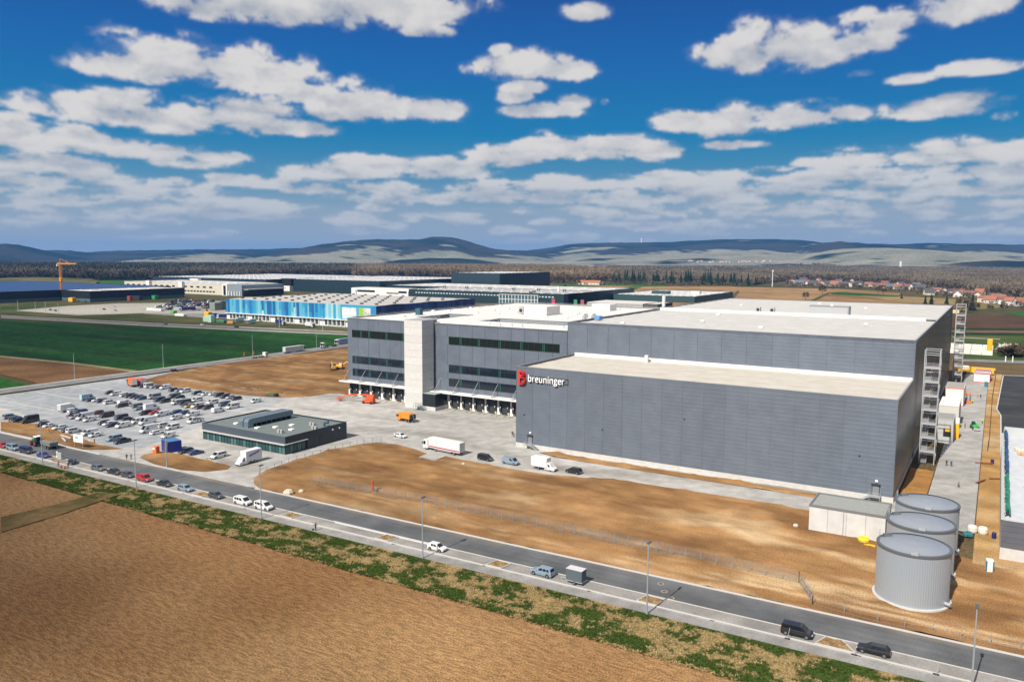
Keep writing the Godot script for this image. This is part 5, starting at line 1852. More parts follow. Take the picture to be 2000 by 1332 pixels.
	put("arm", b, mat("handler arm", 0.10, 0.075, 0.07, 0.6), ld)
	slab("undercarriage", v3(-3, 0, -2.4), v3(3, 1.5, 2.4), M["dark metal"], ld)
	# street lamps along the country road and flag poles
	var n := 0
	var where := ["leftmost", "second from the left", "third from the left", "fourth from the left", "fifth from the left", "sixth from the left", "seventh from the left"]
	for q in [v3(-739.92, 0, -219.94), v3(-710.85, 0, -222.29), v3(-695.43, 0, -224.3), v3(-671.37, 0, -223.96), v3(-627.98, 0, -254.54), v3(-379.6, 0, -245.68), v3(-333.8, 0, -249.49)]:
		var lp := thing("far_lamp", "thin pale lamp post near the country road, %s" % where[n], "street lamp", q, 0.0, "lamp posts near the country road")
		b = nb()
		b.tube(Vector3.ZERO, v3(0, 12, 0), 0.22, 0.16, 6)
		put("post", b, mat("post pale", 0.45, 0.46, 0.45, 0.5), lp)
		block("lamp_head", v3(0.7, 12, 0), v3(1.6, 0.25, 0.4), M["dark metal"], lp)
		n += 1
	# the relay mast before the village
	var ms := thing("relay_mast", "tall pale relay mast with aerials beside the village", "mast", v3(-269, 0, -1446.86))
	b = nb()
	b.tube(Vector3.ZERO, v3(0, 34, 0), 0.9, 0.5, 8)
	put("shaft", b, white_post(), ms)
	b = nb()
	for k in 3:
		b.box(v3(cos(k * 2.1) * 1.2, 32, sin(k * 2.1) * 1.2), v3(0.7, 3.2, 0.7))
	put("aerial", b, white_post(), ms)
	var tp: Vector3 = v3(-3269, 222.3, -8016)
	tp.y = hill_height(tp.x, tp.z) - 2.0
	var tv := thing("broadcast_tower", "white broadcasting tower on the skyline of the wooded ridge", "tower", tp)
	b = nb()
	b.tube(Vector3.ZERO, v3(0, 50, 0), 5.0, 4.0, 8)
	put("shaft", b, white_post(), tv)
	b = nb()
	b.tube(v3(0, 36, 0), v3(0, 44, 0), 8.0, 8.0, 10)
	put("deck", b, white_post(), tv)
	var sp: Vector3 = v3(-292, 21.3, -4069)
	sp.y = hill_height(sp.x, sp.z) - 2.0
	var silo := thing("silo_tower", "pale upright silo tower on the plain before the vineyard hill", "tower", sp)
	b = nb()
	b.tube(Vector3.ZERO, v3(0, 46, 0), 5.0, 5.0, 8)
	put("shaft", b, white_post(), silo)


func white_post() -> StandardMaterial3D:
	return mat("post white", 0.70, 0.70, 0.69, 0.6)


var small_proto: Node3D
func small_car(at: Vector3, turn: float, paint: Color, label: String, group: String, van: bool) -> void:
	if small_proto == null:
		var t := Node3D.new()
		t.name = "small_car"
		var b := nb()
		b.prism(PackedVector2Array([v2(-2.2, 0.25), v2(2.2, 0.25), v2(2.25, 0.8), v2(1.2, 0.98), v2(0.5, 1.48), v2(-1.4, 1.5), v2(-2.1, 1.0)]), -0.88, 0.88, Transform3D(Basis(Vector3.UP, -PI / 2), Vector3.ZERO))
		put("body", b, mat("car dark", 0.02, 0.02, 0.025, 0.3), t)
		b = nb()
		b.prism(PackedVector2Array([v2(-1.9, 0.98), v2(1.1, 0.98), v2(0.5, 1.38), v2(-1.4, 1.40)]), -0.9, 0.9, Transform3D(Basis(Vector3.UP, -PI / 2), Vector3.ZERO))
		b.quad(v3(-0.78, 1.0, 1.22), v3(0.78, 1.0, 1.22), v3(0.68, 1.45, 0.56), v3(-0.68, 1.45, 0.56))
		put("window", b, mat("car glass", 0.01, 0.014, 0.018, 0.05), t)
		b = nb()
		for x in [-0.8, 0.8]:
			for z in [-1.35, 1.35]:
				b.tube(v3(x - 0.11, 0.31, z), v3(x + 0.11, 0.31, z), 0.31, 0.31, 8)
		tag(put("wheels", b, mat("tyre", 0.012, 0.012, 0.013, 0.8), t), "", "", "", "stuff")
		small_proto = t
	var o: Node3D = small_proto.duplicate()
	o.name = numbered("small_car")
	add_child(o)
	o.position = at
	o.rotation.y = turn
	if van:
		o.scale = v3(1.1, 1.55, 1.25)
	(o.get_node("body") as MeshInstance3D).material_override = mat("far paint %.2f %.2f" % [paint.r, paint.b], paint.r, paint.g, paint.b, 0.35)
	tag(o, label, "car", group)



# ---------------------------------------------------------------- the hills
# crests as points in the world; a = half width of the near slope, kind 0 wooded, 1 vineyards, 2 wooded above and vineyards below
var ridges := []
const FWD := Vector2(-0.524, -0.852)
const SIDE := Vector2(0.852, -0.524)


func ridge(pts: Array, near: float, away: float, kind: int) -> void:
	var l := []
	for p in pts:
		l.append(v3(v2(p.x, p.z).dot(SIDE), p.y, v2(p.x, p.z).dot(FWD)))
	ridges.append([l, near, away, kind])


func lay_ridges() -> void:
	if ridges:
		return
	ridge([v3(-8754, 85.8, -3161), v3(-8305, 99.4, -4164), v3(-8164, 96.4, -4425), v3(-8071, 76.4, -4587), v3(-7968, 72.2, -4760), v3(-7908, 97.3, -4856), v3(-7730, 105.1, -5128), v3(-7362, 117.9, -5633), v3(-7014, 124.6, -6054), v3(-6708, 142.2, -6386), v3(-5362, 153.0, -7542), v3(-4855, 125.7, -7877), v3(-4327, 116.3, -8180)], 2600, 900, 0)
	ridge([v3(-6976, 142.0, -2490), v3(-6719, 140.6, -3087), v3(-6661, 134.0, -3206), v3(-6623, 108.0, -3280), v3(-6585, 83.7, -3353), v3(-6516, 42.5, -3480), v3(-6443, -8.3, -3608)], 1800, 700, 0)
	ridge([v3(-5707, 20.5, -4965), v3(-5582, 88.2, -5103), v3(-5484, 132.3, -5206), v3(-5351, 169.9, -5341), v3(-5178, 200.9, -5506), v3(-4999, 215.1, -5668), v3(-4812, 212.0, -5825), v3(-4697, 218.0, -5918), v3(-4580, 246.1, -6008), v3(-4460, 239.7, -6097), v3(-4359, 215.7, -6169), v3(-4257, 176.8, -6240), v3(-4111, 128.0, -6337), v3(-3963, 113.9, -6430), v3(-3792, 90.0, -6533), v3(-3573, 31.5, -6655)], 1900, 700, 2)
	ridge([v3(-4739, 75.6, -7360), v3(-4395, 129.0, -7570), v3(-4194, 158.6, -7683), v3(-4043, 193.5, -7764), v3(-3839, 208.5, -7868), v3(-3581, 215.0, -7989), v3(-3063, 218.8, -8205), v3(-2829, 235.8, -8290), v3(-2545, 249.7, -8383), v3(-2032, 251.7, -8526), v3(-1730, 242.9, -8595), v3(-1530, 207.6, -8635), v3(-1140, 201.7, -8699), v3(-809, 195.8, -8740), v3(-579, 207.9, -8761), v3(-135, 196.4, -8785), v3(287, 187.5, -8788), v3(1234, 174.4, -8721)], 2500, 800, 2)
	ridge([v3(-1459, 3.1, -5783), v3(-1216, 46.2, -5842), v3(-1045, 91.6, -5877), v3(-877, 117.7, -5907), v3(-678, 128.7, -5937), v3(-484, 125.1, -5959), v3(-263, 107.6, -5977), v3(-108, 76.8, -5985), v3(101, 43.7, -5989), v3(245, 24.7, -5988)], 1700, 900, 1)
	ridge([v3(-1355, 115.2, -7039), v3(-1235, 185.8, -7063), v3(-1075, 198.5, -7091), v3(-875, 180.7, -7121), v3(-603, 154.6, -7153), v3(-375, 116.8, -7172)], 1000, 600, 0)
	ridge([v3(-3316, -0.2, -3685), v3(-3192, 33.2, -3792), v3(-3011, 45.7, -3935), v3(-2823, 40.1, -4071), v3(-2698, 19.1, -4154), v3(-2571, -0.1, -4234)], 500, 400, 0)
	ridge([v3(-998, 0.8, -4043), v3(-899, 20.4, -4068), v3(-800, 29.2, -4090), v3(-702, 22.0, -4110), v3(-629, 6.9, -4124)], 320, 300, 0)
	ridge([v3(-152, 15.0, -4681), v3(-33, 40.7, -4687), v3(106, 48.5, -4689), v3(219, 47.9, -4688), v3(639, 48.4, -4663)], 500, 400, 0)
	ridge([v3(-3428, -2.6, -5819), v3(-2956, 66.8, -6073), v3(-2554, 82.0, -6255), v3(-2230, 83.4, -6380), v3(-1867, 102.1, -6499), v3(-1549, 111.6, -6585), v3(-1313, 86.9, -6639), v3(-1079, 29.6, -6684)], 1700, 900, 1)
	ridge([v3(-4952, 8.5, -4459), v3(-4809, 68.8, -4610), v3(-4567, 100.7, -4845), v3(-4408, 110.6, -4989), v3(-4243, 81.3, -5128), v3(-4107, 20.9, -5237)], 1200, 700, 1)
	ridge([v3(-5851, -4.4, -3800), v3(-5740, 46.6, -3961), v3(-5598, 69.0, -4154), v3(-5473, 61.5, -4313), v3(-5286, 14.6, -4535)], 1100, 700, 1)


# (height, which ridge, how far up that ridge)
func hill_at(x: float, z: float) -> Vector3:
	lay_ridges()
	var s := v2(x, z).dot(SIDE)
	var d := v2(x, z).dot(FWD)
	var best := v3(0, -1, 0)
	for k in ridges.size():
		var l: Array = ridges[k][0]
		if s <= l[0].x or s >= l[l.size() - 1].x:
			continue
		for i in l.size() - 1:
			if s <= l[i + 1].x:
				var t: float = (s - l[i].x) / (l[i + 1].x - l[i].x)
				var st := t * t * (3.0 - 2.0 * t) * 0.4 + t * 0.6
				var h := lerpf(l[i].y, l[i + 1].y, st)
				var off := d - lerpf(l[i].z, l[i + 1].z, t)
				var w: float = ridges[k][1] if off < 0.0 else ridges[k][2]
				var q := clampf(1.0 - absf(off) / w, 0.0, 1.0)
				q = q * q * (3.0 - 2.0 * q) * 0.65 + q * 0.35
				if h * q > best.x:
					best = v3(h * q, k, q)
				break
	return best


func hill_height(x: float, z: float) -> float:
	return hill_at(x, z).x - 0.5


func make_hills() -> void:
	var b := nb()
	b.colored = true
	var step := 62.0
	var n1 := fnoise(80, 0.0013, 4)
	var n2 := fnoise(81, 0.007, 4)
	var n3 := fnoise(82, 0.0022, 3)
	var cell := FastNoiseLite.new()
	cell.noise_type = FastNoiseLite.TYPE_CELLULAR
	cell.cellular_return_type = FastNoiseLite.RETURN_CELL_VALUE
	cell.frequency = 0.0042
	cell.seed = 3
	var nu := 236
	var nw := 112
	var pts := []
	var cols := []
	for j in nw + 1:
		for i in nu + 1:
			var p := SIDE * (-7300.0 + i * step) + FWD * (3500.0 + j * step)
			var q := hill_at(p.x, p.y)
			var rough := clampf(q.x / 60.0, 0.0, 1.0)
			pts.append(v3(p.x, q.x - 0.6 + rough * (n2.get_noise_2d(p.x, p.y) * 8.0 + 26.0 * n3.get_noise_2d(p.x, p.y) * (1.0 - q.z)), p.y))
			var kind: int = ridges[int(q.y)][3] if q.y >= 0.0 else 3
			var t := n1.get_noise_2d(p.x, p.y)
			var wood := Color(0.010, 0.018, 0.012).lerp(Color(0.050, 0.046, 0.034), clampf(0.40 + t * 2.2, 0.0, 1.0))
			var v := cell.get_noise_2d(p.x, p.y)
			var vine := Color(0.19, 0.21, 0.15).lerp(Color(0.36, 0.34, 0.26), clampf(0.5 + v * 0.6, 0.0, 1.0))
			var c := wood
			if kind == 1:
				c = vine if v + t * 0.8 > -0.55 else wood
			elif kind == 2:
				c = wood if q.z + t * 0.7 + n2.get_noise_2d(p.x, p.y) * 0.25 > 0.45 else vine
			elif kind == 3:
				c = Color(0.075, 0.070, 0.042).lerp(Color(0.22, 0.18, 0.10), clampf(0.35 + v * 0.8 + t, 0.0, 1.0))
			cols.append(c)
	var get := func(k: int) -> Color: return cols[k]
	for j in nw:
		for i in nu:
			var k := j * (nu + 1) + i
			var a := [k + nu + 1, k + nu + 2, k + 1, k]
			_grid_quad(b, pts, a, get)
	b.uv.resize(b.v.size())
	for i in b.v.size():
		b.uv[i] = v2(b.v[i].x, b.v[i].z)
	struct("hills", b, M["meadow"])


# ---------------------------------------------------------------- woods
func bare_crown(seed_: int, w: float, h: float, n: int, fine: float) -> Build:
	var r := RandomNumberGenerator.new()
	r.seed = seed_
	var b := nb()
	b.tube(v3(0, 0, 0), v3(0, h * 0.55, 0), 0.35, 0.15, 5, false)
	for i in n:
		var d := v3(r.randf_range(-1, 1), r.randf_range(-0.8, 1.0), r.randf_range(-1, 1))
		if d.length() > 1.0:
			d = d.normalized() * r.randf_range(0.6, 1.0)
		var p := v3(d.x * w * 0.5, h * 0.60 + d.y * h * 0.40, d.z * w * 0.5)
		var out := (p - v3(0, h * 0.35, 0)).normalized()
		var s := out.cross(v3(r.randf_range(-1, 1), r.randf_range(-1, 1), r.randf_range(-1, 1))).normalized()
		var l := r.randf_range(1.2, 2.6) * w / 10.0
		b.tri(p - s * fine * l, p + s * fine * l, p + out * l)
		b.tri(p + s * fine * l * 0.8 - out * l * 0.6, p - s * fine * l * 0.8 - out * l * 0.5, p + out * l * 0.4 + s * l * 0.4)
	return b


func conifer(seed_: int, w: float, h: float) -> Build:
	var r := RandomNumberGenerator.new()
	r.seed = seed_
	var b := nb()
	var tiers := 9
	for i in tiers:
		var t := float(i) / tiers
		var y := h * (0.10 + 0.88 * t)
		var rad := w * 0.5 * (1.0 - t) * r.randf_range(0.8, 1.1) + 0.25
		var k := 13
		var turn := r.randf() * TAU
		for m in k:
			var a := turn + TAU * m / k
			var rr := rad * r.randf_range(0.7, 1.15)
			var a2 := a + TAU / k * 0.62
			var top := v3(0, y + h * 0.13, 0)
			b.tri(v3(cos(a2) * rr * 0.9, y - rr * 0.28, sin(a2) * rr * 0.9), v3(cos(a - 0.3) * rr, y - rr * 0.34, sin(a - 0.3) * rr), top)
	return b


func forest_mesh(called: String, mesh: Mesh, polys: Array, spacing: float, tones: Array, seed_: int, label: String, lo := 0.75, hi := 1.2, keep := 1.0, back := 3.0) -> void:
	var r := RandomNumberGenerator.new()
	r.seed = seed_
	var where := []
	for poly in polys:
		var p := PackedVector2Array(poly)
		var a := p[0]
		var e := p[0]
		for q in p:
			a = a.min(q); e = e.max(q)
		var y := a.y
		while y < e.y:
			# wider spacing far off, where crowns merge
			var x := a.x
			var far := clampf((v2(0, y).length() - 1500.0) / 3000.0, 0.0, 1.0)
			var s := spacing * (1.0 + far * back * 0.3)
			while x < e.x:
				var q := v2(x + r.randf_range(-0.45, 0.45) * s, y + r.randf_range(-0.45, 0.45) * s)
				if r.randf() < keep and Geometry2D.is_point_in_polygon(q, p):
					where.append(q)
				x += s
			y += s
	var mm := MultiMesh.new()
	mm.transform_format = MultiMesh.TRANSFORM_3D
	mm.use_colors = true
	mm.mesh = mesh
	mm.instance_count = where.size()
	var patch := fnoise(seed_ + 5, 0.004, 3)
	for i in where.size():
		var q: Vector2 = where[i]
		var s := r.randf_range(lo, hi)
		mm.set_instance_transform(i, Transform3D(Basis(Vector3.UP, r.randf() * TAU).scaled(v3(s * r.randf_range(0.9, 1.15), s, s * r.randf_range(0.9, 1.15))), v3(q.x, hill_height(q.x, q.y) - 0.1 if q.length() > 3300.0 else -0.3, q.y)))
		mm.set_instance_color(i, (tones[0] as Color).lerp(tones[1], clampf(r.randf() * 0.7 + 0.15 + patch.get_noise_2d(q.x, q.y) * 0.9, 0.0, 1.0)))
	var o := MultiMeshInstance3D.new()
	o.name = numbered(called)
	o.multimesh = mm
	add_child(o)
	tag(o, label, "wood", "", "stuff")


func conifer_label(i: int, n: int) -> String:
	var ten := ["first", "second", "third", "fourth", "fifth", "sixth", "seventh", "eighth", "ninth", "tenth", "eleventh", "twelfth"]
	var quarter := i * 4 / n
	return "dark conifer, %s from the left in the %s quarter of the row" % [ten[i - int(ceil(quarter * n / 4.0))], ["first", "second", "third", "last"][quarter]]


func leaf_mat(key: String) -> StandardMaterial3D:
	var m := mat(key, 1, 1, 1, 0.95)
	m.vertex_color_use_as_albedo = true
	m.cull_mode = BaseMaterial3D.CULL_DISABLED
	m.metallic_specular = 0.1
	return m


func make_woods() -> void:
	var lm := leaf_mat("twigs")
	var bare := [Color(0.13, 0.10, 0.065), Color(0.26, 0.20, 0.13)]
	var dusk := [Color(0.070, 0.060, 0.046), Color(0.135, 0.112, 0.080)]
	var fir := [Color(0.010, 0.022, 0.013), Color(0.028, 0.048, 0.022)]
	var left := [v2(-1861.59, -587.17), v2(-1571.37, -927.21), v2(-1535.23, -1316.65), v2(-1427.73, -1483.8), v2(-2508.85, -2662.35), v2(-3372.18, -2163.35), v2(-4312.35, -1574.82)]
	var mid := [v2(-1401.5, -1434.61), v2(-1199.2, -1613.04), v2(-729.45, -1345), v2(-645.63, -1503.57), v2(-995.34, -2319.81), v2(-1692.6, -3116.36), v2(-2524.86, -2644.13)]
	var right := [v2(-687.73, -1566.63), v2(-325.99, -1509.75), v2(-330.48, -1864.72), v2(-151.32, -1863.21), v2(-13.72, -1648.84), v2(85.8, -1402.73), v2(150.19, -1115.65), v2(234.63, -1010.83), v2(495, -4112.01), v2(-449.96, -4236.08), v2(-1415.54, -3207)]
	forest_mesh("bare_wood", bare_crown(1, 13, 21, 90, 0.42).mesh(lm), [left], 11.0, dusk, 101, "bare brown wood along the left horizon behind the works")
	forest_mesh("bare_wood", bare_crown(2, 13, 22, 90, 0.40).mesh(lm), [mid], 10.5, bare, 102, "bare sunlit wood behind the black cube and the farmhouse")
	forest_mesh("bare_wood", bare_crown(3, 12, 18, 90, 0.42).mesh(lm), [right], 10.5, [Color(0.11, 0.092, 0.072), Color(0.21, 0.175, 0.13)], 103, "wide grey brown bare wood behind the village")
	forest_mesh("fir_wood", conifer(4, 8, 24).mesh(lm), [[v2(-2205.25, -725.66), v2(-1839.75, -1048.05), v2(-1908.04, -1374.82), v2(-1703.25, -1759.5), v2(-2235.76, -2332.85), v2(-3121.44, -1753.78), v2(-3686.42, -1322.57)], [v2(-1808.78, -831.52), v2(-1681.03, -1058.08), v2(-2004.65, -1285.56), v2(-2242.57, -1065.72)]], 17.0, fir, 104, "dark firs standing among the bare wood on the left horizon", 0.8, 1.35, 0.75)
	forest_mesh("fir_wood", conifer(5, 8, 22).mesh(lm), [[v2(-1070.78, -2357.01), v2(-485.43, -2167.47), v2(-719.8, -3072.82), v2(-1390.46, -3041.1)], [v2(-639.88, -2764.1), v2(-345.94, -3439.82), v2(-403.35, -3879.29), v2(-782.96, -3316.8)]], 20.0, fir, 105, "dark firs in the wood behind the conifer row", 0.8, 1.2, 0.6)
	# scrub along the wood edge and in the village
	forest_mesh("scrub", bare_crown(6, 7, 7, 60, 0.4).mesh(lm), [[v2(-678.89, -1264.53), v2(-303.34, -1386.16), v2(-325.33, -1549.06), v2(-630.46, -1470.01), v2(-724.95, -1348.67)], [v2(-232.07, -1378.28), v2(-80.45, -1407.35), v2(25.38, -1242.55), v2(95.07, -1075.28), v2(147.21, -901.79), v2(150.19, -1115.65), v2(-13.72, -1648.84), v2(-330.48, -1864.72)], [v2(86.9, -826.57), v2(191.48, -890.49), v2(196.51, -983.46), v2(85.1, -868.62)]], 17.0, [Color(0.085, 0.07, 0.045), Color(0.20, 0.17, 0.12)], 106, "grey scrub and garden bushes round the village", 0.6, 1.3, 0.75)
	# the conifer row whose trees can be told apart
	var r := RandomNumberGenerator.new()
	r.seed = 17
	var proto := []
	for k in 3:
		proto.append(conifer(20 + k, 11.5, 29).mesh(lm))
	var fir_tone := [leaf_fixed("fir dark", 0.012, 0.026, 0.015), leaf_fixed("fir mid", 0.019, 0.038, 0.019), leaf_fixed("fir green", 0.028, 0.046, 0.022)]
	var n := 46
	for i in n:
		var u := (i + r.randf_range(-0.3, 0.3)) / (n - 1.0)
		var p := v3(-615.87, 0, -1437.73).lerp(v3(-312.1, 0, -1465.33), u) + v3(r.randf_range(-14, 14), -0.2, r.randf_range(-45, 25))
		var t := thing("conifer", conifer_label(i, n), "tree", p, r.randf() * TAU, "conifers in the row before the wood")
		var s := r.randf_range(0.72, 1.22) * (1.0 - 0.35 * maxf(0.0, u - 0.75) * 4.0 * 0.6)
		var o := put("crown", proto[i % 3], fir_tone[r.randi() % 3], t)
		o.scale = v3(s, s, s)
		var b := nb()
		b.tube(Vector3.ZERO, v3(0, 5 * s, 0), 0.4, 0.3, 6, false)
		put("trunk", b, mat("bark", 0.075, 0.055, 0.04, 0.9), t)
	# single bare trees in the fields
	var solo := [[v3(-122.38, 0, -1174.55), 15.0, "rounded bare tree on the field edge before the village"], [v3(-108.61, 0, -974.01), 11.0, "smaller bare tree on the brown field"], [v3(-50.26, 0, -1275.01), 13.0, "brown bare tree before the middle of the village"], [v3(-37.27, 0, -1238.88), 10.0, "bare tree just right of the brown one before the village"], [v3(92.99, 0, -800.53), 16.0, "broad bare tree right of the yellow farmhouse"], [v3(99.09, 0, -795.1), 14.0, "second bare tree right of the yellow farmhouse"], [v3(-559.84, 0, -1092.38), 9.0, "brown bush behind the dark hall before the farmhouse"], [v3(-638.55, 0, -1296.99), 14.0, "bare tree just left of the orange farmhouse"], [v3(-630.63, 0, -1383.27), 13.0, "rounded bare tree right of the orange farmhouse"]]
	var bc := bare_crown(9, 12, 13, 150, 0.16)
	for q in solo:
		var t := thing("bare_tree", q[2], "tree", q[0], r.randf() * TAU)
		var o := put("crown", bc.mesh(null), leaf_fixed("bare twig", 0.085, 0.064, 0.045), t)
		o.scale = Vector3.ONE * (q[1] / 13.0)
		var b := nb()
		b.tube(Vector3.ZERO, v3(0, q[1] * 0.5, 0), 0.45, 0.2, 6, false)
		put("trunk", b, M["bark"], t)
	for q in [[v3(53.88, 0, -931), 16.0, "left dark fir above the yellow farmhouse"], [v3(48.16, 0, -913.99), 14.0, "right dark fir above the yellow farmhouse"], [v3(101.51, 0, -847.49), 19.0, "big dark fir right of the yellow farmhouse"], [v3(145.76, 0, -997.36), 17.0, "dark fir near the right edge above the village"], [v3(69.12, 0, -968.66), 13.0, "small fir among the houses above the farmhouse"], [v3(4.04, 0, -1091.33), 9.0, "small dark fir at the tip of the green field strip"]]:
		var t := thing("fir_tree", q[2], "tree", q[0], r.randf() * TAU)
		var o := put("crown", proto[r.randi() % 3], fir_tone[0], t)
		o.scale = v3(1.3, 1, 1.3) * (q[1] / 29.0)
		var b := nb()
		b.tube(Vector3.ZERO, v3(0, 2.5, 0), 0.4, 0.3, 6, false)
		put("trunk", b, M["bark"], t)
	# the blossoming hedge at the right edge
	var blossom := leaf_fixed("blossom", 0.62, 0.58, 0.52)
	var hedge := leaf_fixed("hedge brown", 0.10, 0.075, 0.05)
	for q in [[v3(133.07, 0, -379.27), 9.0, 6.0, blossom, "white blossoming bush in the hedge behind the side lane"], [v3(137, 0, -388.37), 8.0, 5.5, blossom, "second white blossoming bush, right of the first"], [v3(135.7, 0, -362.43), 13.0, 6.5, hedge, "dark brown bare bush in front of the blossom"], [v3(140.36, 0, -371.6), 13.0, 7.0, hedge, "brown bare bush at the right frame edge"], [v3(130.58, 0, -374.43), 5.0, 4.0, leaf_fixed("straw hedge", 0.30, 0.21, 0.10), "straw coloured low bush left of the blossom"]]:
		var t := thing("bush", q[4], "bush", q[0], r.randf() * TAU)
		var o := put("crown", bare_crown(r.randi() % 100, q[1], q[2], 260, 0.22).mesh(null), q[3], t)
		o.position.y = -0.6
		var b := nb()
		for k in 5:
			b.bar(v3(0, 0, 0), v3(cos(k * 1.3) * q[1] * 0.3, q[2] * 0.6, sin(k * 1.3) * q[1] * 0.3), 0.12)
		put("stem", b, M["bark"], t)


func leaf_fixed(key: String, r: float, g: float, b: float) -> StandardMaterial3D:
	var m := mat(key, r, g, b, 0.95)
	m.cull_mode = BaseMaterial3D.CULL_DISABLED
	m.metallic_specular = 0.1
	return m



# ---------------------------------------------------------------- vehicles
# front towards +z; l length, w width, h height, hood and screen lengths, belt and hood heights, rear slope, boot length
const KINDS := {
	"hatch": {"l": 4.1, "w": 1.78, "h": 1.50, "hood": 0.95, "ws": 0.80, "belt": 0.93, "hy": 0.90, "rs": 0.38, "boot": 0.06},
	"estate": {"l": 4.75, "w": 1.84, "h": 1.48, "hood": 1.15, "ws": 0.85, "belt": 0.93, "hy": 0.90, "rs": 0.50, "boot": 0.08},
	"sedan": {"l": 4.75, "w": 1.84, "h": 1.45, "hood": 1.15, "ws": 0.85, "belt": 0.93, "hy": 0.90, "rs": 0.75, "boot": 0.65},
	"suv": {"l": 4.65, "w": 1.90, "h": 1.70, "hood": 1.05, "ws": 0.70, "belt": 1.08, "hy": 1.06, "rs": 0.35, "boot": 0.05},
	"minivan": {"l": 4.85, "w": 1.92, "h": 1.86, "hood": 0.80, "ws": 0.90, "belt": 1.10, "hy": 1.06, "rs": 0.16, "boot": 0.04},
	"caddy": {"l": 4.5, "w": 1.82, "h": 1.84, "hood": 0.85, "ws": 0.80, "belt": 1.05, "hy": 1.00, "rs": 0.08, "boot": 0.02, "cargo": true},
	"van": {"l": 5.2, "w": 1.95, "h": 2.0, "hood": 0.70, "ws": 0.85, "belt": 1.20, "hy": 1.15, "rs": 0.08, "boot": 0.02, "cargo": true},
	"high_van": {"l": 6.0, "w": 2.0, "h": 2.70, "hood": 0.75, "ws": 1.05, "belt": 1.25, "hy": 1.18, "rs": 0.06, "boot": 0.02, "cargo": true},
	"minibus": {"l": 5.6, "w": 2.0, "h": 2.35, "hood": 0.70, "ws": 0.90, "belt": 1.20, "hy": 1.15, "rs": 0.10, "boot": 0.02},
	"pickup": {"l": 5.2, "w": 1.90, "h": 1.80, "hood": 1.15, "ws": 0.70, "belt": 1.10, "hy": 1.08, "rs": 0.12, "boot": 1.55},
	"flatbed": {"l": 6.1, "w": 2.0, "h": 2.25, "hood": 0.75, "ws": 0.80, "belt": 1.20, "hy": 1.15, "rs": 0.05, "boot": 2.9},
}
const PAINTS := {
	"white": [0.66, 0.67, 0.67], "silver": [0.36, 0.37, 0.38], "silver_blue": [0.20, 0.27, 0.34], "pale_blue": [0.36, 0.50, 0.56], "grey": [0.10, 0.115, 0.125], "dark_grey": [0.045, 0.052, 0.058], "black": [0.010, 0.011, 0.013],
	"dark_blue": [0.012, 0.020, 0.040], "navy": [0.010, 0.014, 0.060], "blue": [0.022, 0.055, 0.15], "bright_blue": [0.015, 0.030, 0.20], "red": [0.36, 0.018, 0.018], "dark_red": [0.10, 0.010, 0.014], "yellow": [0.45, 0.32, 0.06]}
var protos := {}


func paint(colour: String) -> StandardMaterial3D:
	var p: Array = PAINTS[colour]
	var fresh := not M.has("paint " + colour)
	var m := mat("paint " + colour, p[0], p[1], p[2], 0.32, 0.1)
	if fresh:
		m.clearcoat_enabled = true
		m.clearcoat = 0.8
		m.clearcoat_roughness = 0.08
	return m


func ring(w: float, yb: float, yt: float, z: float, edge := 0.10) -> Array:
	# counter-clockwise seen from the front
	return [v3(-w * 0.94, yb, z), v3(w * 0.94, yb, z), v3(w, yb + 0.18, z), v3(w, yt - edge, z), v3(w - edge, yt, z), v3(-w + edge, yt, z), v3(-w, yt - edge, z), v3(-w, yb + 0.18, z)]


func panel_on(q: Array, m0: float, m1: float, lift := 0.014) -> Build:
	# a pane on the face q (counter-clockwise from outside: lower left, lower right, upper right, upper left), m0 and m1 its margins
	var b := nb()
	var nn: Vector3 = ((q[1] as Vector3) - q[0]).cross((q[3] as Vector3) - q[0]).normalized()
	var f := func(u: float, v: float) -> Vector3: return (q[0] as Vector3).lerp(q[1], u).lerp((q[3] as Vector3).lerp(q[2], u), v) + nn * lift
	b.quad(f.call(m0, m1), f.call(1.0 - m0, m1), f.call(1.0 - m0, 1.0 - m1), f.call(m0, 1.0 - m1))
	return b


func wheel(host: Node, x: float, z: float, r: float, w := 0.22) -> void:
	var s := signf(x)
	var b := nb()
	b.tube(v3(0, 0, 0), v3(s * w, 0, 0), r, r, 14)
	var o := put("wheel", b, mat("tyre", 0.012, 0.012, 0.013, 0.8), host)
	o.position = v3(x - s * w, r, z)
	b = nb()
	b.tube(v3(s * w * 0.9, 0, 0), v3(s * (w + 0.008), 0, 0), r * 0.64, r * 0.60, 10)
	put("rim", b, mat("alloy", 0.34, 0.345, 0.35, 0.35, 0.7), o)


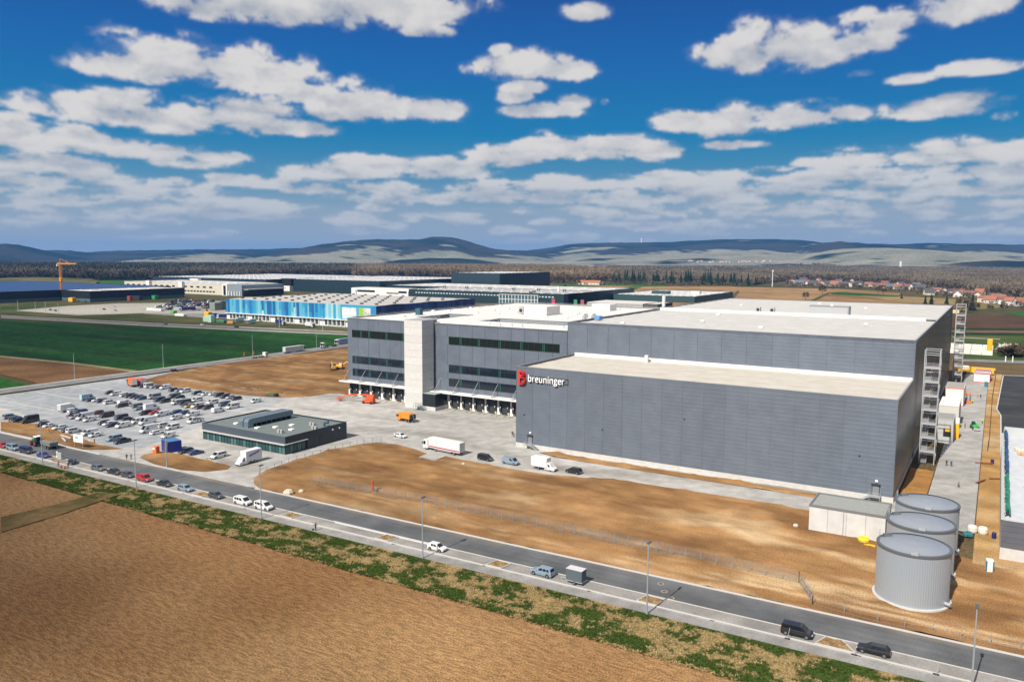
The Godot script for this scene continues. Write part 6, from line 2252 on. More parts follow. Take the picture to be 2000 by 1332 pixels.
func make_vehicle(kind: String, lod := false) -> Node3D:
	var k: Dictionary = KINDS[kind]
	var l: float = k.l
	var w: float = k.w * 0.5
	var h: float = k.h
	var zf := l * 0.5
	var cargo: bool = k.get("cargo", false)
	var t := Node3D.new()
	t.name = kind
	var body: Material = M["paint white"]
	paint("white")
	var black := mat("trim black", 0.014, 0.015, 0.016, 0.6)
	var glass := mat("car glass", 0.010, 0.014, 0.018, 0.04)
	var hy: float = k.hy
	var belt: float = k.belt
	var hood_z: float = zf - k.hood
	var roof_z: float = hood_z - k.ws
	var tail: float = -zf + k.boot
	var roof_r: float = tail + k.rs
	var yb := 0.22 if h < 1.9 else 0.30
	var b := nb()
	var rings := [ring(w * 0.80, yb + 0.10, hy * 0.70, zf, 0.12), ring(w * 0.93, yb, hy * 0.80, zf - 0.10, 0.12), ring(w * 0.98, yb, hy * 0.93, zf - 0.38, 0.12), ring(w, yb, hy, hood_z + 0.02, 0.10), ring(w, yb, belt, hood_z - 0.35, 0.05), ring(w, yb, belt + 0.02, tail + 0.3, 0.05), ring(w * 0.97, yb, belt, -zf + 0.12, 0.08), ring(w * 0.90, yb + 0.12, belt - 0.18, -zf, 0.10)]
	if kind == "flatbed" or kind == "pickup":
		rings = rings.slice(0, 5) + [ring(w, yb, belt, tail, 0.05)]
		if kind == "pickup":
			rings += [ring(w, yb, belt - 0.02, -zf + 0.08, 0.05), ring(w * 0.96, yb + 0.1, belt - 0.1, -zf, 0.08)]
	b.loft(rings, true)
	for e in [[0, false], [rings.size() - 1, true]]:
		var rr: Array = rings[e[0]]
		for i in range(1, rr.size() - 1):
			if e[1]:
				b.tri(rr[0], rr[i + 1], rr[i])
			else:
				b.tri(rr[0], rr[i], rr[i + 1])
	# the cabin above the belt
	var iw := 0.10 if cargo or h > 1.8 else 0.20
	if kind == "high_van":
		iw = 0.14
	var lo := [v3(w - 0.03, belt - 0.02, hood_z), v3(w - 0.03, belt - 0.02, tail), v3(-w + 0.03, belt - 0.02, tail), v3(-w + 0.03, belt - 0.02, hood_z)]
	lo[0].y = hy - 0.03; lo[3].y = hy - 0.03
	var up := [v3(w - iw, h - 0.05, roof_z), v3(w - iw, h - 0.05, roof_r), v3(-w + iw, h - 0.05, roof_r), v3(-w + iw, h - 0.05, roof_z)]
	var top := [v3(w - iw - 0.14, h, roof_z - 0.22), v3(w - iw - 0.14, h, roof_r + 0.12), v3(-w + iw + 0.14, h, roof_r + 0.12), v3(-w + iw + 0.14, h, roof_z - 0.22)]
	# right side, rear, left side, front
	var right := [lo[0], lo[1], up[1], up[0]]
	var rear := [lo[1], lo[2], up[2], up[1]]
	var left := [lo[2], lo[3], up[3], up[2]]
	var front := [lo[3], lo[0], up[0], up[3]]
	for q in [right, rear, left, front]:
		b.quad(q[0], q[1], q[2], q[3])
	for i in 4:
		var j := (i + 1) % 4
		b.quad(up[i], up[j], top[j], top[i])
	b.quad(top[0], top[1], top[2], top[3])
	put("body", b, body, t)
	put("windscreen", panel_on(front, 0.05, 0.06), glass, t)
	if not cargo or kind == "caddy":
		put("rear_window", panel_on(rear, 0.09, 0.14), glass, t)
	# side windows: front doors only on vans that carry goods
	var len_z := roof_z - roof_r
	for q in [[right, 1.0], [left, -1.0]]:
		var f: Array = q[0]
		var s: float = q[1]
		var spans := []
		if cargo:
			spans = [[0.30 * (6.0 / l) * 0.55, 0.30 * (6.0 / l) * 0.55 + 0.16]]
			spans = [[0.13, 0.33]]
		else:
			spans = [[0.17, 0.44], [0.46, 0.70]] if kind != "pickup" and kind != "flatbed" else [[0.2, 0.52], [0.55, 0.92]]
			if h > 1.4 and kind in ["estate", "suv", "minivan", "minibus"]:
				spans.append([0.72, 0.90])
		for sp in spans:
			var u0: float = sp[0]
			var u1: float = sp[1]
			if s < 0.0:
				u0 = 1.0 - sp[1]
				u1 = 1.0 - sp[0]
			var lower := (f[0] as Vector3).lerp(f[1], u0)
			var lower2 := (f[0] as Vector3).lerp(f[1], u1)
			var bu := maxf(0.02, u0)
			var upper := (f[3] as Vector3).lerp(f[2], bu)
			var upper2 := (f[3] as Vector3).lerp(f[2], minf(u1, 0.98))
			# above tall sides the glass ends well below the roof
			var cap := 1.0 if h < 1.9 else minf(1.0, 0.80 / (h - belt))
			put("side_window", panel_on([lower, lower2, lower2.lerp(upper2, cap), lower.lerp(upper, cap)], 0.04, 0.12), glass, t)
	if kind == "pickup" or kind == "flatbed":
		b = nb()
		if kind == "pickup":
			b.span(v3(-w + 0.12, belt - 0.45, -zf + 0.15), v3(w - 0.12, belt + 0.03, tail - 0.08))
			put("load_bed", b, black, t)
		else:
			b.span(v3(-1.02, 0.85, -zf), v3(1.02, 0.98, tail - 0.1))
			for x in [-1.0, 1.0]:
				b.span(v3(x - 0.03, 0.98, -zf), v3(x + 0.03, 1.36, tail - 0.1))
			b.span(v3(-1.0, 0.98, -zf), v3(1.0, 1.36, -zf + 0.06))
			b.span(v3(-1.0, 0.98, tail - 0.16), v3(1.0, 2.0, tail - 0.1))
			put("load_bed", b, mat("bed steel", 0.24, 0.28, 0.29, 0.5, 0.3), t)
	slab("grille", v3(-w * 0.78, yb - 0.02, zf - 0.20), v3(w * 0.78, hy * 0.46, zf + 0.012), black, t)
	var lamp := mat("headlamp", 0.62, 0.63, 0.64, 0.1)
	var red := mat("tail lamp", 0.34, 0.012, 0.012, 0.2)
	for s in [-1, 1]:
		b = nb()
		b.hexa(v3(s * w * 0.72, hy * 0.70, zf - 0.085), v3(0.36, 0.15, 0.14), Basis(Vector3.UP, s * 0.45))
		put("headlight", b, lamp, t)
		slab("tail_light", v3(s * w * 0.84 - 0.10, belt - (0.36 if h < 1.8 else 0.55), -zf + (0.0 if kind == "flatbed" else -0.012)), v3(s * w * 0.84 + 0.08, belt - 0.10, -zf + 0.16), red, t)
		chunk("mirror", v3(s * (w + 0.09), belt + 0.07, hood_z - 0.42), v3(0.17, 0.15, 0.10), 0.03, body if not cargo else black, t)
	slab("number_plate", v3(-0.26, hy * 0.36, zf + 0.012), v3(0.26, hy * 0.36 + 0.11, zf + 0.022), mat("plate", 0.7, 0.7, 0.66, 0.5), t)
	slab("number_plate", v3(-0.26, belt - 0.55, -zf - 0.022), v3(0.26, belt - 0.44, -zf - 0.004), M["plate"], t)
	var r := 0.32 if h < 1.6 else 0.35
	for s in [-1.0, 1.0]:
		for z in [zf - 0.86, -zf + 0.82 if kind != "flatbed" else -zf + 1.4]:
			b = nb()
			b.tube(v3(s * (w - 0.1), r + 0.03, z), v3(s * (w + 0.004), r + 0.03, z), r + 0.075, r + 0.075, 14)
			put("wheel_arch", b, black, t)
			wheel(t, s * (w + 0.012), z, r)
	return t


func vehicle(kind: String, colour: String, at: Vector3, turn: float, label: String, category := "car", group := "") -> Node3D:
	if not protos.has(kind):
		protos[kind] = make_vehicle(kind)
	var o: Node3D = protos[kind].duplicate()
	var called: String = {"hatch": "hatchback", "estate": "estate_car", "suv": "off_road_car", "minivan": "people_carrier", "caddy": "compact_van", "van": "panel_van", "high_van": "tall_van", "pickup": "pickup_truck", "flatbed": "flatbed_truck"}.get(kind, kind)
	o.name = numbered(called)
	add_child(o)
	o.position = at
	o.rotation.y = turn
	for part in ["body", "mirror", "mirror_001"]:
		if o.has_node(part) and not (part != "body" and KINDS[kind].get("cargo", false)):
			(o.get_node(part) as MeshInstance3D).set_surface_override_material(0, paint(colour))
	tag(o, label, category, group)
	return o


func truck_cab(t: Node, z: float, m: Material, h := 2.9, w := 2.4, deep := 2.1) -> void:
	var b := nb()
	var y0 := 0.55
	var pr := PackedVector2Array([v2(z - deep, y0), v2(z, y0), v2(z + 0.04, 1.5), v2(z - 0.16, h - 0.25), v2(z - 0.5, h), v2(z - deep, h)])
	b.prism(pr, -w * 0.5, w * 0.5, Transform3D(Basis(Vector3.UP, -PI / 2), Vector3.ZERO))
	var o := put("cab", b, m, t)
	var glass: Material = M["car glass"]
	b = nb()
	b.quad(v3(-w * 0.46, 1.56, z + 0.045), v3(w * 0.46, 1.56, z + 0.045), v3(w * 0.45, h - 0.32, z - 0.13), v3(-w * 0.45, h - 0.32, z - 0.13))
	put("windscreen", b, glass, o)
	for s in [-1, 1]:
		slab("side_window", v3(s * w * 0.5 - 0.012, 1.62, z - 1.15), v3(s * w * 0.5 + 0.012, h - 0.5, z - 0.28), glass, o)
		block("mirror", v3(s * (w * 0.5 + 0.2), 2.1, z - 0.1), v3(0.22, 0.7, 0.12), M["trim black"], o)
		block("headlight", v3(s * w * 0.36, 0.85, z + 0.03), v3(0.4, 0.2, 0.1), M["headlamp"], o)
	slab("grille", v3(-w * 0.4, 0.5, z - 0.1), v3(w * 0.4, 1.35, z + 0.035), M["trim black"], o)


# a lorry: cab, frame, box body and wheels; front towards +z
func lorry(called: String, label: String, at: Vector3, turn: float, cab: Material, box_m: Material, l: float, box_h: float, opts := {}) -> Node3D:
	var t := thing(called, label, opts.get("category", "truck"), at, turn, opts.get("group", ""))
	var zf := l * 0.5
	var small: bool = opts.get("small", false)
	var black := mat("trim black", 0.014, 0.015, 0.016, 0.6)
	var cl := 2.1
	if small:
		cl = 2.4
		var n := make_vehicle("flatbed")
		for part in n.get_children():
			if part.name in ["body", "windscreen", "side_window", "side_window_002", "headlight", "headlight_001", "grille", "mirror", "mirror_001"]:
				n.remove_child(part)
				t.add_child(part)
				part.position.z += zf - 3.05
				if part.name == "body":
					part.scale = v3(1, 1.06, 1)
					(part as MeshInstance3D).set_surface_override_material(0, cab)
	else:
		truck_cab(t, zf, cab, opts.get("cab_h", 2.95))
	var b := nb()
	b.span(v3(-0.45, 0.6, -zf + 0.1), v3(0.45, 0.95, zf - 1.2))
	put("chassis", b, black, t)
	var z1: float = zf - (cl + 0.25 if not small else 2.35)
	if opts.get("body", true):
		b = nb()
		b.cut_box(v3(0, 1.0 + box_h * 0.5, (z1 - zf) * 0.5), v3(opts.get("w", 2.5), box_h, z1 + zf), 0.06)
		var o := put("box_body", b, box_m, t)
		b = nb()
		for s in [-1, 1]:
			b.span(v3(s * opts.get("w", 2.5) * 0.5 - 0.03, 0.86, -zf), v3(s * opts.get("w", 2.5) * 0.5 + 0.02, 1.02, z1))
		put("side_rail", b, M["galvanised"], o)
		b = nb()
		for s in [-1, 1]:
			b.span(v3(s * 0.62 - 0.58, 1.1, -zf - 0.03), v3(s * 0.62 + 0.58, 0.85 + box_h, -zf + 0.01))
		put("rear_door", b, mat("door pale", 0.44, 0.46, 0.47, 0.5), o)
	var r := 0.5 if not small else 0.36
	var axles: Array = opts.get("axles", [zf - 1.35, -zf + 2.4])
	for z in axles:
		for s in [-1.0, 1.0]:
			wheel(t, s * (1.18 if not small else 0.98), z, r, 0.32)
	b = nb()
	for s in [-1, 1]:
		b.span(v3(s * 0.9 - 0.2, 0.75, -zf - 0.02), v3(s * 0.9 + 0.2, 0.93, -zf + 0.1))
	put("tail_light", b, mat("tail lamp", 0.34, 0.012, 0.012, 0.2), t)
	return t


# flat print on a vehicle's side
func lettering(host: Node, text: String, at: Vector3, turn: float, px: float, m: Material, label: String) -> MeshInstance3D:
	var font := SystemFont.new()
	font.font_names = PackedStringArray(["Droid Sans"])
	var tm := TextMesh.new()
	tm.text = text
	tm.font = font
	tm.font_size = 32
	tm.pixel_size = px
	tm.depth = 0.02
	var o := put("lettering", tm, m, host)
	o.position = at
	o.rotation.y = turn
	o.set_meta("label", label)
	return o


func make_vehicles() -> void:
	paint("white")
	var white := paint("white")
	var black := mat("trim black", 0.014, 0.015, 0.016, 0.6)
	var words := {"minivan": "people carrier", "hatch": "small hatchback", "high_van": "tall van", "estate": "estate car", "van": "panel van", "pickup": "pickup truck", "box_truck": "box truck", "caddy": "compact van", "suv": "off-road car", "minibus": "minibus", "flatbed": "flatbed truck"}
	for c in parked():
		var label := "%s %s, %s in the %s row of the car park" % [c[1].replace("_", " "), words[c[0]], c[5] if c[5].ends_with("most") else c[5] + " from the left", c[6]]
		var turn := 0.0 if c[4] else PI
		turn += rng.randf_range(-0.03, 0.03)
		if c[0] == "box_truck":
			lorry("box_truck", label, v3(c[2], 0.01, c[3]), turn, white, mat("box white", 0.62, 0.63, 0.63, 0.5), 7.0, 2.2, {"small": true, "w": 2.2})
		else:
			vehicle(c[0], c[1], v3(c[2], 0.01, c[3]), turn, label, "van" if c[0] in ["van", "high_van", "caddy"] else "minibus" if c[0] == "minibus" else "pickup" if c[0] in ["pickup", "flatbed"] else "car", "vehicles in the big car park")
	# along the access road, on the parking strip; PI / 2 faces right
	var e := PI / 2 + 0.017
	for q in [
		["hatch", "red", -134.4, e, "red car at the left frame edge, first in the roadside row"],
		["minivan", "silver_blue", -128.2, e, "blue silver people carrier just right of the red car at the left edge"],
		["van", "navy", -120.7, e, "dark blue van between a silver blue car and a bright blue saloon"],
		["sedan", "bright_blue", -111.5, e, "bright blue saloon parked left of the small white cabinet"],
		["hatch", "dark_blue", -97.0, PI + 0.9, "black car turned across the parking strip beside two workers in orange"],
		["estate", "grey", -84.1, e, "grey car at the left end of the middle roadside row"],
		["sedan", "black", -76.6, e, "black saloon right of the grey car at the roadside"],
		["hatch", "dark_grey", -70.6, e, "dark grey hatchback left of the red van-like car"],
		["caddy", "red", -63.4, e, "red high compact car in the middle of the roadside row"],
		["sedan", "black", -55.0, e, "black saloon right of the red compact car at the roadside"],
		["estate", "silver_blue", -46.7, e, "pale blue silver estate at the right end of the roadside row"],
		["hatch", "dark_grey", -35.0, e, "grey green small car parked alone between two soil beds"],
		["minivan", "white", -25.3, e, "left one of the two white roadside people carriers"],
		["minivan", "white", -18.1, e, "right one of the two white roadside people carriers, behind the lamp post"],
		["hatch", "white", 32.7, e, "white compact car alone on the parking strip by a lamp post"],
		["suv", "silver_blue", 57.3, -e, "silver blue off-road car with a grey covered trailer behind"],
		["minivan", "black", 103.6, e, "black people carrier on the parking strip left of the triangular bed"],
		["estate", "black", 114.8, -e + 0.03, "black estate car with silver roof rails at the lower right"]]:
		var x: float = q[2]
		vehicle(q[0], q[1], v3(x, -0.05, rz(x, 85.35) + (0.5 if q[0] == "x" else 0.0)), q[3], q[4], "van" if q[0] == "van" else "car", "vehicles along the access road")
	# the covered trailer behind the silver car
	var tr := thing("covered_trailer", "grey canvas covered single axle trailer coupled to the silver blue car", "trailer", v3(64.4, -0.05, rz(64.4, 85.5)), -e)
	var b := nb()
	b.cut_box(v3(0, 1.75, 0), v3(1.9, 2.1, 3.3), 0.08)
	put("canvas_cover", b, mat("canvas", 0.075, 0.10, 0.115, 0.8), tr)
	slab("cover_roof", v3(-0.96, 2.80, -1.66), v3(0.96, 2.84, 1.66), mat("canvas pale", 0.50, 0.51, 0.51, 0.7), tr)
	b = nb()
	b.span(v3(-0.95, 0.55, -1.7), v3(0.95, 0.72, 1.7))
	for x in [-0.4, 0.4]:
		b.bar(v3(x, 0.5, 1.6), v3(0, 0.5, 3.2), 0.09)
	put("frame", b, M["galvanised"], tr)
	for s in [-1.0, 1.0]:
		wheel(tr, s * 1.05, -0.1, 0.34)
	# on the yard
	vehicle("estate", "white", v3(-38.8, 0.01, 10.1), PI / 2 - 0.1, "white estate with dark roof bars driving across the empty yard", "car")
	var wt := lorry("box_lorry", "long white box lorry with a red stripe standing before the front hall", v3(-15.0, 0.01, 18.3), -PI / 2 - 0.10, mat("lorry white", 0.62, 0.62, 0.61, 0.4), mat("lorry box", 0.63, 0.62, 0.61, 0.45), 15.2, 3.0, {"axles": [6.2, 2.4, -5.2], "cab_h": 3.2})
	b = nb()
	for s in [-1, 1]:
		b.span(v3(s * 1.25 - 0.012, 1.18, -7.5), v3(s * 1.25 + 0.012, 1.55, 5.0))
	put("stripe", b, mat("stripe red", 0.35, 0.03, 0.05, 0.5), wt)
	for s in [1.0, -1.0]:
		b = nb()
		b.bar(v3(s * 1.27, 2.5, 1.3), v3(s * 1.27, 3.5, 1.9), 0.03, 0.10)
		b.bar(v3(s * 1.27, 2.5, 1.7), v3(s * 1.27, 3.5, 2.3), 0.03, 0.10)
		put("side_mark", b, mat("print grey", 0.30, 0.28, 0.28, 0.5), wt)
	slab("side_guard", v3(-1.1, 0.5, 2.9), v3(1.1, 0.75, -4.0), M["galvanised"], wt)
	vehicle("minivan", "black", v3(1.4, 0.01, 19.7), PI / 2 - 0.06, "black car between the long white lorry and a silver van", "car")
	vehicle("van", "silver_blue", v3(10.0, 0.01, 19.4), PI / 2 - 0.05, "silver panel van between the black car and the white events lorry", "van")
	var ev := lorry("box_truck", "white box truck with an orange emblem and dark letters on its side", v3(21.2, 0.01, 19.4), PI / 2 - 0.05, white, mat("box white", 0.62, 0.63, 0.63, 0.5), 7.6, 2.6, {"small": true, "w": 2.3})
	lettering(ev, "events", v3(1.17, 2.9, -1.6), PI / 2, 0.026, mat("print dark", 0.06, 0.06, 0.07, 0.6), "dark letters reading events")
	b = nb()
	b.tube(v3(1.15, 2.95, 0.55), v3(1.175, 2.95, 0.55), 0.36, 0.36, 14)
	put("emblem", b, mat("print orange", 0.72, 0.30, 0.02, 0.5), ev)
	vehicle("suv", "black", v3(29.9, 0.01, 18.2), -PI / 2 - 0.08, "black off-road car at the right end of the vehicles before the front hall", "car")
	# beside the pavilion
	vehicle("estate", "dark_blue", v3(-80.53, 0, 61.37), 0.0, "dark blue grey car next to the blue cabin, left of a blue coupe", "car")
	vehicle("sedan", "blue", v3(-76.31, 0, 60.9), PI - 0.1, "blue saloon parked beside the soil island before the pavilion", "car")
	vehicle("minivan", "white", v3(-67.05, 0, 60.05), 0.0, "white people carrier with dark windows parked alone before the glass front", "car")
	var mv := lorry("box_truck", "white removal truck with blue slanting print before the dark pavilion", v3(-54.5, 0, 59.66), 0.04, white, M["box white"], 8.2, 2.9, {"small": true, "w": 2.3})
	b = nb()
	for i in 7:
		b.bar(v3(1.165, 2.35 + i * 0.11, 0.6 - i * 0.55), v3(1.165, 2.75 + i * 0.11, 0.2 - i * 0.55), 0.03, 0.30)
		b.bar(v3(1.165, 2.25 + i * 0.11, 0.5 - i * 0.55), v3(1.165, 2.33 + i * 0.11, 0.05 - i * 0.55), 0.03, 0.16)
	put("side_print", b, mat("print blue", 0.05, 0.09, 0.35, 0.6), mv)
	# the lorries at the back row of the car park
	lorry("orange_truck", "bright orange box truck with blue cab at the back of the car park", v3(-208.17, 0, -3.55), -PI / 2 - 0.35, mat("cab blue", 0.03, 0.07, 0.16, 0.5), mat("tank orange", 0.70, 0.13, 0.02, 0.5), 8.5, 2.8, {})
	lorry("orange_truck", "red and white box truck right of the orange one", v3(-207.05, 0, -6.88), -PI / 2 - 0.2, mat("cab red", 0.45, 0.03, 0.02, 0.5), mat("box red white", 0.55, 0.10, 0.07, 0.5), 6.5, 2.4, {})
	# on the side road
	var cw: Material = M["lorry white"]
	var grey_box := mat("trailer pale", 0.50, 0.50, 0.47, 0.6)
	lorry("articulated_lorry", "long pale articulated lorry on the side road before the green field", v3(-243.03, 0, -134.23), PI + 0.0, cw, grey_box, 16.3, 2.9, {"axles": [6.7, 3.6, -3.8, -5.1, -6.4], "cab_h": 3.7})
	lorry("articulated_lorry", "white lorry tractor with empty low trailer on the side road", v3(-244.8, 0, -166.47), 0.0, cw, grey_box, 14.0, 1.0, {"axles": [5.6, 2.6, -3.6, -4.9], "body": false, "cab_h": 3.5})
	lorry("articulated_lorry", "pale trailer with blue side, cut off by the dock building corner", v3(-249.51, 0, -185.26), 0.0, cw, mat("trailer blue grey", 0.20, 0.25, 0.40, 0.6), 16.0, 2.9, {"axles": [6.7, 3.6, -3.8, -5.1, -6.4], "cab_h": 3.7})
	lorry("articulated_lorry", "white lorry with bare flat deck parked left of the pale articulated lorry", v3(-239.34, 0, -103.88), PI, cw, grey_box, 11.0, 1.0, {"axles": [4.2, 1.2, -3.2], "body": false, "cab_h": 3.0})
	vehicle("hatch", "black", v3(-231.64, 0, -42.21), PI - 0.05, "black car driving on the side road behind the car park", "car")
	# the trucks at the striped hall
	var navy := mat("trailer navy", 0.010, 0.014, 0.12, 0.45)
	var teal := mat("trailer teal", 0.03, 0.20, 0.27, 0.45)
	var spots := [
		[v3(-495.87, 0, -283.12), navy, -0.9, 14.0, "dark blue trailer with pale letters at the left end of the truck yard"],
		[v3(-515.17, 0, -284.9), mat("trailer bright", 0.015, 0.03, 0.30, 0.45), -0.9, 9.0, "bright blue trailer end behind the yellow material handler"],
		[v3(-613.15, 0, -328.98), navy, -0.25, 17.0, "dark blue lorry with round emblem beside the crowded car park"],
		[v3(-611.17, 0, -340.24), cw, -0.2, 8.0, "white lorry cab and box right of the blue lorry"],
		[v3(-451.79, 0, -264.03), mat("trailer pale blue", 0.36, 0.55, 0.60, 0.5), 0.0, 9.0, "pale blue swap body with pink print, left one"],
		[v3(-430.08, 0, -259.36), M["trailer pale blue"], 0.0, 9.0, "pale blue swap body with blue end, right one"],
		[v3(-440.85, 0, -285.31), teal, -0.3, 13.0, "teal and blue trailer with white cab at the striped hall"],
		[v3(-401.4, 0, -266.52), navy, 1.35, 13.5, "dark blue trailer with small white letters in the middle of the truck yard"],
		[v3(-404.93, 0, -296.56), navy, 1.2, 12.0, "dark blue trailer behind the grey box trailer"],
		[v3(-405.28, 0, -310.04), cw, 0.3, 7.0, "white box lorry with teal end behind the grey trailer"],
		[v3(-364.11, 0, -265.02), mat("trailer light", 0.55, 0.57, 0.57, 0.5), 1.4, 11.0, "light grey box trailer at the front of the truck yard"],
		[v3(-374.6, 0, -297.75), mat("trailer black", 0.012, 0.013, 0.018, 0.4), -0.75, 16.0, "black lorry with white cab standing slanted in the truck yard"],
		[v3(-363.58, 0, -305.38), mat("trailer silver", 0.40, 0.44, 0.47, 0.5), -0.5, 14.0, "white lorry partly behind the dock building corner"]]
	for q in spots:
		var n: float = q[3]
		lorry("yard_truck", q[4], q[0], q[2], cw, q[1], n, 3.0, {"axles": [n * 0.5 - 1.4, -n * 0.5 + 1.6, -n * 0.5 + 3.0], "cab_h": 3.4, "group": "trucks at the striped hall"})
	machines()


func machines() -> void:
	var orange := mat("sweeper orange", 0.68, 0.23, 0.015, 0.4)
	var red := mat("lift red", 0.62, 0.085, 0.025, 0.4)
	var black: Material = M["trim black"]
	# the road sweeper
	var s := thing("road_sweeper", "orange road sweeper truck with suction hose on the yard", "sweeper", v3(-53.4, 0, -10.75), -PI / 2 - 0.12)
	truck_cab(s, 3.7, orange, 3.0, 2.4, 1.9)
	var b := nb()
	b.prism(PackedVector2Array([v2(-2.9, 1.2), v2(1.7, 1.2), v2(1.7, 3.1), v2(1.4, 3.3), v2(-1.9, 3.3), v2(-2.9, 2.6)]), -1.2, 1.2, Transform3D(Basis(Vector3.UP, -PI / 2), Vector3.ZERO))
	put("hopper", b, orange, s)
	b = nb()
	b.span(v3(-0.5, 0.6, -3.4), v3(0.5, 1.18, 2.4))
	b.span(v3(-1.1, 1.3, -3.9), v3(1.1, 2.9, -2.95))
	put("chassis", b, black, s)
	b = nb()
	var pr := v3(0.5, 3.2, -3.3)
	for i in 8:
		var t := i / 7.0 * 2.6
		var q := v3(0.5, 1.7 + 1.5 * cos(t), -3.3 - 1.1 * sin(t))
		if i > 0:
			b.tube(pr, q, 0.22, 0.22, 8)
		pr = q
	put("suction_hose", b, mat("hose", 0.09, 0.09, 0.095, 0.7), s)
	for z in [2.5, -1.2, -2.4]:
		for x in [-1.16, 1.16]:
			wheel(s, x, z, 0.48, 0.32)
	for x in [-1.0, 1.0]:
		b = nb()
		b.tube(v3(x, 0.1, 0.7), v3(x, 0.4, 0.7), 0.5, 0.3, 10)
		put("brush", b, mat("brush", 0.14, 0.12, 0.09, 0.9), s)
	# the boom lift
	var at := v3(-88.52, 0, -29.95)
	var l := thing("boom_lift", "red orange boom lift with its basket lowered before the docks", "boom lift", at, 0.12)
	chunk("undercarriage", v3(0, 0.95, 0), v3(5.0, 0.9, 2.3), 0.15, red, l)
	b = nb()
	b.cut_box(v3(0.7, 2.1, 0), v3(3.8, 1.3, 2.2), 0.25)
	b.prism(PackedVector2Array([v2(-0.5, 2.7), v2(2.6, 2.7), v2(2.6, 3.7), v2(1.8, 3.9), v2(0.2, 3.4)]), -0.5, 0.5)
	put("turntable", b, red, l)
	b = nb()
	b.bar(v3(2.2, 3.5, 0.2), v3(-4.0, 3.35, 0.2), 0.55, 0.6)
	put("boom", b, red, l)
	b = nb()
	b.bar(v3(-3.4, 3.36, 0.2), v3(-5.2, 3.2, 0.2), 0.42)
	put("boom_slide", b, M["plant white"], l)
	b = nb()
	b.bar(v3(-5.2, 3.2, 0.2), v3(-11.2, 2.75, 0.2), 0.40, 0.5)
	put("boom", b, red, l)
	b = nb()
	b.bar(v3(-11.1, 2.8, 0.2), v3(-13.6, 1.0, 0.2), 0.34)
	put("jib", b, red, l)
	b = nb()
	b.box(v3(-14.4, 0.55, 0.2), v3(1.5, 0.12, 2.2))
	for x in [-15.1, -13.7]:
		for z in [-0.85, 0.2, 1.25]:
			b.bar(v3(x, 0.6, z), v3(x, 1.75, z), 0.08)
	for y in [1.2, 1.75]:
		b.bar(v3(-15.1, y, -0.85), v3(-15.1, y, 1.25), 0.08)
		b.bar(v3(-13.7, y, -0.85), v3(-13.7, y, 1.25), 0.08)
		b.bar(v3(-15.1, y, -0.85), v3(-13.7, y, -0.85), 0.08)
		b.bar(v3(-15.1, y, 1.25), v3(-13.7, y, 1.25), 0.08)
	put("basket", b, red, l)
	for x in [-1.8, 1.8]:
		for z in [-1.25, 1.25]:
			b = nb()
			b.tube(v3(x, 0.55, z - 0.2), v3(x, 0.55, z + 0.2), 0.55, 0.55, 14)
			put("wheel", b, M["tyre"], l)
	# two excavators on the bare soil
	for q in [[v3(-167.66, 0, -91.05), 2.5, "site ochre", "ochre tracked excavator with lowered arm, left of the roller"], [v3(-167.43, 0, -95.74), 0.5, "site yellow", "yellow and white wheel loader beside the excavator on the soil"]]:
		var x := thing("excavator", q[3], "excavator", q[0], q[1])
		var m := mat("site ochre", 0.42, 0.22, 0.05, 0.6) if q[2] == "site ochre" else mat("site yellow", 0.68, 0.38, 0.02, 0.5)
		for z in [-1.1, 1.1]:
			b = nb()
			b.prism(PackedVector2Array([v2(-1.9, 0.15), v2(1.9, 0.15), v2(2.2, 0.5), v2(1.9, 0.95), v2(-1.9, 0.95), v2(-2.2, 0.5)]), z - 0.3, z + 0.3)
			put("track", b, black, x)
		chunk("engine_house", v3(-0.5, 1.65, 0), v3(3.4, 1.2, 2.4), 0.2, m, x)
		chunk("cab", v3(0.4, 2.5, 0.6), v3(1.6, 1.6, 1.1), 0.15, mat("cab pale", 0.55, 0.55, 0.53, 0.4) if q[2] == "site yellow" else mat("cab dark", 0.05, 0.06, 0.06, 0.2), x)
		b = nb()
		b.bar(v3(1.0, 1.9, -0.5), v3(3.4, 4.2, -0.5), 0.5)
		b.bar(v3(3.3, 4.2, -0.5), v3(5.4, 2.4, -0.5), 0.4)
		put("arm", b, m, x)
		b = nb()
		b.prism(PackedVector2Array([v2(4.9, 2.3), v2(5.8, 2.3), v2(5.6, 0.9), v2(4.7, 0.8)]), -1.1, 0.1)
		put("bucket", b, black, x)
	# the tractor with a soil trailer on the road
	var tz := rz(-126.0, 78.4)
	var tr := thing("tractor", "green tractor with white roof and red wheels on the access road", "tractor", v3(-127.6, -0.05, tz + 0.2), -PI / 2 - 0.05)
	var green := mat("tractor green", 0.02, 0.10, 0.04, 0.4)
	chunk("bonnet", v3(0, 1.45, 1.5), v3(1.0, 0.9, 2.2), 0.12, green, tr)
	chunk("cab", v3(0, 2.2, -0.5), v3(1.6, 1.5, 1.6), 0.15, mat("cab teal glass", 0.012, 0.05, 0.04, 0.1), tr)
	chunk("cab_roof", v3(0, 3.05, -0.5), v3(1.8, 0.25, 1.8), 0.08, M["lamp white"], tr)
	for x in [-1.0, 1.0]:
		for q in [[-0.8, 0.95, 0.5], [1.9, 0.68, 0.4]]:
			b = nb()
			b.tube(v3(0, 0, 0), v3(x * q[2], 0, 0), q[1], q[1], 16)
			var o := put("wheel", b, M["tyre"], tr)
			o.position = v3(x * 0.7, q[1], q[0])
			b = nb()
			b.tube(v3(x * q[2] * 0.9, 0, 0), v3(x * (q[2] + 0.02), 0, 0), q[1] * 0.55, q[1] * 0.5, 12)
			put("rim", b, mat("rim red", 0.35, 0.02, 0.02, 0.5), o)
	block("chassis", v3(0, 1.2, 0), v3(0.7, 0.5, 3.0), black, tr)
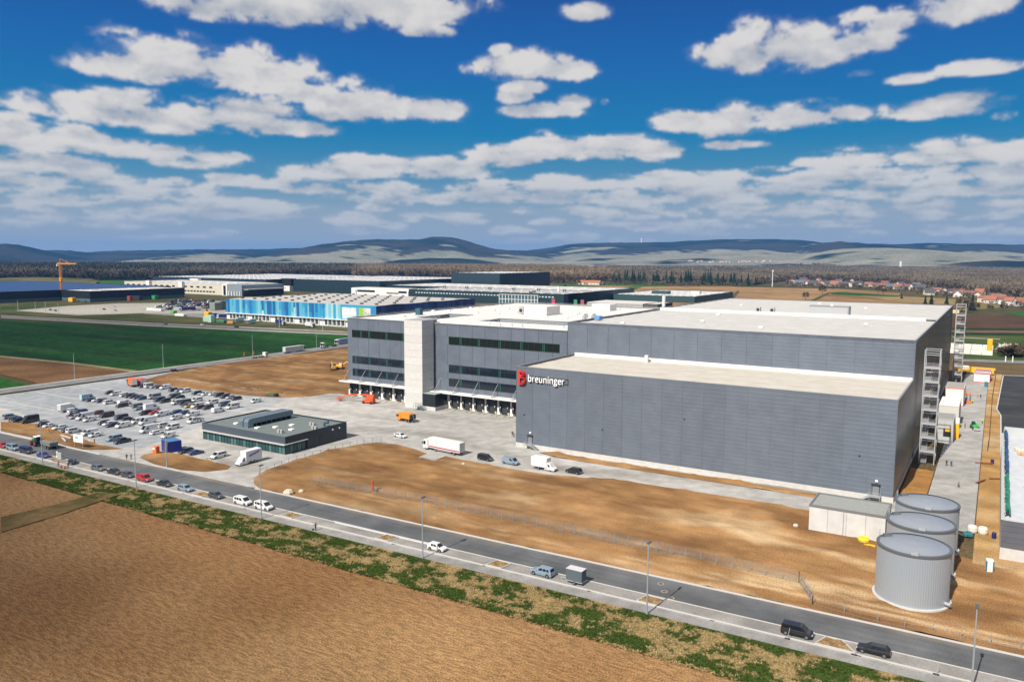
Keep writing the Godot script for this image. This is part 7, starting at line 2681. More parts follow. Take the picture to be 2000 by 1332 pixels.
	var st := thing("soil_trailer", "grey tipping trailer heaped with soil behind the green tractor", "trailer", v3(-120.7, -0.05, tz + 0.1), -PI / 2 - 0.05)
	b = nb()
	b.prism(PackedVector2Array([v2(-1.15, 1.1), v2(1.15, 1.1), v2(1.35, 2.3), v2(-1.35, 2.3)]), -3.0, 3.0)
	put("tub", b, mat("tub grey", 0.16, 0.185, 0.18, 0.6), st)
	b = nb()
	b.lathe([v2(1.2, 2.25), v2(0.9, 2.5), v2(0.3, 2.7), v2(0.01, 2.72)], v3(0, 0, -1.0), 12)
	b.lathe([v2(1.2, 2.25), v2(0.8, 2.55), v2(0.2, 2.66), v2(0.01, 2.67)], v3(0, 0, 1.2), 12)
	put("soil_load", b, mat("load soil", 0.20, 0.12, 0.06, 0.95), st)
	b = nb()
	b.box(v3(0, 0.95, 0.2), v3(0.9, 0.25, 6.0))
	b.bar(v3(0, 0.9, 3.0), v3(0, 0.8, 4.6), 0.18)
	put("chassis", b, black, st)
	for x in [-1.15, 1.15]:
		for z in [-1.5, 0.0]:
			wheel(st, x, z, 0.5, 0.35)
	# the green telehandler on the side lane
	var th := thing("telehandler", "bright green telescopic handler on the concrete side lane", "telehandler", v3(123.19, 0, -109.3), 0.25)
	var lime := mat("lime green", 0.06, 0.36, 0.08, 0.4)
	chunk("body", v3(0, 1.2, -0.3), v3(1.9, 1.0, 3.8), 0.2, lime, th)
	chunk("cab", v3(-0.5, 2.1, -0.1), v3(0.95, 1.2, 1.5), 0.2, M["cab teal glass"], th)
	b = nb()
	b.bar(v3(0.35, 2.2, -2.2), v3(0.35, 1.3, 2.9), 0.4)
	put("boom", b, lime, th)
	b = nb()
	b.box(v3(0, 0.7, 3.1), v3(2.2, 0.5, 0.3))
	b.box(v3(0, 0.4, 3.5), v3(2.0, 0.1, 0.8))
	put("fork", b, M["galvanised"], th)
	for x in [-1.0, 1.0]:
		for z in [-1.5, 1.3]:
			wheel(th, x * 1.12, z, 0.58, 0.4)
	# the orange scissor lift between the containers
	var sc := thing("scissor_lift", "orange scissor lift among the site containers", "lift", v3(119.36, 0, -165.06), 0.3)
	chunk("base", v3(0, 0.6, 0), v3(1.8, 0.9, 3.0), 0.1, mat("lift orange", 0.70, 0.17, 0.03, 0.5), sc)
	b = nb()
	for i in 3:
		for x in [-0.7, 0.7]:
			b.bar(v3(x, 1.1 + i * 0.9, -1.1), v3(x, 2.0 + i * 0.9, 1.1), 0.12)
			b.bar(v3(x, 1.1 + i * 0.9, 1.1), v3(x, 2.0 + i * 0.9, -1.1), 0.12)
	put("scissor", b, M["dark metal"], sc)
	b = nb()
	b.box(v3(0, 3.85, 0), v3(1.7, 0.15, 2.9))
	for x in [-0.8, 0.8]:
		for z in [-1.4, 0.0, 1.4]:
			b.bar(v3(x, 3.9, z), v3(x, 4.9, z), 0.07)
		b.bar(v3(x, 4.9, -1.4), v3(x, 4.9, 1.4), 0.07)
	put("platform", b, M["lift orange"], sc)
	# the yellow crane truck behind the halls
	var ct := thing("crane_truck", "yellow mobile crane truck with white engine box behind the tall hall", "crane truck", v3(119.22, 0, -262.67), PI / 2)
	chunk("body", v3(0, 1.9, 0), v3(2.7, 1.6, 17.0), 0.15, mat("crane yellow", 0.72, 0.38, 0.01, 0.5), ct)
	chunk("engine_box", v3(0.3, 2.6, -4.5), v3(3.0, 3.0, 3.4), 0.2, M["plant white"], ct)
	b = nb()
	b.bar(v3(0, 3.3, -3.0), v3(0, 3.2, 9.0), 1.0, 1.1)
	put("boom", b, M["crane yellow"], ct)
	for z in [-6.5, -4.5, 1.0, 4.0, 6.0]:
		for x in [-1.4, 1.4]:
			wheel(ct, x, z, 0.75, 0.4)
	# a small rusty green machine at the edge of the soil
	var mc := thing("plate_compactor", "small dark green machine lying at the edge of the bare soil", "machine", v3(-133.97, 0, -20.13), 0.3)
	chunk("body", v3(0, 0.8, 0), v3(4.4, 1.2, 1.8), 0.3, mat("moss green", 0.05, 0.085, 0.03, 0.7), mc)
	b = nb()
	b.tube(v3(1.6, 0.7, -1.0), v3(1.6, 0.7, 1.0), 0.7, 0.7, 12)
	put("drum", b, black, mc)



# the car park: kind, paint, x, z, whether the front faces the access road, place in the row, row
func parked() -> Array:
	return [
		["minivan", "silver_blue", -178.1, 63.9, false, "leftmost", "front"],
		["hatch", "black", -172.1, 64.9, true, "second", "front"],
		["hatch", "dark_blue", -169.3, 65.7, true, "third", "front"],
		["high_van", "black", -164.8, 63.8, true, "fourth", "front"],
		["estate", "dark_blue", -155.2, 64.3, true, "fifth", "front"],
		["hatch", "white", -151.4, 64.3, true, "sixth", "front"],
		["estate", "white", -145.4, 63.9, true, "seventh", "front"],
		["estate", "dark_blue", -139.2, 64.2, true, "eighth", "front"],
		["minivan", "white", -135.9, 64.4, false, "ninth", "front"],
		["van", "white", -128.1, 63.5, true, "tenth", "front"],
		["hatch", "white", -124.0, 64.0, true, "eleventh", "front"],
		["minivan", "silver_blue", -113.7, 63.8, true, "twelfth", "front"],
		["pickup", "black", -108.4, 64.3, true, "rightmost", "front"],
		["hatch", "dark_red", -161.9, 50.1, true, "leftmost", "second"],
		["hatch", "silver", -158.4, 51.2, true, "second", "second"],
		["high_van", "white", -153.7, 50.3, true, "third", "second"],
		["caddy", "white", -149.2, 51.1, true, "fourth", "second"],
		["hatch", "dark_blue", -140.2, 51.2, true, "fifth", "second"],
		["hatch", "white", -136.9, 51.5, true, "sixth", "second"],
		["estate", "navy", -134.1, 51.7, true, "seventh", "second"],
		["van", "white", -129.5, 50.7, true, "eighth", "second"],
		["high_van", "white", -115.2, 50.6, true, "ninth", "second"],
		["estate", "white", -110.4, 50.7, false, "tenth", "second"],
		["caddy", "white", -102.7, 51.9, true, "rightmost", "second"],
		["box_truck", "white", -173.3, 45.3, false, "leftmost", "third"],
		["caddy", "white", -170.0, 45.0, false, "second", "third"],
		["estate", "blue", -166.8, 44.1, true, "third", "third"],
		["hatch", "dark_red", -159.1, 42.0, true, "fourth", "third"],
		["van", "black", -151.3, 43.3, true, "fifth", "third"],
		["minivan", "navy", -143.3, 42.7, true, "sixth", "third"],
		["estate", "black", -138.7, 42.8, false, "seventh", "third"],
		["van", "white", -131.6, 43.7, true, "eighth", "third"],
		["high_van", "white", -127.5, 42.8, true, "ninth", "third"],
		["minivan", "white", -118.0, 42.8, false, "tenth", "third"],
		["minivan", "white", -113.0, 43.0, true, "rightmost", "third"],
		["high_van", "pale_blue", -190.6, 27.5, false, "leftmost", "fourth"],
		["hatch", "dark_blue", -186.8, 28.5, true, "second", "fourth"],
		["hatch", "white", -184.2, 27.4, true, "third", "fourth"],
		["estate", "dark_blue", -181.3, 27.1, true, "fourth", "fourth"],
		["hatch", "black", -178.7, 26.5, true, "fifth", "fourth"],
		["minivan", "white", -175.0, 27.6, false, "sixth", "fourth"],
		["van", "white", -168.4, 25.4, false, "seventh", "fourth"],
		["suv", "black", -164.8, 28.8, true, "eighth", "fourth"],
		["van", "grey", -157.5, 26.5, false, "ninth", "fourth"],
		["hatch", "silver_blue", -153.7, 28.7, true, "tenth", "fourth"],
		["high_van", "white", -149.5, 26.3, false, "eleventh", "fourth"],
		["suv", "black", -143.7, 32.8, true, "twelfth", "fourth"],
		["estate", "red", -141.4, 30.3, true, "thirteenth", "fourth"],
		["van", "white", -135.9, 31.3, true, "fourteenth", "fourth"],
		["estate", "blue", -135.4, 25.5, true, "fifteenth", "fourth"],
		["estate", "blue", -132.0, 24.8, true, "sixteenth", "fourth"],
		["caddy", "white", -126.1, 32.2, true, "seventeenth", "fourth"],
		["van", "white", -126.0, 25.2, true, "eighteenth", "fourth"],
		["flatbed", "white", -115.5, 32.0, true, "rightmost", "fourth"],
		["hatch", "black", -197.1, 14.0, true, "leftmost", "fifth"],
		["caddy", "white", -191.6, 14.8, true, "second", "fifth"],
		["caddy", "white", -185.4, 14.4, false, "third", "fifth"],
		["suv", "black", -182.2, 14.2, true, "fourth", "fifth"],
		["hatch", "navy", -179.8, 14.1, true, "fifth", "fifth"],
		["estate", "black", -176.5, 14.1, true, "sixth", "fifth"],
		["hatch", "blue", -173.1, 14.8, true, "seventh", "fifth"],
		["minibus", "silver", -170.7, 10.8, true, "eighth", "fifth"],
		["minivan", "blue", -163.7, 13.2, true, "ninth", "fifth"],
		["suv", "black", -159.4, 13.7, true, "tenth", "fifth"],
		["van", "white", -151.8, 13.3, true, "eleventh", "fifth"],
		["van", "black", -149.4, 11.7, true, "twelfth", "fifth"],
		["estate", "blue", -145.3, 13.9, true, "thirteenth", "fifth"],
		["hatch", "yellow", -142.1, 15.0, true, "fourteenth", "fifth"],
		["van", "white", -139.0, 13.5, true, "fifteenth", "fifth"],
		["hatch", "dark_red", -136.3, 14.4, true, "sixteenth", "fifth"],
		["suv", "dark_blue", -133.1, 13.2, true, "seventeenth", "fifth"],
		["van", "white", -124.4, 15.2, false, "rightmost", "fifth"],
		["van", "grey", -165.5, 5.1, true, "leftmost", "sixth"],
		["estate", "dark_blue", -162.1, 5.1, true, "second", "sixth"],
		["minivan", "white", -150.1, 5.5, true, "third", "sixth"],
		["minivan", "white", -140.8, 5.1, true, "fourth", "sixth"],
		["minivan", "blue", -133.1, 5.4, true, "fifth", "sixth"],
		["minibus", "white", -125.9, 7.2, true, "rightmost", "sixth"],
		["hatch", "dark_blue", -200.2, -3.7, true, "leftmost", "back"],
		["minibus", "white", -197.5, -5.5, false, "second", "back"],
		["hatch", "silver", -195.1, -5.8, true, "third", "back"],
		["hatch", "dark_blue", -192.4, -6.3, true, "fourth", "back"],
		["van", "white", -188.4, -6.8, true, "fifth", "back"],
		["hatch", "black", -180.1, -4.8, true, "sixth", "back"],
		["hatch", "silver_blue", -177.4, -5.9, true, "seventh", "back"],
		["minivan", "white", -173.4, -6.0, true, "eighth", "back"],
		["estate", "black", -165.1, -5.9, true, "ninth", "back"],
		["estate", "silver_blue", -162.0, -6.5, true, "tenth", "back"],
		["hatch", "white", -159.7, -6.1, true, "eleventh", "back"],
		["hatch", "white", -157.4, -8.0, true, "twelfth", "back"],
		["suv", "black", -152.5, -7.3, true, "thirteenth", "back"],
		["suv", "dark_blue", -147.8, -6.7, true, "fourteenth", "back"],
		["hatch", "silver", -144.5, -6.7, true, "fifteenth", "back"],
		["estate", "black", -140.1, -6.1, true, "sixteenth", "back"],
		["caddy", "white", -128.4, -6.3, true, "rightmost", "back"],
	]



# ---------------------------------------------------------------- smaller things on the site
func make_small_things() -> void:
	var galv: Material = M["galvanised"]
	var concrete: Material = M["fair concrete"]
	pavilion()
	# the pump house and the three tanks
	var p := thing("pump_house", "pale concrete pump house with flat grey roof left of the tanks", "building", v3(102.6, 0, 31.0))
	for i in 4:
		var b := nb()
		b.span(v3(-7.7 + i * 3.85 + 0.025, 0, -10.3), v3(-7.7 + (i + 1) * 3.85 - 0.025, 5.4, 0.0 - 0.012 * (i % 2)))
		put("wall_panel", b, worn("pump wall %d" % (i % 2), 0.54 - 0.02 * (i % 2), 0.545 - 0.02 * (i % 2), 0.54 - 0.02 * (i % 2), "board marks", 23.0), p)
	var b := nb()
	b.span(v3(-7.5, 5.4, -10.1), v3(7.5, 5.5, -0.2))
	put("roof", b, worn("pump roof", 0.27, 0.29, 0.275, "roof dirt", 12.0), p)
	b = nb()
	for q in [[-7.8, 7.8, -0.25, 0.1], [-7.8, 7.8, -10.4, -10.05]]:
		b.span(v3(q[0], 5.3, q[2]), v3(q[1], 5.75, q[3]))
	for x in [-7.62, 7.62]:
		b.span(v3(x - 0.18, 5.3, -10.05), v3(x + 0.18, 5.75, -0.25))
	put("coping", b, mat("zinc", 0.20, 0.215, 0.225, 0.5, 0.4), p)
	b = nb()
	b.tube(v3(-0.6, 0, 0.12), v3(-0.6, 5.4, 0.12), 0.07, 0.07, 6)
	put("downpipe", b, galv, p)
	var which := ["front", "middle", "rear"]
	for i in 3:
		tank(v3(117.7, 0, 57.9 - 14.5 * i), ["large ribbed steel water tank, nearest of the three", "ribbed steel water tank between the two others", "ribbed steel water tank, rearmost beside the concrete lane"][i])
	# the two open stair towers on the right side
	stair_tower(v3(110.6, 0, -45.6), 8, 33.6, "galvanised open stair tower on the near part of the dark side wall")
	stair_tower(v3(110.6, 0, -226.0), 9, 38.0, "far galvanised open stair tower at the end of the dark side wall")
	# small buildings and cabins along the side lane
	var cabins := [
		["grey concrete cube with a dark and yellow opening beside the stair tower", 112.5, 117.7, -79.2, -90.0, 8.0, Color(0.40, 0.41, 0.41), Color(0.26, 0.28, 0.27), Color(0.35, 0.36, 0.36)],
		["white cube with bright flat roof behind the grey concrete cube", 111.9, 118.2, -103.5, -123.0, 8.5, Color(0.50, 0.49, 0.455), Color(0.74, 0.74, 0.73), Color(0.52, 0.51, 0.48)],
		["white site cabin with orange edges and grey roof by the dark wall", 111.2, 118.0, -155.0, -173.0, 7.4, Color(0.66, 0.64, 0.63), Color(0.33, 0.31, 0.29), Color(0.62, 0.14, 0.05)],
		["white cabin with dark red edges before the yellow crane truck", 119.2, 126.4, -232.4, -238.0, 4.4, Color(0.64, 0.61, 0.62), Color(0.42, 0.36, 0.35), Color(0.38, 0.05, 0.06)],
		["second white cabin with pinkish roof behind the red edged one", 119.8, 126.8, -239.0, -246.0, 5.0, Color(0.62, 0.58, 0.58), Color(0.40, 0.22, 0.24), Color(0.36, 0.06, 0.08)]]
	for q in cabins:
		var o := thing("site_cabin", q[0], "cabin", v3((q[1] + q[2]) * 0.5, 0, q[3]))
		var w: float = q[2] - q[1]
		var d: float = q[3] - q[4]
		slab("wall", v3(-w * 0.5, 0, -d), v3(w * 0.5, q[5], 0), mat("cab %.2f %.2f" % [q[6].r, q[6].b], q[6].r, q[6].g, q[6].b, 0.8), o)
		slab("roof", v3(-w * 0.5 + 0.2, q[5], -d + 0.2), v3(w * 0.5 - 0.2, q[5] + 0.1, -0.2), mat("cabroof %.2f %.2f" % [q[7].r, q[7].b], q[7].r, q[7].g, q[7].b, 0.8), o)
		b = nb()
		for y in [0.0, q[5] - 0.3]:
			b.span(v3(-w * 0.5 - 0.05, y, -0.02), v3(w * 0.5 + 0.05, y + 0.34, 0.06))
			b.span(v3(w * 0.5 - 0.02, y, -d), v3(w * 0.5 + 0.06, y + 0.34, -0.03))
		for x in [-w * 0.5, w * 0.5 - 0.25]:
			b.span(v3(x, 0.35, -0.02), v3(x + 0.25, q[5] - 0.31, 0.05))
		put("edge_frame", b, mat("cabedge %.2f %.2f" % [q[8].r, q[8].b], q[8].r, q[8].g, q[8].b, 0.6), o)
	var c1 := get_node("site_cabin")
	slab("opening", v3(-0.2, 2.2, 0.0), v3(1.9, 4.8, 0.08), mat("black hole", 0.012, 0.012, 0.014, 0.9), c1)
	slab("yellow_panel", v3(0.3, 3.9, 0.09), v3(1.95, 4.95, 0.14), mat("site yellow", 0.68, 0.38, 0.02, 0.5), c1)
	b = nb()
	b.span(v3(-2.6, 3.3, 0.02), v3(0.5, 3.36, 0.05))
	b.span(v3(0.1, 3.4, 0.02), v3(0.16, 7.6, 0.05))
	put("wall_joint", b, mat("joint", 0.2, 0.2, 0.19, 0.9), c1)
	var bc := thing("lift_car", "yellow and white upright hoist box at the corner of the grey cube", "hoist", v3(118.4, 0, -89.0))
	block("body", v3(0, 2.6, 0), v3(1.3, 5.2, 2.6), mat("crane yellow", 0.72, 0.38, 0.01, 0.5), bc)
	block("head", v3(0, 6.0, 0), v3(1.34, 1.6, 2.62), M["plant white"], bc)
	right_hall()
	fences()
	lamps()
	road_furniture()
	site_clutter()


func tank(at: Vector3, label: String) -> void:
	var t := thing("water_tank", label, "tank", at, 0.0, "three steel tanks")
	var n := 96
	var h := 9.5
	var r := 5.9
	var rings := [[], []]
	for i in n:
		for k in 3:
			var a: float = -TAU * (i + [0.0, 0.55, 0.75][k]) / n
			var rr: float = r + [0.0, 0.0, 0.04][k]
			for j in 2:
				rings[j].append(v3(cos(a) * rr, [0.25, h - 0.2][j], sin(a) * rr))
	for j in 2:
		rings[j].reverse()
	var b := nb()
	b.loft(rings, true)
	put("shell", b, mat("tank steel", 0.34, 0.39, 0.44, 0.42, 0.35), t)
	b = nb()
	b.lathe([v2(0.01, h + 0.75), v2(r * 0.5, h + 0.52), v2(r * 0.97, h)], Vector3.ZERO, 64)
	# seams across the roof sheets
	var turned := nb()
	for q in range(b.v.size() - 1, -1, -1):
		turned.v.append(b.v[q]); turned.n.append(-b.n[q])
	var roof := put("roof", turned, mat("tank roof", 0.34, 0.375, 0.42, 0.38, 0.4), t)
	b = nb()
	for i in 22:
		var x := -5.5 + i * 0.52
		var z := sqrt(maxf(0.0, 5.6 * 5.6 - x * x))
		for k in 6:
			var z0 := -z + 2.0 * z * k / 6.0
			var z1 := -z + 2.0 * z * (k + 1) / 6.0
			var y0 := h + 0.75 * (1.0 - v2(x, z0).length() / r) + 0.035
			var y1 := h + 0.75 * (1.0 - v2(x, z1).length() / r) + 0.035
			b.bar(v3(x, y0, z0), v3(x, y1, z1), 0.05)
	put("roof_seam", b, M["tank steel"], roof)
	b = nb()
	b.lathe([v2(r - 0.25, h - 0.2), v2(r + 0.16, h - 0.25), v2(r + 0.18, h + 0.12), v2(r - 0.3, h + 0.15)], Vector3.ZERO, 64)
	put("rim", b, mat("tank rim", 0.14, 0.155, 0.17, 0.45, 0.4), t)
	b = nb()
	b.lathe([v2(r + 0.45, 0.0), v2(r + 0.45, 0.28), v2(r - 0.1, 0.3)], Vector3.ZERO, 64)
	put("base_ring", b, M["fair concrete"], t)
	b = nb()
	for k in [2.75, 2.81]:
		b.bar(v3(cos(k) * (r + 0.35), 0.2, -sin(k) * (r + 0.35)), v3(cos(k) * (r + 0.35), h + 1.1, -sin(k) * (r + 0.35)), 0.08)
	for i in 26:
		b.bar(v3(cos(2.75) * (r + 0.35), 0.4 + i * 0.38, -sin(2.75) * (r + 0.35)), v3(cos(2.81) * (r + 0.35), 0.4 + i * 0.38, -sin(2.81) * (r + 0.35)), 0.05)
	put("ladder", b, M["galvanised"], t)
	b = nb()
	b.box(v3(-4.5, h + 0.32, -2.0), v3(1.4, 0.35, 1.1), 0.4)
	put("hatch", b, M["tank rim"], t)
	b = nb()
	b.box(v3(0.6, h + 0.25, 5.4), v3(1.1, 0.55, 0.8))
	for x in [0.1, 1.1]:
		b.bar(v3(x, h + 0.1, 5.6), v3(x, h + 1.0, 5.6), 0.06)
	put("inspection_port", b, M["galvanised"], t)
	b = nb()
	b.tube(v3(4.6, 0.5, -4.0), v3(4.6, h - 0.2, -4.0), 0.15, 0.15, 8)
	b.tube(v3(5.4, 1.0, 2.4), v3(6.3, 1.0, 2.8), 0.3, 0.3, 10)
	put("pipe", b, M["galvanised"], t)


func stair_tower(at: Vector3, levels: int, top: float, label: String) -> void:
	var t := thing("stair_tower", label, "stair tower", at)
	var galv: Material = M["galvanised"]
	var w := 3.9
	var d := 5.4
	for c in [v2(0, 0), v2(w, 0), v2(w, -d), v2(0, -d)]:
		var b := nb()
		b.bar(v3(c.x, 0, c.y), v3(c.x, top, c.y), 0.24)
		put("column", b, galv, t)
	var b := nb()
	for y in [top - 0.12, top - 1.4]:
		b.bar(v3(0.1, y, 0), v3(w - 0.1, y, 0), 0.16)
		b.bar(v3(0.1, y, -d), v3(w - 0.1, y, -d), 0.16)
		b.bar(v3(0, y, -0.1), v3(0, y, -d + 0.1), 0.16)
		b.bar(v3(w, y, -0.1), v3(w, y, -d + 0.1), 0.16)
	put("head_frame", b, galv, t)
	for i in range(1, levels):
		var y := i * 4.1
		b = nb()
		b.span(v3(0.02, y - 0.55, -0.1), v3(w - 0.1, y + 0.06, 0.08))
		b.span(v3(0.05, y - 0.06, -1.7), v3(w - 0.05, y + 0.04, -0.12))
		b.span(v3(0.05, y - 2.1, -d), v3(w - 0.05, y - 2.0, -d + 1.4))
		var o := put("platform", b, galv, t)
		b = nb()
		for k in [0.4, 0.75, 1.1]:
			b.bar(v3(0.1, y + k, 0.0), v3(w - 0.1, y + k, 0.0), 0.075)
			b.bar(v3(w, y + k, -0.1), v3(w, y + k, -1.6), 0.06)
		put("railing", b, galv, o)
		b = nb()
		for s in [[0.25, 1.75, y - 4.1, y - 2.05, -1.7, -d + 1.4], [2.1, 3.6, y - 2.05, y, -d + 1.4, -1.7]]:
			for k in 11:
				var f := (k + 0.5) / 11.0
				b.box(v3((s[0] + s[1]) * 0.5, lerpf(s[2], s[3], f), lerpf(s[4], s[5], f)), v3(s[1] - s[0], 0.06, 0.28))
			for x in [s[0], s[1]]:
				b.bar(v3(x, s[2], s[4]), v3(x, s[3], s[5]), 0.06, 0.22)
				b.bar(v3(x, s[2] + 1.0, s[4]), v3(x, s[3] + 1.0, s[5]), 0.06)
		put("stair_flight", b, galv, o)
	slab("wall_door", v3(-1.9, 0.0, -3.9), v3(-1.7, 2.4, -2.9), M["door grey"], t)


# the low glazed pavilion beside the car park
func pavilion() -> void:
	var t := thing("glass_pavilion_office", "low dark pavilion with a glazed front and roof ducts beside the car park", "building", v3(-91.4, 0, 47.2))
	var w := 38.6
	var d := 26.2
	var h := 5.5
	var steel := mat("pavilion sheet", 0.034, 0.048, 0.064, 0.40, 0.35)
	var fascia := mat("pavilion fascia", 0.085, 0.11, 0.14, 0.40, 0.4)
	var b := nb()
	b.span(v3(0.3, 0, -d + 0.2), v3(w - 0.25, h - 0.5, -0.45))
	put("core", b, mat("pavilion core", 0.018, 0.024, 0.028, 0.6), t)
	# glazing: tall panes between dark mullions, front and the near part of the right side
	var pane := mat("pavilion glass", 0.016, 0.060, 0.062, 0.05)
	var pane2 := mat("pavilion glass pale", 0.05, 0.13, 0.135, 0.06)
	var n := 26
	for i in n:
		slab("pane", v3(0.3 + i * (w - 0.6) / n + 0.07, 0.15, -0.40), v3(0.3 + (i + 1) * (w - 0.6) / n - 0.07, 3.0, -0.30 + 0.008 * (i % 3)), pane2 if i % 4 == 1 or i % 7 == 3 else pane, t)
	for i in n + 1:
		slab("mullion", v3(0.3 + i * (w - 0.6) / n - 0.06, 0.05, -0.44), v3(0.3 + i * (w - 0.6) / n + 0.06, 3.05, -0.18), steel, t)
	for i in 5:
		slab("pane", v3(w - 0.34, 0.15, -0.5 - (i + 1) * 1.55 + 0.06), v3(w - 0.22 + 0.006 * (i % 2), 3.0, -0.5 - i * 1.55 - 0.06), pane2 if i == 1 or i == 3 else pane, t)
		slab("mullion", v3(w - 0.36, 0.05, -0.5 - i * 1.55 - 0.06), v3(w - 0.12, 3.05, -0.5 - i * 1.55 + 0.06), steel, t)
	slab("canopy", v3(-0.9, 3.05, -8.9), v3(w + 0.55, 3.28, 0.85), mat("canopy pale", 0.46, 0.45, 0.43, 0.6), t)
	for i in 13:
		slab("fascia_panel", v3(i * w / 13.0 + 0.012, 3.28, -0.3), v3((i + 1) * w / 13.0 - 0.012, h, 0.0 - 0.006 * (i % 2)), fascia, t)
	for i in 9:
		b = nb()
		var z0 := -i * d / 9.0 - 0.3
		var lo := 3.28 if i < 3 else 0.0
		b.span(v3(w - 0.22, lo, z0 - d / 9.0 + 0.02), v3(w + 0.01 - 0.006 * (i % 2), h, z0 - 0.0))
		put("side_panel", b, steel, t)
		slab("side_panel", v3(-0.01, 0.0, z0 - d / 9.0 + 0.02), v3(0.25, h, z0), steel, t)
	slab("rear_wall", v3(0.0, 0.0, -d - 0.3), v3(w, h, -d + 0.02), steel, t)
	for q in [[-15.0, 3.0], [-20.0, 2.6]]:
		slab("door", v3(w + 0.01, 0.1, q[0] - 0.8), v3(w + 0.05, q[1], q[0] + 0.8), mat("door dark", 0.012, 0.016, 0.02, 0.3), t)
	for z in [-20.0, -23.0]:
		b = nb()
		b.tube(v3(w + 0.0, 4.1, z), v3(w + 0.25, 4.1, z), 0.26, 0.26, 10)
		put("wall_light", b, M["lamp white"], t)
	b = nb()
	b.span(v3(0.3, h - 0.6, -d + 0.05), v3(w - 0.25, h - 0.42, -0.3))
	var roof := put("roof", b, worn("gravel green", 0.135, 0.165, 0.162, "roof dirt", 14.0, 0.9), t)
	# the two ducts side by side with rounded ends
	var duct := mat("duct", 0.20, 0.26, 0.30, 0.35, 0.5)
	for x in [14.4, 16.9]:
		b = nb()
		var prof := PackedVector2Array([v2(3.6, 4.95), v2(3.6, 7.0), v2(4.0, 7.7), v2(4.9, 8.0), v2(22.0, 8.0), v2(22.6, 7.6), v2(22.6, 6.2), v2(5.8, 6.2), v2(5.8, 4.95)])
		b.prism(prof, x - 1.05, x + 1.05, Transform3D(Basis(Vector3.UP, PI / 2), Vector3.ZERO))
		put("duct", b, duct, roof)
		b = nb()
		for i in 8:
			b.box(v3(x, 5.6, -6.8 - i * 2.1), v3(2.0, 1.25, 0.16))
		put("duct_stand", b, M["dark metal"], roof)
		b = nb()
		for i in 9:
			b.box(v3(x, 7.1, -4.9 - i * 2.1), v3(2.2, 1.9, 0.1))
		put("duct_flange", b, duct, roof)
	for q in [[9.5, -6.0], [20.5, -5.2], [24.5, -9.0], [31.5, -9.2], [26.5, -14.0]]:
		chunk("skylight", v3(q[0], h - 0.2, q[1]), v3(1.5, 0.5, 1.5), 0.14, M["skylight"], roof)
	for q in [[31.5, -17.5], [36.0, -14.0], [31.0, -4.5]]:
		for k in 2:
			chunk("air_unit", v3(q[0] + k * 1.3, h + 0.12, q[1]), v3(0.9, 1.05, 0.8), 0.06, mat("air unit", 0.42, 0.42, 0.41, 0.5, 0.3), roof)
	b = nb()
	b.tube(v3(36.0, h - 0.4, -19.0), v3(36.0, h + 0.8, -19.0), 0.35, 0.3, 10)
	b.tube(v3(36.0, h + 0.7, -19.0), v3(37.4, h + 1.0, -19.4), 0.4, 0.5, 10)
	put("fan_duct", b, mat("duct blue", 0.07, 0.13, 0.18, 0.4, 0.4), roof)


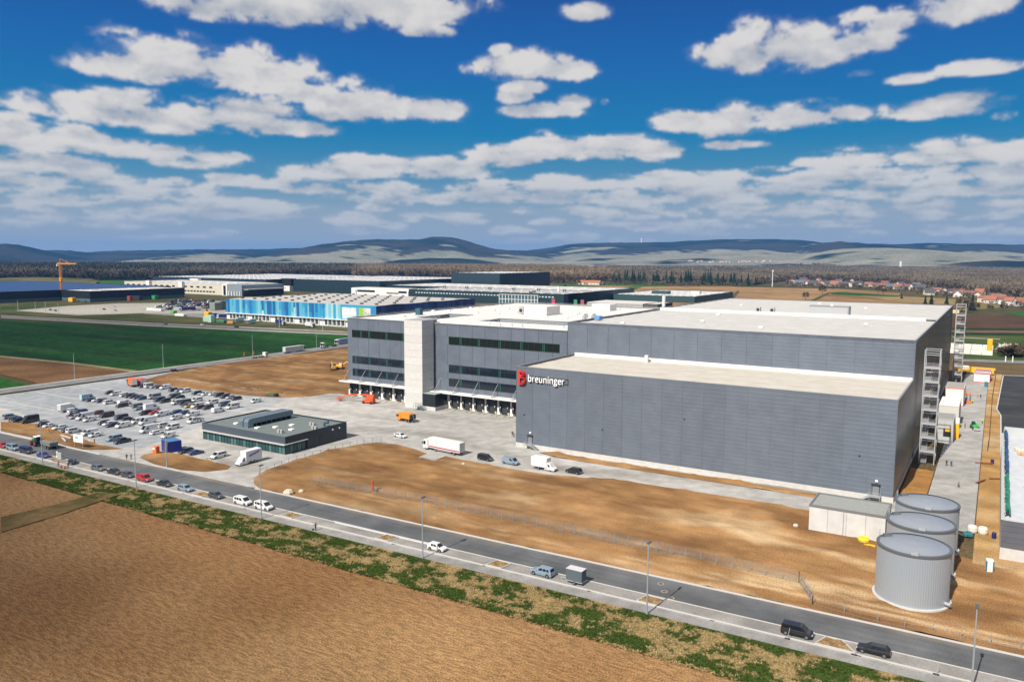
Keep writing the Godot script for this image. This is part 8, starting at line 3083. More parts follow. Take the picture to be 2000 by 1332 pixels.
func right_hall() -> void:
	var t := thing("hall_shell", "half-built hall with white roof sheet and loose nets at the right edge", "building", v3(131.0, 0, 28.4))
	var b := nb()
	b.span(v3(0, 0, -92), v3(60, 2.4, 0))
	put("plinth", b, M["fair concrete"], t)
	for j in 5:
		for i in 10:
			slab("wall_panel", v3(0.04 + i * 6.0, 2.42 + j * 1.14, -0.3), v3(6.0 - 0.02 + i * 6.0, 2.42 + (j + 1) * 1.14 - 0.035, 0.03 - 0.008 * ((i + j) % 2)), bay_tone(i + j, "shell", 0.115, 0.125, 0.15, 0.5, 0.2), t)
	slab("wall", v3(0.02, 2.42, -92), v3(0.4, 8.1, -0.32), mat("shell side", 0.30, 0.31, 0.32, 0.6), t)
	slab("roof", v3(0.41, 2.5, -91.8), v3(59.8, 7.7, -0.33), worn("membrane", 0.50, 0.53, 0.565, "roof dirt", 33.0), t)
	b = nb()
	b.span(v3(-0.15, 8.1, -92), v3(0.5, 8.25, 0.1))
	b.span(v3(0.5, 8.05, -0.35), v3(60, 8.2, 0.1))
	b.span(v3(0.5, 7.7, -92.2), v3(60, 10.2, -91.9))
	put("coping", b, mat("shell coping", 0.42, 0.44, 0.45, 0.6), t)
	# the safety nets hung along the edge
	var r := RandomNumberGenerator.new()
	r.seed = 3
	for q in [["green safety net slack along the roof edge of the half-built hall", -36.0, -3.0, Color(0.02, 0.22, 0.13)], ["blue safety net along the rear roof edge of the half-built hall", -92.0, -40.0, Color(0.02, 0.085, 0.20)]]:
		var o := thing("safety_net", q[0], "net", v3(131.3, 8.2, 28.4))
		b = nb()
		var n := 34
		var pts := []
		for i in n + 1:
			var z := lerpf(q[1], q[2], float(i) / n)
			var row := []
			for k in 5:
				row.append(v3(0.1 + k * 0.22 + r.randf() * 0.35, 0.05 + [0.2, 1.1, 1.4, 0.7, 0.05][k] * r.randf_range(0.6, 1.1), z))
			pts.append(row)
		for i in n:
			for k in 4:
				b.quad(pts[i][k], pts[i][k + 1], pts[i + 1][k + 1], pts[i + 1][k])
		var m := mat("net %.2f" % q[3].g, q[3].r, q[3].g, q[3].b, 0.9)
		m.cull_mode = BaseMaterial3D.CULL_DISABLED
		put("mesh_fabric", b, m, o)
		b = nb()
		for i in 9:
			var z := lerpf(q[1], q[2], i / 8.0)
			b.bar(v3(0.05, -0.1, z), v3(0.05, 1.5, z), 0.06)
		put("post", b, M["galvanised"], o)
	for q in [["heap of pale rolled sheets on the white roof", 4.2, -70.0, Color(0.62, 0.56, 0.45), 1.4], ["small timber pallet on the white roof behind the rolls", 4.6, -66.0, Color(0.50, 0.34, 0.16), 0.9], ["dark folded rods lying on the white roof", 4.6, -30.0, Color(0.04, 0.045, 0.05), 0.3]]:
		var o := thing("roof_stack", q[0], "stack", v3(131.0 + q[1], 7.7, 28.4 + q[2]))
		b = nb()
		for i in 6:
			b.cut_box(v3(r.randf_range(-1, 1), q[4] * 0.4, r.randf_range(-1.2, 1.2)), v3(r.randf_range(0.6, 1.6), q[4] * r.randf_range(0.5, 0.8), r.randf_range(0.4, 0.9)), 0.1, r.randf())
		put("body", b, mat("stack %.2f" % q[3].r, q[3].r, q[3].g, q[3].b, 0.8), o)


# a wire fence: posts, and wires each one a part
func fence(called: String, label: String, pts: Array, h: float, gap: float, wires: int, thick: float, m: Material) -> void:
	var t := thing(called, label, "fence", v3(pts[0].x, 0, pts[0].y))
	var o := v3(pts[0].x, 0, pts[0].y)
	for i in pts.size() - 1:
		var a := v3(pts[i].x, 0, pts[i].y) - o
		var e := v3(pts[i + 1].x, 0, pts[i + 1].y) - o
		var n := maxi(1, int(round(a.distance_to(e) / gap)))
		for k in n + (1 if i == pts.size() - 2 else 0):
			var p := a.lerp(e, float(k) / n)
			var b := nb()
			b.box(p + v3(0, h * 0.5, 0), v3(thick * 1.7, h, thick * 1.7))
			put("post", b, m, t)
		for k in wires:
			var y := 0.12 + (h - 0.2) * k / maxf(1.0, wires - 1.0)
			var b := nb()
			b.bar(a + v3(0, y, 0), e + v3(0, y, 0), thick * 0.55)
			put("wire", b, m, t)


func fences() -> void:
	var steel := mat("fence steel", 0.26, 0.28, 0.285, 0.5, 0.3)
	fence("mesh_fence", "long wire mesh fence running across the bare soil parallel to the road", [v2(-24, 64.4), v2(15, 61.8), v2(62, 62.0), v2(99.4, 62.3)], 2.3, 3.1, 10, 0.06, steel)
	fence("mesh_fence", "short wire mesh fence turning from the long fence towards the road", [v2(99.4, 62.3), v2(102.2, 68.0), v2(103.4, 70.6)], 2.3, 2.6, 9, 0.06, steel)
	fence("post_fence", "row of thin posts with few wires along the road before the tanks", [v2(103.4, 70.6), v2(114, 71.9), v2(134, 70.2), v2(160, 68)], 1.6, 4.4, 3, 0.06, steel)
	fence("post_fence", "open post and wire fence beside the pavilion lane", [v2(-40.4, 67.8), v2(-43.3, 54.6), v2(-42.2, 24.2)], 2.0, 3.2, 2, 0.06, steel)
	fence("post_fence", "short fence with gate posts at the yard end of the pavilion lane", [v2(-42.2, 24.2), v2(-39.0, 19.5)], 2.0, 2.4, 4, 0.06, steel)
	fence("line_fence", "dark low fence line between the concrete lane and the new road", [v2(128.6, -262), v2(127.8, -180), v2(127.8, -92), v2(127.6, -74)], 1.5, 2.8, 4, 0.09, mat("fence dark", 0.03, 0.032, 0.036, 0.6))


func lamps() -> void:
	var steel := mat("lamp steel", 0.40, 0.45, 0.49, 0.4, 0.45)
	var proto: Node3D = null
	var where := ["leftmost roadside lamp post, before the tractor", "roadside lamp post standing before the red parked car", "roadside lamp post standing beside the two white people carriers", "roadside lamp post beside the white compact car", "roadside lamp post at a planting bed near three manhole covers", "rightmost roadside lamp post, below the black estate car"]
	var i := 0
	for q in [v2(-102.3, 92.4), v2(-59.5, 91.4), v2(-12.9, 90.85), v2(33.0, 90.0), v2(80.4, 89.5), v2(127.9, 88.4)]:
		if proto == null:
			proto = thing("street_lamp", where[0], "street lamp", v3(q.x, 0, q.y), PI, "lamp posts along the access road")
			var b := nb()
			b.tube(Vector3.ZERO, v3(0, 12.3, 0), 0.15, 0.085, 10)
			put("post", b, steel, proto)
			b = nb()
			b.tube(v3(0, 0, 0), v3(0, 0.5, 0), 0.22, 0.2, 10)
			put("foot", b, steel, proto)
			b = nb()
			b.prism(PackedVector2Array([v2(-0.2, 12.25), v2(0.9, 12.35), v2(0.95, 12.48), v2(0.2, 12.55), v2(-0.2, 12.48)]), -0.22, 0.22, Transform3D(Basis(Vector3.UP, -PI / 2), Vector3.ZERO))
			put("lamp_head", b, mat("lamp head", 0.10, 0.115, 0.125, 0.4, 0.3), proto)
		else:
			copy(proto, v3(q.x, 0, q.y), PI, where[i])
		i += 1
	i = 0
	var side := ["nearest lamp post of the side road, before the brown field", "second lamp post of the side road, near the black car", "lamp post of the side road between two red markers", "lamp post of the side road right of the long pale lorry"]
	for q in [v2(-250, -0.8), v2(-250, -48.5), v2(-250, -108), v2(-250, -160)]:
		copy(proto, v3(q.x, 0, q.y), PI / 2, side[i], "lamp posts along the side road")
		i += 1
	copy(proto, v3(-70.3, 0, 75.0), 0.6, "lamp post at the junction kerb before the soil island")


func road_furniture() -> void:
	var soil := M["soil"] as Material
	# planting beds on the parking strip, with a kerb frame
	var beds := [[-105.5, 3.2, "soil bed with a white cabinet on the parking strip"], [-40.0, 3.4, "soil bed between the silver estate and the grey green car"], [-8.8, 3.4, "soil bed right of the two white people carriers"], [19.5, 3.4, "soil bed left of the white compact car"], [47.5, 3.4, "soil bed left of the silver blue off-road car"], [79.0, 3.6, "soil bed at the foot of the lamp post near the manholes"], [109.3, 4.4, "three-sided soil bed between the two black cars"]]
	for q in beds:
		var t := thing("planting_bed", q[2], "planting bed", v3(q[0], -0.05, rz(q[0], 85.4)), 0.017)
		var w: float = q[1]
		var pts := PackedVector2Array([v2(-w * 0.5 + 0.5, -1.6), v2(w * 0.5 + 0.3, -1.3), v2(w * 0.5 - 0.2, 1.5), v2(-w * 0.5 - 0.3, 1.5)])
		if q[0] > 100.0:
			pts = PackedVector2Array([v2(-w * 0.5 + 0.6, -1.6), v2(w * 0.5 - 1.4, -1.6), v2(w * 0.5 + 0.9, 1.5), v2(-w * 0.5 - 0.5, 1.5)])
		var b := sheet(pts, 0.14, 0.6, wander(Color(0.28, 0.17, 0.075), Color(0.40, 0.29, 0.15), fnoise(60, 0.5, 2)), func(w2: Vector2) -> float: return 0.08 * sin(w2.x * 3.0) * cos(w2.y * 4.0))
		put("soil", b, soil, t)
		b = nb()
		for i in 4:
			b.bar(v3(pts[i].x, 0.08, pts[i].y), v3(pts[(i + 1) % 4].x, 0.08, pts[(i + 1) % 4].y), 0.16, 0.22)
		put("bed_kerb", b, M["kerb"], t)
	# the white tapering line between lane and parking strip
	var b := nb()
	for q in [[2.0, 33.0, 83.15], [3.0, 32.0, 83.75]]:
		b.bar(v3(q[0], -0.03, rz(q[0], q[2])), v3(q[1], -0.03, rz(q[1], q[2])), 0.26, 0.02)
	struct("road_line", b, M["paint"])
	b = nb()
	b.bar(v3(32, -0.031, rz(32, 83.45)), v3(262, -0.031, rz(262, 83.45)), 0.12, 0.02)
	b.bar(v3(-420, -0.031, rz(-420, 83.45)), v3(2, -0.031, rz(2, 83.45)), 0.12, 0.02)
	struct("road_line_001", b, M["bay_paint"])
	# manhole covers and gutter grates
	var k := 0
	var hole := ["manhole cover, farthest of the three in a line on the road", "manhole cover in the middle of the three on the road", "manhole cover nearest the parking strip of the three", "dark manhole cover on the road right of the white compact car"]
	for q in [v2(77.8, 76.3), v2(79.6, 79.2), v2(81.6, 81.2), v2(33.9, 77.5)]:
		var t := thing("manhole_cover", hole[k], "manhole cover", v3(q.x, -0.05, q.y))
		b = nb()
		b.tube(v3(0, -0.02, 0), v3(0, 0.02, 0), 0.62, 0.62, 18)
		put("frame", b, mat("cover frame", 0.30, 0.27, 0.23, 0.8) if k != 3 else M["dark metal"], t)
		b = nb()
		b.tube(v3(0, 0.0, 0), v3(0, 0.028, 0), 0.42, 0.42, 18)
		put("lid", b, mat("cover lid", 0.09, 0.075, 0.065, 0.7), t)
		k += 1
	for i in 11:
		var x := -112.0 + i * 22.5
		var t := thing("gutter_grate", "dark gutter grate in the kerb band, %s from the left" % ["first", "second", "third", "fourth", "fifth", "sixth", "seventh", "eighth", "ninth", "tenth", "eleventh"][i], "grate", v3(x, 0.01, rz(x, 87.45)), 0.017, "gutter grates along the kerb band")
		block("frame", Vector3.ZERO, v3(0.7, 0.05, 0.5), M["dark metal"], t)
		b = nb()
		for j in 5:
			b.box(v3(-0.24 + j * 0.12, 0.03, 0), v3(0.05, 0.03, 0.42))
		put("slot_bar", b, M["cover lid"], t)
	# thin stakes left in the kerb
	for q in [[102.6, "thin sign stake behind the black people carrier"], [112.4, "thin sign stake before the black estate car"], [123.4, "thin sign stake on the path at the lower right"]]:
		var t := thing("marker_stake", q[1], "stake", v3(q[0], 0, rz(q[0], 87.6)))
		b = nb()
		b.bar(Vector3.ZERO, v3(0.3, 1.9, 0), 0.07)
		put("rod", b, M["galvanised"], t)
		block("foot", v3(0, 0.06, 0), v3(0.8, 0.12, 0.4), M["dark metal"], t)


func site_clutter() -> void:
	var white: Material = M["plant white"]
	# the white cabinet and bollard at the left
	var t := thing("switch_cabinet", "white and grey switch cabinet on the soil bed beside two workers", "cabinet", v3(-104.3, 0.1, 86.4), 0.5)
	var b := nb()
	b.cut_box(v3(0, 0.95, 0), v3(1.3, 1.9, 0.6), 0.06)
	put("body", b, mat("cabinet grey", 0.34, 0.38, 0.38, 0.6), t)
	block("side", v3(-0.665, 0.95, 0), v3(0.05, 1.86, 0.56), white, t)
	t = thing("wrapped_hydrant", "white wrapped post left of the switch cabinet", "post", v3(-107.6, 0.0, 85.3))
	b = nb()
	b.lathe([v2(0.4, 0), v2(0.35, 0.4), v2(0.22, 0.5), v2(0.24, 1.3), v2(0.34, 1.5), v2(0.2, 1.75), v2(0.01, 1.8)], Vector3.ZERO, 10)
	put("wrap", b, white, t)
	# blue cabin with boards leaning on it, and the orange toilet
	t = thing("blue_cabin", "bright blue site cabin with planks leaning on its right side", "cabin", v3(-86.2, 0, 62.2), -0.25)
	chunk("body", v3(0, 1.7, 0), v3(5.2, 3.4, 4.2), 0.08, mat("cabin blue", 0.012, 0.022, 0.19, 0.45), t)
	block("roof", v3(0, 3.43, 0), v3(5.0, 0.06, 4.0), mat("cabin roof blue", 0.05, 0.16, 0.32, 0.5), t)
	for i in 5:
		b = nb()
		b.bar(v3(1.0 + i * 0.45, 0.1, 2.9), v3(0.8 + i * 0.45, 3.6 - 0.3 * (i % 3), 2.15), 0.14, 0.05)
		put("leaning_plank", b, mat("plank", 0.28, 0.24, 0.18, 0.85), t)
	t = thing("portable_toilet", "orange portable toilet with white panel on the soil island corner", "toilet", v3(-86.95, 0, 66.98))
	b = nb()
	b.cut_box(v3(0, 1.15, 0), v3(1.5, 2.3, 1.5), 0.12, 0.2)
	put("body", b, mat("toilet orange", 0.66, 0.14, 0.03, 0.5), t)
	b = nb()
	b.hexa(v3(0.0, 1.7, 0.77), v3(0.75, 0.55, 0.06), Basis(Vector3.UP, 0.2))
	put("panel", b, M["lamp white"], t)
	# the site board by the car park
	t = thing("site_board", "white site notice board on two posts on the soil margin", "sign", v3(-113.37, 0, 75.52), 0.1)
	b = nb()
	for x in [-1.9, 1.9]:
		b.bar(v3(x, 0, 0), v3(x, 4.2, 0), 0.16)
	put("post", b, M["plank"], t)
	block("board", v3(0, 3.0, 0.1), v3(4.4, 2.4, 0.1), M["lamp white"], t)
	b = nb()
	b.span(v3(-1.6, 2.9, 0.15), v3(0.2, 3.7, 0.17))
	b.span(v3(-1.6, 2.2, 0.15), v3(1.5, 2.3, 0.17))
	b.span(v3(-1.6, 2.5, 0.15), v3(1.2, 2.6, 0.17))
	put("print", b, mat("print pale blue", 0.30, 0.38, 0.45, 0.7), t)
	for q in [[v3(-142.91, 0, 68.9), "short ochre post on the soil margin above the tractor trailer"], [v3(-115.25, 0, 69.48), "short ochre post right of the site notice board"], [v3(-170.51, 0, 68.06), "short ochre post at the left end of the soil margin"]]:
		t = thing("survey_post", q[1], "post", q[0])
		b = nb()
		b.tube(Vector3.ZERO, v3(0, 1.5, 0), 0.25, 0.2, 7)
		put("post", b, mat("post ochre", 0.32, 0.18, 0.06, 0.8), t)
	# a long pale beam and two planks on that margin
	for q in [[v3(-134.13, 0, 69.61), v3(-127.09, 0, 70.35), "long pale concrete beam on the soil margin behind the trailer"], [v3(-130.17, 0, 71.46), v3(-124.24, 0, 73.6), "short pale plank lying slanted below the concrete beam"]]:
		t = thing("beam", q[2], "beam", (q[0] + q[1]) * 0.5)
		b = nb()
		b.bar((q[0] - q[1]) * 0.5 + v3(0, 0.35, 0), (q[1] - q[0]) * 0.5 + v3(0, 0.35, 0), 0.35)
		put("body", b, M["kerb"], t)
	# the red riser pipe in the soil
	t = thing("riser_pipe", "upright orange red drain pipe with a dark box on the bare soil", "pipe", v3(-5.99, 0, 60.94))
	b = nb()
	b.tube(Vector3.ZERO, v3(0, 2.6, 0), 0.3, 0.3, 12)
	put("pipe", b, mat("pipe red", 0.48, 0.075, 0.03, 0.5), t)
	b = nb()
	b.lathe([v2(0.3, 2.3), v2(0.36, 2.32), v2(0.36, 2.62), v2(0.28, 2.62)], Vector3.ZERO, 12)
	put("collar", b, M["pipe red"], t)
	t = thing("pump_box", "small dark grey box beside the red drain pipe", "box", v3(-4.92, 0, 60.78))
	chunk("body", v3(0, 0.3, 0), v3(1.1, 0.6, 0.6), 0.08, mat("pump dark", 0.06, 0.08, 0.10, 0.6), t)
	# the concrete pad in the soil
	var pad := PackedVector2Array([v2(-17.32, 27.48), v2(-17.78, 21.88), v2(-11.09, 22.04), v2(-11.02, 27.71)])
	struct("concrete_pad", sheet(pad, 0.12, 3.0, flat(0.42, 0.415, 0.40), func(_w: Vector2) -> float: return 0.0), M["concrete"])
	# pale stones
	var r := RandomNumberGenerator.new()
	r.seed = 2
	for q in [[v3(-22.04, 0, 74.28), 1.3, "big pale rock at the kerb right of the lane mouth"], [v3(-20.64, 0, 71.32), 0.7, "pale flat stone lying right of the big rock"], [v3(-1.38, 0, 27.02), 0.5, "small pale stone at the soil edge below the black car"], [v3(92.04, 0, 30.37), 0.6, "pale stone left of the pump house"]]:
		t = thing("rock", q[2], "rock", q[0], r.randf() * 3.0)
		b = nb()
		var s: float = q[1]
		b.lathe([v2(s, 0), v2(s * 1.05, s * 0.4), v2(s * 0.7, s * 0.85), v2(0.02, s)], Vector3.ZERO, 7)
		put("stone", b, mat("stone", 0.48, 0.43, 0.33, 0.9), t)
	# yellow hose coil and strapping by the pump house
	t = thing("hose_coil", "round bright yellow hose coil before the pump house", "coil", v3(106.41, 0, 32.3))
	b = nb()
	b.lathe([v2(0.5, 0.05), v2(1.15, 0.05), v2(1.2, 0.5), v2(0.9, 0.9), v2(0.45, 0.8), v2(0.4, 0.1)], Vector3.ZERO, 18)
	put("coil", b, mat("hose yellow", 0.72, 0.50, 0.02, 0.6), t)
	t = thing("hose_ends", "tangled yellow hose lengths beside the front tank", "hose", v3(108.17, 0, 35.07))
	b = nb()
	for i in 6:
		b.bar(v3(-1.4 + 0.2 * i, 0.12 + 0.04 * i, -0.6 + 0.3 * (i % 3)), v3(1.1 - 0.1 * i, 0.15 + 0.05 * i, 0.7 - 0.35 * (i % 4)), 0.18)
	put("hose", b, mat("hose amber", 0.66, 0.40, 0.02, 0.6), t)
	# the blue and white toilet, the sacks, the drum and other things on the right strip
	t = thing("portable_toilet", "white portable toilet with blue corners by the half-built hall", "toilet", v3(129.4, 0, 36.9), 0.15)
	chunk("body", v3(0, 1.2, 0), v3(1.3, 2.4, 1.3), 0.1, white, t)
	b = nb()
	for x in [-0.58, 0.58]:
		b.box(v3(x, 1.15, 0.64), v3(0.24, 2.0, 0.1))
	put("corner", b, mat("corner blue", 0.02, 0.13, 0.20, 0.5), t)
	t = thing("portable_toilet", "teal portable toilet beside the red edged cabin", "toilet", v3(125.0, 0, -218.5))
	chunk("body", v3(0, 1.2, 0), v3(1.5, 2.4, 1.5), 0.1, mat("toilet teal", 0.02, 0.16, 0.22, 0.5), t)
	for q in [[125.9, "left one of two white bulk sacks at the lane end"], [127.9, "right one of two white bulk sacks at the lane end"]]:
		t = thing("bulk_sack", q[1], "sack", v3(q[0], 0.1, 13.7))
		b = nb()
		b.lathe([v2(0.85, 0), v2(1.0, 0.4), v2(0.98, 1.2), v2(0.8, 1.5), v2(0.6, 1.45), v2(0.02, 1.42)], Vector3.ZERO, 12)
		put("sack", b, mat("sack", 0.58, 0.57, 0.52, 0.9), t)
	t = thing("teal_tarpaulin", "crumpled teal tarpaulin behind the rear tank", "tarpaulin", v3(125.2, 0.1, 16.5))
	b = nb()
	for i in 5:
		b.cut_box(v3(r.randf_range(-0.8, 0.8), 0.35, r.randf_range(-0.9, 0.9)), v3(1.3, 0.8, 1.0), 0.3, r.randf() * 3.0)
	put("sheet", b, mat("tarp teal", 0.02, 0.13, 0.16, 0.7), t)
	for q in [[130.0, 15.5, "upright dark blue drum on the soil by the half-built hall"], [129.0, -57.0, "round dark blue drum farther up the soil strip"]]:
		t = thing("drum", q[2], "drum", v3(q[0], 0.1, q[1]))
		b = nb()
		b.lathe([v2(0.01, 1.25), v2(0.38, 1.25), v2(0.45, 1.1), v2(0.45, 0.1), v2(0.4, 0)], Vector3.ZERO, 12)
		var turned := nb()
		for k in range(b.v.size() - 1, -1, -1):
			turned.v.append(b.v[k]); turned.n.append(-b.n[k])
		put("drum", turned, mat("drum blue", 0.01, 0.02, 0.13, 0.5), t)
	for q in [[126.9, -55.5, 0.3, 4.5, "rusty red beam lying across the soil strip"], [126.6, -33.0, 1.2, 5.0, "orange brown board lying beside the lane edge"], [129.8, -38.0, 0.5, 3.0, "rust coloured bars lying on the pale patch"]]:
		t = thing("rusty_beam", q[4], "beam", v3(q[0], 0.2, q[1]), q[2])
		b = nb()
		for k in 3:
			b.box(v3(0, 0.12 + k * 0.1, -0.3 + k * 0.28), v3(q[3], 0.14, 0.2))
		put("bar", b, mat("rust", 0.30, 0.10, 0.045, 0.85), t)
	# red markers where the side road passes
	for q in [[-251.5, -103.0, "left red marker board beside the side road lamp"], [-251.5, -110.0, "right red marker board beside the side road lamp"]]:
		t = thing("marker_board", q[2], "marker", v3(q[0], 0, q[1]))
		block("board", v3(0, 1.4, 0), v3(0.9, 2.6, 0.2), mat("marker red", 0.36, 0.06, 0.04, 0.6), t)
	# white cabins and tank trailers on the grass behind the halls
	for q in [[v3(114, 0, -392), 22.0, 3.4, "long white container row on the grass, farther one"], [v3(114, 0, -362), 22.0, 2.6, "long white container row on the grass, nearer one"]]:
		t = thing("container_row", q[3], "container", q[0])
		for i in 4:
			chunk("container_unit", v3(-9 + i * 6.1, q[2] * 0.5, 0), v3(5.9, q[2], 2.8), 0.08, white, t)
	t = thing("yellow_silo", "upright yellow silo with white bin on the grass behind the halls", "silo", v3(124.4, 0, -374))
	chunk("body", v3(0, 4.5, 0), v3(3.0, 9.0, 3.0), 0.4, mat("crane yellow", 0.72, 0.38, 0.01, 0.5), t)
	chunk("bin", v3(-4.2, 2.0, 0), v3(4.0, 4.0, 3.0), 0.3, white, t)
	for q in [[v3(133, 0, -330), "left pale marker post by the lane behind the halls"], [v3(136.5, 0, -331), "right pale marker post by the lane behind the halls"]]:
		t = thing("lane_post", q[1], "post", q[0])
		b = nb()
		b.tube(Vector3.ZERO, v3(0, 3.4, 0), 0.35, 0.3, 8)
		put("post", b, white, t)


# ---------------------------------------------------------------- people
# joints of a figure facing +z, in metres
func pose(kind: String) -> Dictionary:
	var j := {"head": v3(0, 1.64, 0.03), "neck": v3(0, 1.46, 0), "chest": v3(0, 1.30, 0), "waist": v3(0, 1.05, 0), "hip": v3(0, 0.94, 0),
		"sl": v3(0.19, 1.40, 0), "sr": v3(-0.19, 1.40, 0), "el": v3(0.25, 1.12, -0.03), "er": v3(-0.25, 1.12, -0.03), "wl": v3(0.26, 0.86, 0.06), "wr": v3(-0.26, 0.86, 0.06),
		"hl": v3(0.10, 0.90, 0), "hr": v3(-0.10, 0.90, 0), "kl": v3(0.12, 0.50, 0.02), "kr": v3(-0.12, 0.50, 0.02), "al": v3(0.13, 0.09, -0.02), "ar": v3(-0.13, 0.09, -0.02)}
	if kind == "walk":
		j.kl = v3(0.11, 0.50, 0.16); j.al = v3(0.12, 0.09, 0.28)
		j.kr = v3(-0.11, 0.50, 0.02); j.ar = v3(-0.12, 0.14, -0.32)
		j.el = v3(0.25, 1.13, -0.14); j.wl = v3(0.25, 0.90, -0.16)
		j.er = v3(-0.25, 1.13, 0.10); j.wr = v3(-0.24, 0.94, 0.26)
	elif kind == "raise":
		# both hands lifted before the face
		j.el = v3(0.27, 1.20, 0.20); j.wl = v3(0.12, 1.50, 0.30)
		j.er = v3(-0.27, 1.20, 0.20); j.wr = v3(-0.12, 1.50, 0.30)
	elif kind == "crouch":
		for k in ["head", "neck", "chest", "waist", "hip", "sl", "sr", "el", "er", "wl", "wr", "hl", "hr"]:
			j[k] = j[k] + v3(0, -0.52, 0)
		for k in ["head", "neck", "chest", "sl", "sr"]:
			j[k] = j[k] + v3(0, -0.12, 0.34)
		j.waist = j.waist + v3(0, -0.02, 0.10)
		j.el = v3(0.24, 0.56, 0.44); j.wl = v3(0.16, 0.36, 0.60)
		j.er = v3(-0.24, 0.56, 0.44); j.wr = v3(-0.16, 0.36, 0.60)
		j.kl = v3(0.18, 0.50, 0.36); j.kr = v3(-0.18, 0.50, 0.36)
		j.al = v3(0.15, 0.09, 0.10); j.ar = v3(-0.15, 0.09, 0.10)
	return j


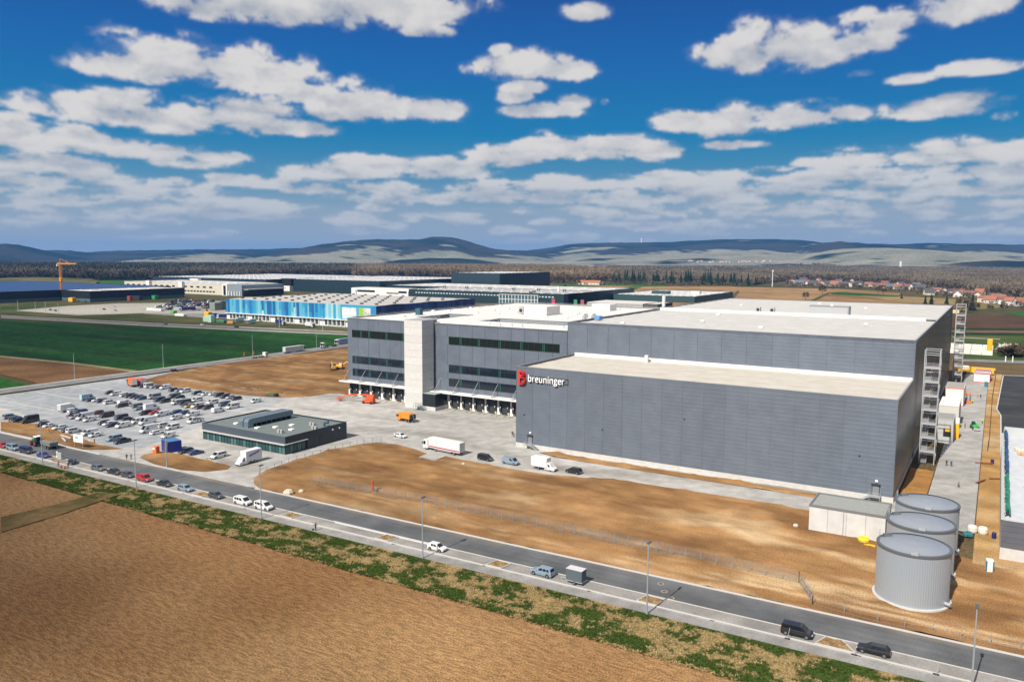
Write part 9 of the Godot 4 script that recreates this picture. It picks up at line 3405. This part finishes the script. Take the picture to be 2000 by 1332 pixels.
# one skin over tapered bones joined smoothly; surfaces: 0 skin, 1 top, 2 trousers, 3 shoes, 4 hair or helmet
func figure(kind: String) -> ArrayMesh:
	var j := pose(kind)
	var up := Vector3(0, 1, 0)
	var toe_l: Vector3 = j.al + Vector3(0.02, -0.045, 0.17)
	var toe_r: Vector3 = j.ar + Vector3(-0.02, -0.045, 0.17)
	var bones := [
		[j.head + up * 0.03, j.head - up * 0.06, 0.098, 0.078, 0], [j.head + up * 0.065 - Vector3(0, 0, 0.02), j.head + up * 0.05 - Vector3(0, 0, 0.035), 0.098, 0.098, 4], [j.head + Vector3(0, -0.02, 0.09), j.head + Vector3(0, -0.045, 0.108), 0.014, 0.016, 0],
		[j.neck + up * 0.06, j.neck, 0.058, 0.065, 0], [j.chest + up * 0.05, j.waist, 0.155, 0.13, 1], [j.sl, j.sr, 0.085, 0.085, 1], [j.waist, j.hip, 0.13, 0.14, 1],
		[j.sl, j.el, 0.066, 0.052, 1], [j.sr, j.er, 0.066, 0.052, 1], [j.el, j.wl, 0.050, 0.036, 1], [j.er, j.wr, 0.050, 0.036, 1],
		[j.hl, j.kl, 0.098, 0.066, 2], [j.hr, j.kr, 0.098, 0.066, 2], [j.kl, j.al, 0.064, 0.046, 2], [j.kr, j.ar, 0.064, 0.046, 2],
		[j.al - up * 0.03, toe_l, 0.052, 0.042, 3], [j.ar - up * 0.03, toe_r, 0.052, 0.042, 3]]
	var lo := Vector3(9, 9, 9)
	var hi := -lo
	for q in bones:
		for e in 2:
			lo = lo.min(q[e] - Vector3.ONE * 0.22); hi = hi.max(q[e] + Vector3.ONE * 0.22)
	var s := 0.034
	var n := Vector3i(((hi - lo) / s).ceil()) + Vector3i.ONE
	var f := PackedFloat32Array()
	f.resize(n.x * n.y * n.z)
	f.fill(1.0)
	for q in bones:
		var a: Vector3 = q[0]
		var d: Vector3 = q[1] - q[0]
		var l2 := maxf(d.length_squared(), 1e-6)
		var reach := Vector3.ONE * (maxf(q[2], q[3]) + 0.11)
		var c0 := Vector3i((a.min(q[1]) - reach - lo) / s).clamp(Vector3i.ZERO, n - Vector3i.ONE)
		var c1 := Vector3i((a.max(q[1]) + reach - lo) / s).clamp(Vector3i.ZERO, n - Vector3i.ONE)
		for z in range(c0.z, c1.z + 1):
			for y in range(c0.y, c1.y + 1):
				for x in range(c0.x, c1.x + 1):
					var p := lo + Vector3(x, y, z) * s
					var t := clampf((p - a).dot(d) / l2, 0.0, 1.0)
					var v: float = (p - a - d * t).length() - lerpf(q[2], q[3], t)
					var at := (z * n.y + y) * n.x + x
					var h := clampf(0.5 + 0.5 * (f[at] - v) / 0.045, 0.0, 1.0)
					f[at] = lerpf(f[at], v, h) - 0.045 * h * (1.0 - h)
	var vert := {}
	var corner := [Vector3i(0, 0, 0), Vector3i(1, 0, 0), Vector3i(0, 1, 0), Vector3i(1, 1, 0), Vector3i(0, 0, 1), Vector3i(1, 0, 1), Vector3i(0, 1, 1), Vector3i(1, 1, 1)]
	var edges := [[0, 1], [2, 3], [4, 5], [6, 7], [0, 2], [1, 3], [4, 6], [5, 7], [0, 4], [1, 5], [2, 6], [3, 7]]
	for z in n.z - 1:
		for y in n.y - 1:
			for x in n.x - 1:
				var base := (z * n.y + y) * n.x + x
				if f[base] > 0.2:
					continue
				var sum := Vector3.ZERO
				var k := 0
				for e in edges:
					var a: Vector3i = corner[e[0]]
					var b: Vector3i = corner[e[1]]
					var va := f[base + (a.z * n.y + a.y) * n.x + a.x]
					var vb := f[base + (b.z * n.y + b.y) * n.x + b.x]
					if (va < 0.0) != (vb < 0.0):
						sum += Vector3(a).lerp(Vector3(b), va / (va - vb))
						k += 1
				if k:
					vert[Vector3i(x, y, z)] = lo + (Vector3(x, y, z) + sum / k) * s
	var parts := []
	for i in 5:
		parts.append(Build.new())
	var axes := [Vector3i(1, 0, 0), Vector3i(0, 1, 0), Vector3i(0, 0, 1)]
	for cell in vert:
		for k in 3:
			var ax: Vector3i = axes[k]
			var u: Vector3i = axes[(k + 1) % 3]
			var w: Vector3i = axes[(k + 2) % 3]
			var o: Vector3i = cell
			var va := f[(o.z * n.y + o.y) * n.x + o.x]
			var e := o + ax
			var vb := f[(e.z * n.y + e.y) * n.x + e.x]
			if (va < 0.0) == (vb < 0.0):
				continue
			var q := [o, o - u, o - u - w, o - w]
			if not (vert.has(q[1]) and vert.has(q[2]) and vert.has(q[3])):
				continue
			var c: Vector3 = (vert[q[0]] + vert[q[2]]) * 0.5
			var best := 9.0
			var kind_of := 1
			for bn in bones:
				var d: Vector3 = bn[1] - bn[0]
				var t := clampf((c - bn[0]).dot(d) / maxf(d.length_squared(), 1e-6), 0.0, 1.0)
				var v: float = (c - bn[0] - d * t).length() - lerpf(bn[2], bn[3], t)
				if v < best:
					best = v
					kind_of = bn[4]
			if va < 0.0:
				parts[kind_of].quad(vert[q[0]], vert[q[1]], vert[q[2]], vert[q[3]])
			else:
				parts[kind_of].quad(vert[q[3]], vert[q[2]], vert[q[1]], vert[q[0]])
	for sgn in [1.0, -1.0]:
		var wr: Vector3 = j.wl if sgn > 0 else j.wr
		var el: Vector3 = j.el if sgn > 0 else j.er
		hand(parts[0], wr, (wr - el).normalized(), sgn)
	var out := ArrayMesh.new()
	for i in 5:
		var a := []
		a.resize(Mesh.ARRAY_MAX)
		a[Mesh.ARRAY_VERTEX] = parts[i].v
		a[Mesh.ARRAY_NORMAL] = parts[i].n
		out.add_surface_from_arrays(Mesh.PRIMITIVE_TRIANGLES, a)
	return out


func hand(b: Build, at: Vector3, dir: Vector3, sgn: float) -> void:
	var side := v3(0, 0, 1) if absf(dir.z) < 0.8 else v3(0, 1, 0)
	side = (side - dir * side.dot(dir)).normalized()
	var flat_ := dir.cross(side).normalized()
	b.hexa(at + dir * 0.055, v3(0.028, 0.10, 0.085), Basis(flat_, dir, flat_.cross(dir)))
	for i in 4:
		var root := at + dir * 0.10 + side * (0.031 - i * 0.021)
		var mid := root + dir * ([0.040, 0.046, 0.043, 0.033][i] as float)
		var bend := (dir - flat_ * sgn * 0.5).normalized()
		b.tube(root, mid, 0.0095, 0.0088, 5)
		b.tube(mid, mid + bend * 0.038, 0.0088, 0.0075, 5)
	var th := at + dir * 0.03 + side * 0.042
	b.tube(th, th + (dir + side * 0.8).normalized() * 0.05, 0.012, 0.010, 5)
	b.tube(th + (dir + side * 0.8).normalized() * 0.05, th + (dir + side * 0.8).normalized() * 0.05 + dir * 0.03, 0.010, 0.008, 5)


func make_people() -> void:
	var made := {}
	for k in ["stand", "walk", "raise", "crouch"]:
		made[k] = figure(k)
	var orange := Color(0.75, 0.16, 0.02)
	var dark := Color(0.014, 0.015, 0.018)
	var navy := Color(0.02, 0.03, 0.07)
	var lime := Color(0.45, 0.62, 0.05)
	var brown := Color(0.05, 0.035, 0.025)
	var list := [
		["raise", v3(3.3, 0.0, 89.9), PI, dark, dark, brown, "person in black on the footpath holding both hands up to the face"],
		["stand", v3(-96.7, 0.0, 91.0), 1.4, orange, navy, brown, "person in an orange vest standing left of two crouching workers"],
		["stand", v3(-93.0, 0.0, 90.3), -1.2, Color(0.50, 0.05, 0.02), dark, Color(0.75, 0.75, 0.75), "person in a red top with white cap beside the turned black car"],
		["crouch", v3(-94.2, 0.0, 91.4), 0.3, Color(0.70, 0.10, 0.03), navy, Color(0.55, 0.05, 0.03), "left one of two crouching workers in orange at the verge"],
		["crouch", v3(-92.6, 0.0, 91.2), -0.4, Color(0.80, 0.26, 0.02), navy, Color(0.80, 0.30, 0.02), "right one of two crouching workers, in brighter orange"],
		["walk", v3(-87.7, -0.0, 76.0), 0.6, dark, dark, brown, "person in dark clothes walking at the lane mouth, left of a companion"],
		["walk", v3(-86.8, -0.0, 75.2), 0.6, Color(0.16, 0.13, 0.12), Color(0.10, 0.09, 0.085), brown, "person in brownish clothes walking at the lane mouth, on the right"],
		["walk", v3(-8.4, 0.0, -11.4), -0.4, dark, dark, brown, "person in dark clothes at the left wall of the front hall, left one"],
		["walk", v3(-7.2, 0.0, -10.4), -0.4, Color(0.10, 0.11, 0.12), dark, brown, "person with grey jacket at the left wall of the front hall, right one"],
		["walk", v3(117.7, 0.0, -47.3), 0.2, dark, Color(0.03, 0.032, 0.025), brown, "person in black on the concrete lane beside a person in blue"],
		["walk", v3(118.9, 0.0, -47.5), 0.1, Color(0.02, 0.06, 0.16), navy, Color(0.35, 0.42, 0.5), "person in blue on the concrete lane beside a person in black"],
		["walk", v3(121.7, 0.0, -24.2), 0.05, Color(0.22, 0.22, 0.215), dark, brown, "person with grey top walking alone on the concrete lane"],
		["stand", v3(118.9, 0.0, -109.6), 1.2, lime, dark, brown, "worker in a yellow vest beside the white cube"],
		["stand", v3(120.2, 0.0, -109.2), -1.2, dark, dark, brown, "person in black talking with a yellow vested worker by the white cube"],
		["stand", v3(125.3, 0.0, -122.0), -0.6, lime, dark, brown, "worker in a yellow vest at the lane edge right of the green handler"],
		["stand", v3(120.9, 0.0, -166.0), 0.5, lime, navy, Color(0.7, 0.6, 0.1), "worker in a yellow vest beside the orange scissor lift"],
		["walk", v3(122.4, 0.0, -182.7), 0.2, orange, Color(0.45, 0.10, 0.03), brown, "person in orange walking on the lane between the cabins"],
		["walk", v3(123.5, 0.0, -182.2), 0.2, dark, dark, brown, "person in dark clothes walking beside a person in orange"]]
	var skin := mat("skin", 0.46, 0.28, 0.20, 0.6)
	for q in list:
		var o := MeshInstance3D.new()
		o.name = numbered("person")
		add_child(o)
		o.mesh = made[q[0]]
		o.position = q[1]
		o.rotation.y = q[2]
		var cloth := []
		for k in [3, 4, 5]:
			cloth.append(mat("cloth %.3f %.3f %.3f" % [q[k].r, q[k].g, q[k].b], q[k].r, q[k].g, q[k].b, 0.85))
		o.set_surface_override_material(0, skin)
		o.set_surface_override_material(1, cloth[0])
		o.set_surface_override_material(2, cloth[1])
		o.set_surface_override_material(3, M["trim black"])
		o.set_surface_override_material(4, cloth[2])
		tag(o, q[6], "person")
	# the bag that the photographer has put down
	var t := thing("camera_bag", "small black bag on the footpath beside the person in black", "bag", v3(2.6, 0, 90.0))
	var b := nb()
	b.cut_box(v3(0, 0.17, 0), v3(0.5, 0.34, 0.3), 0.08)
	put("body", b, M["trim black"], t)
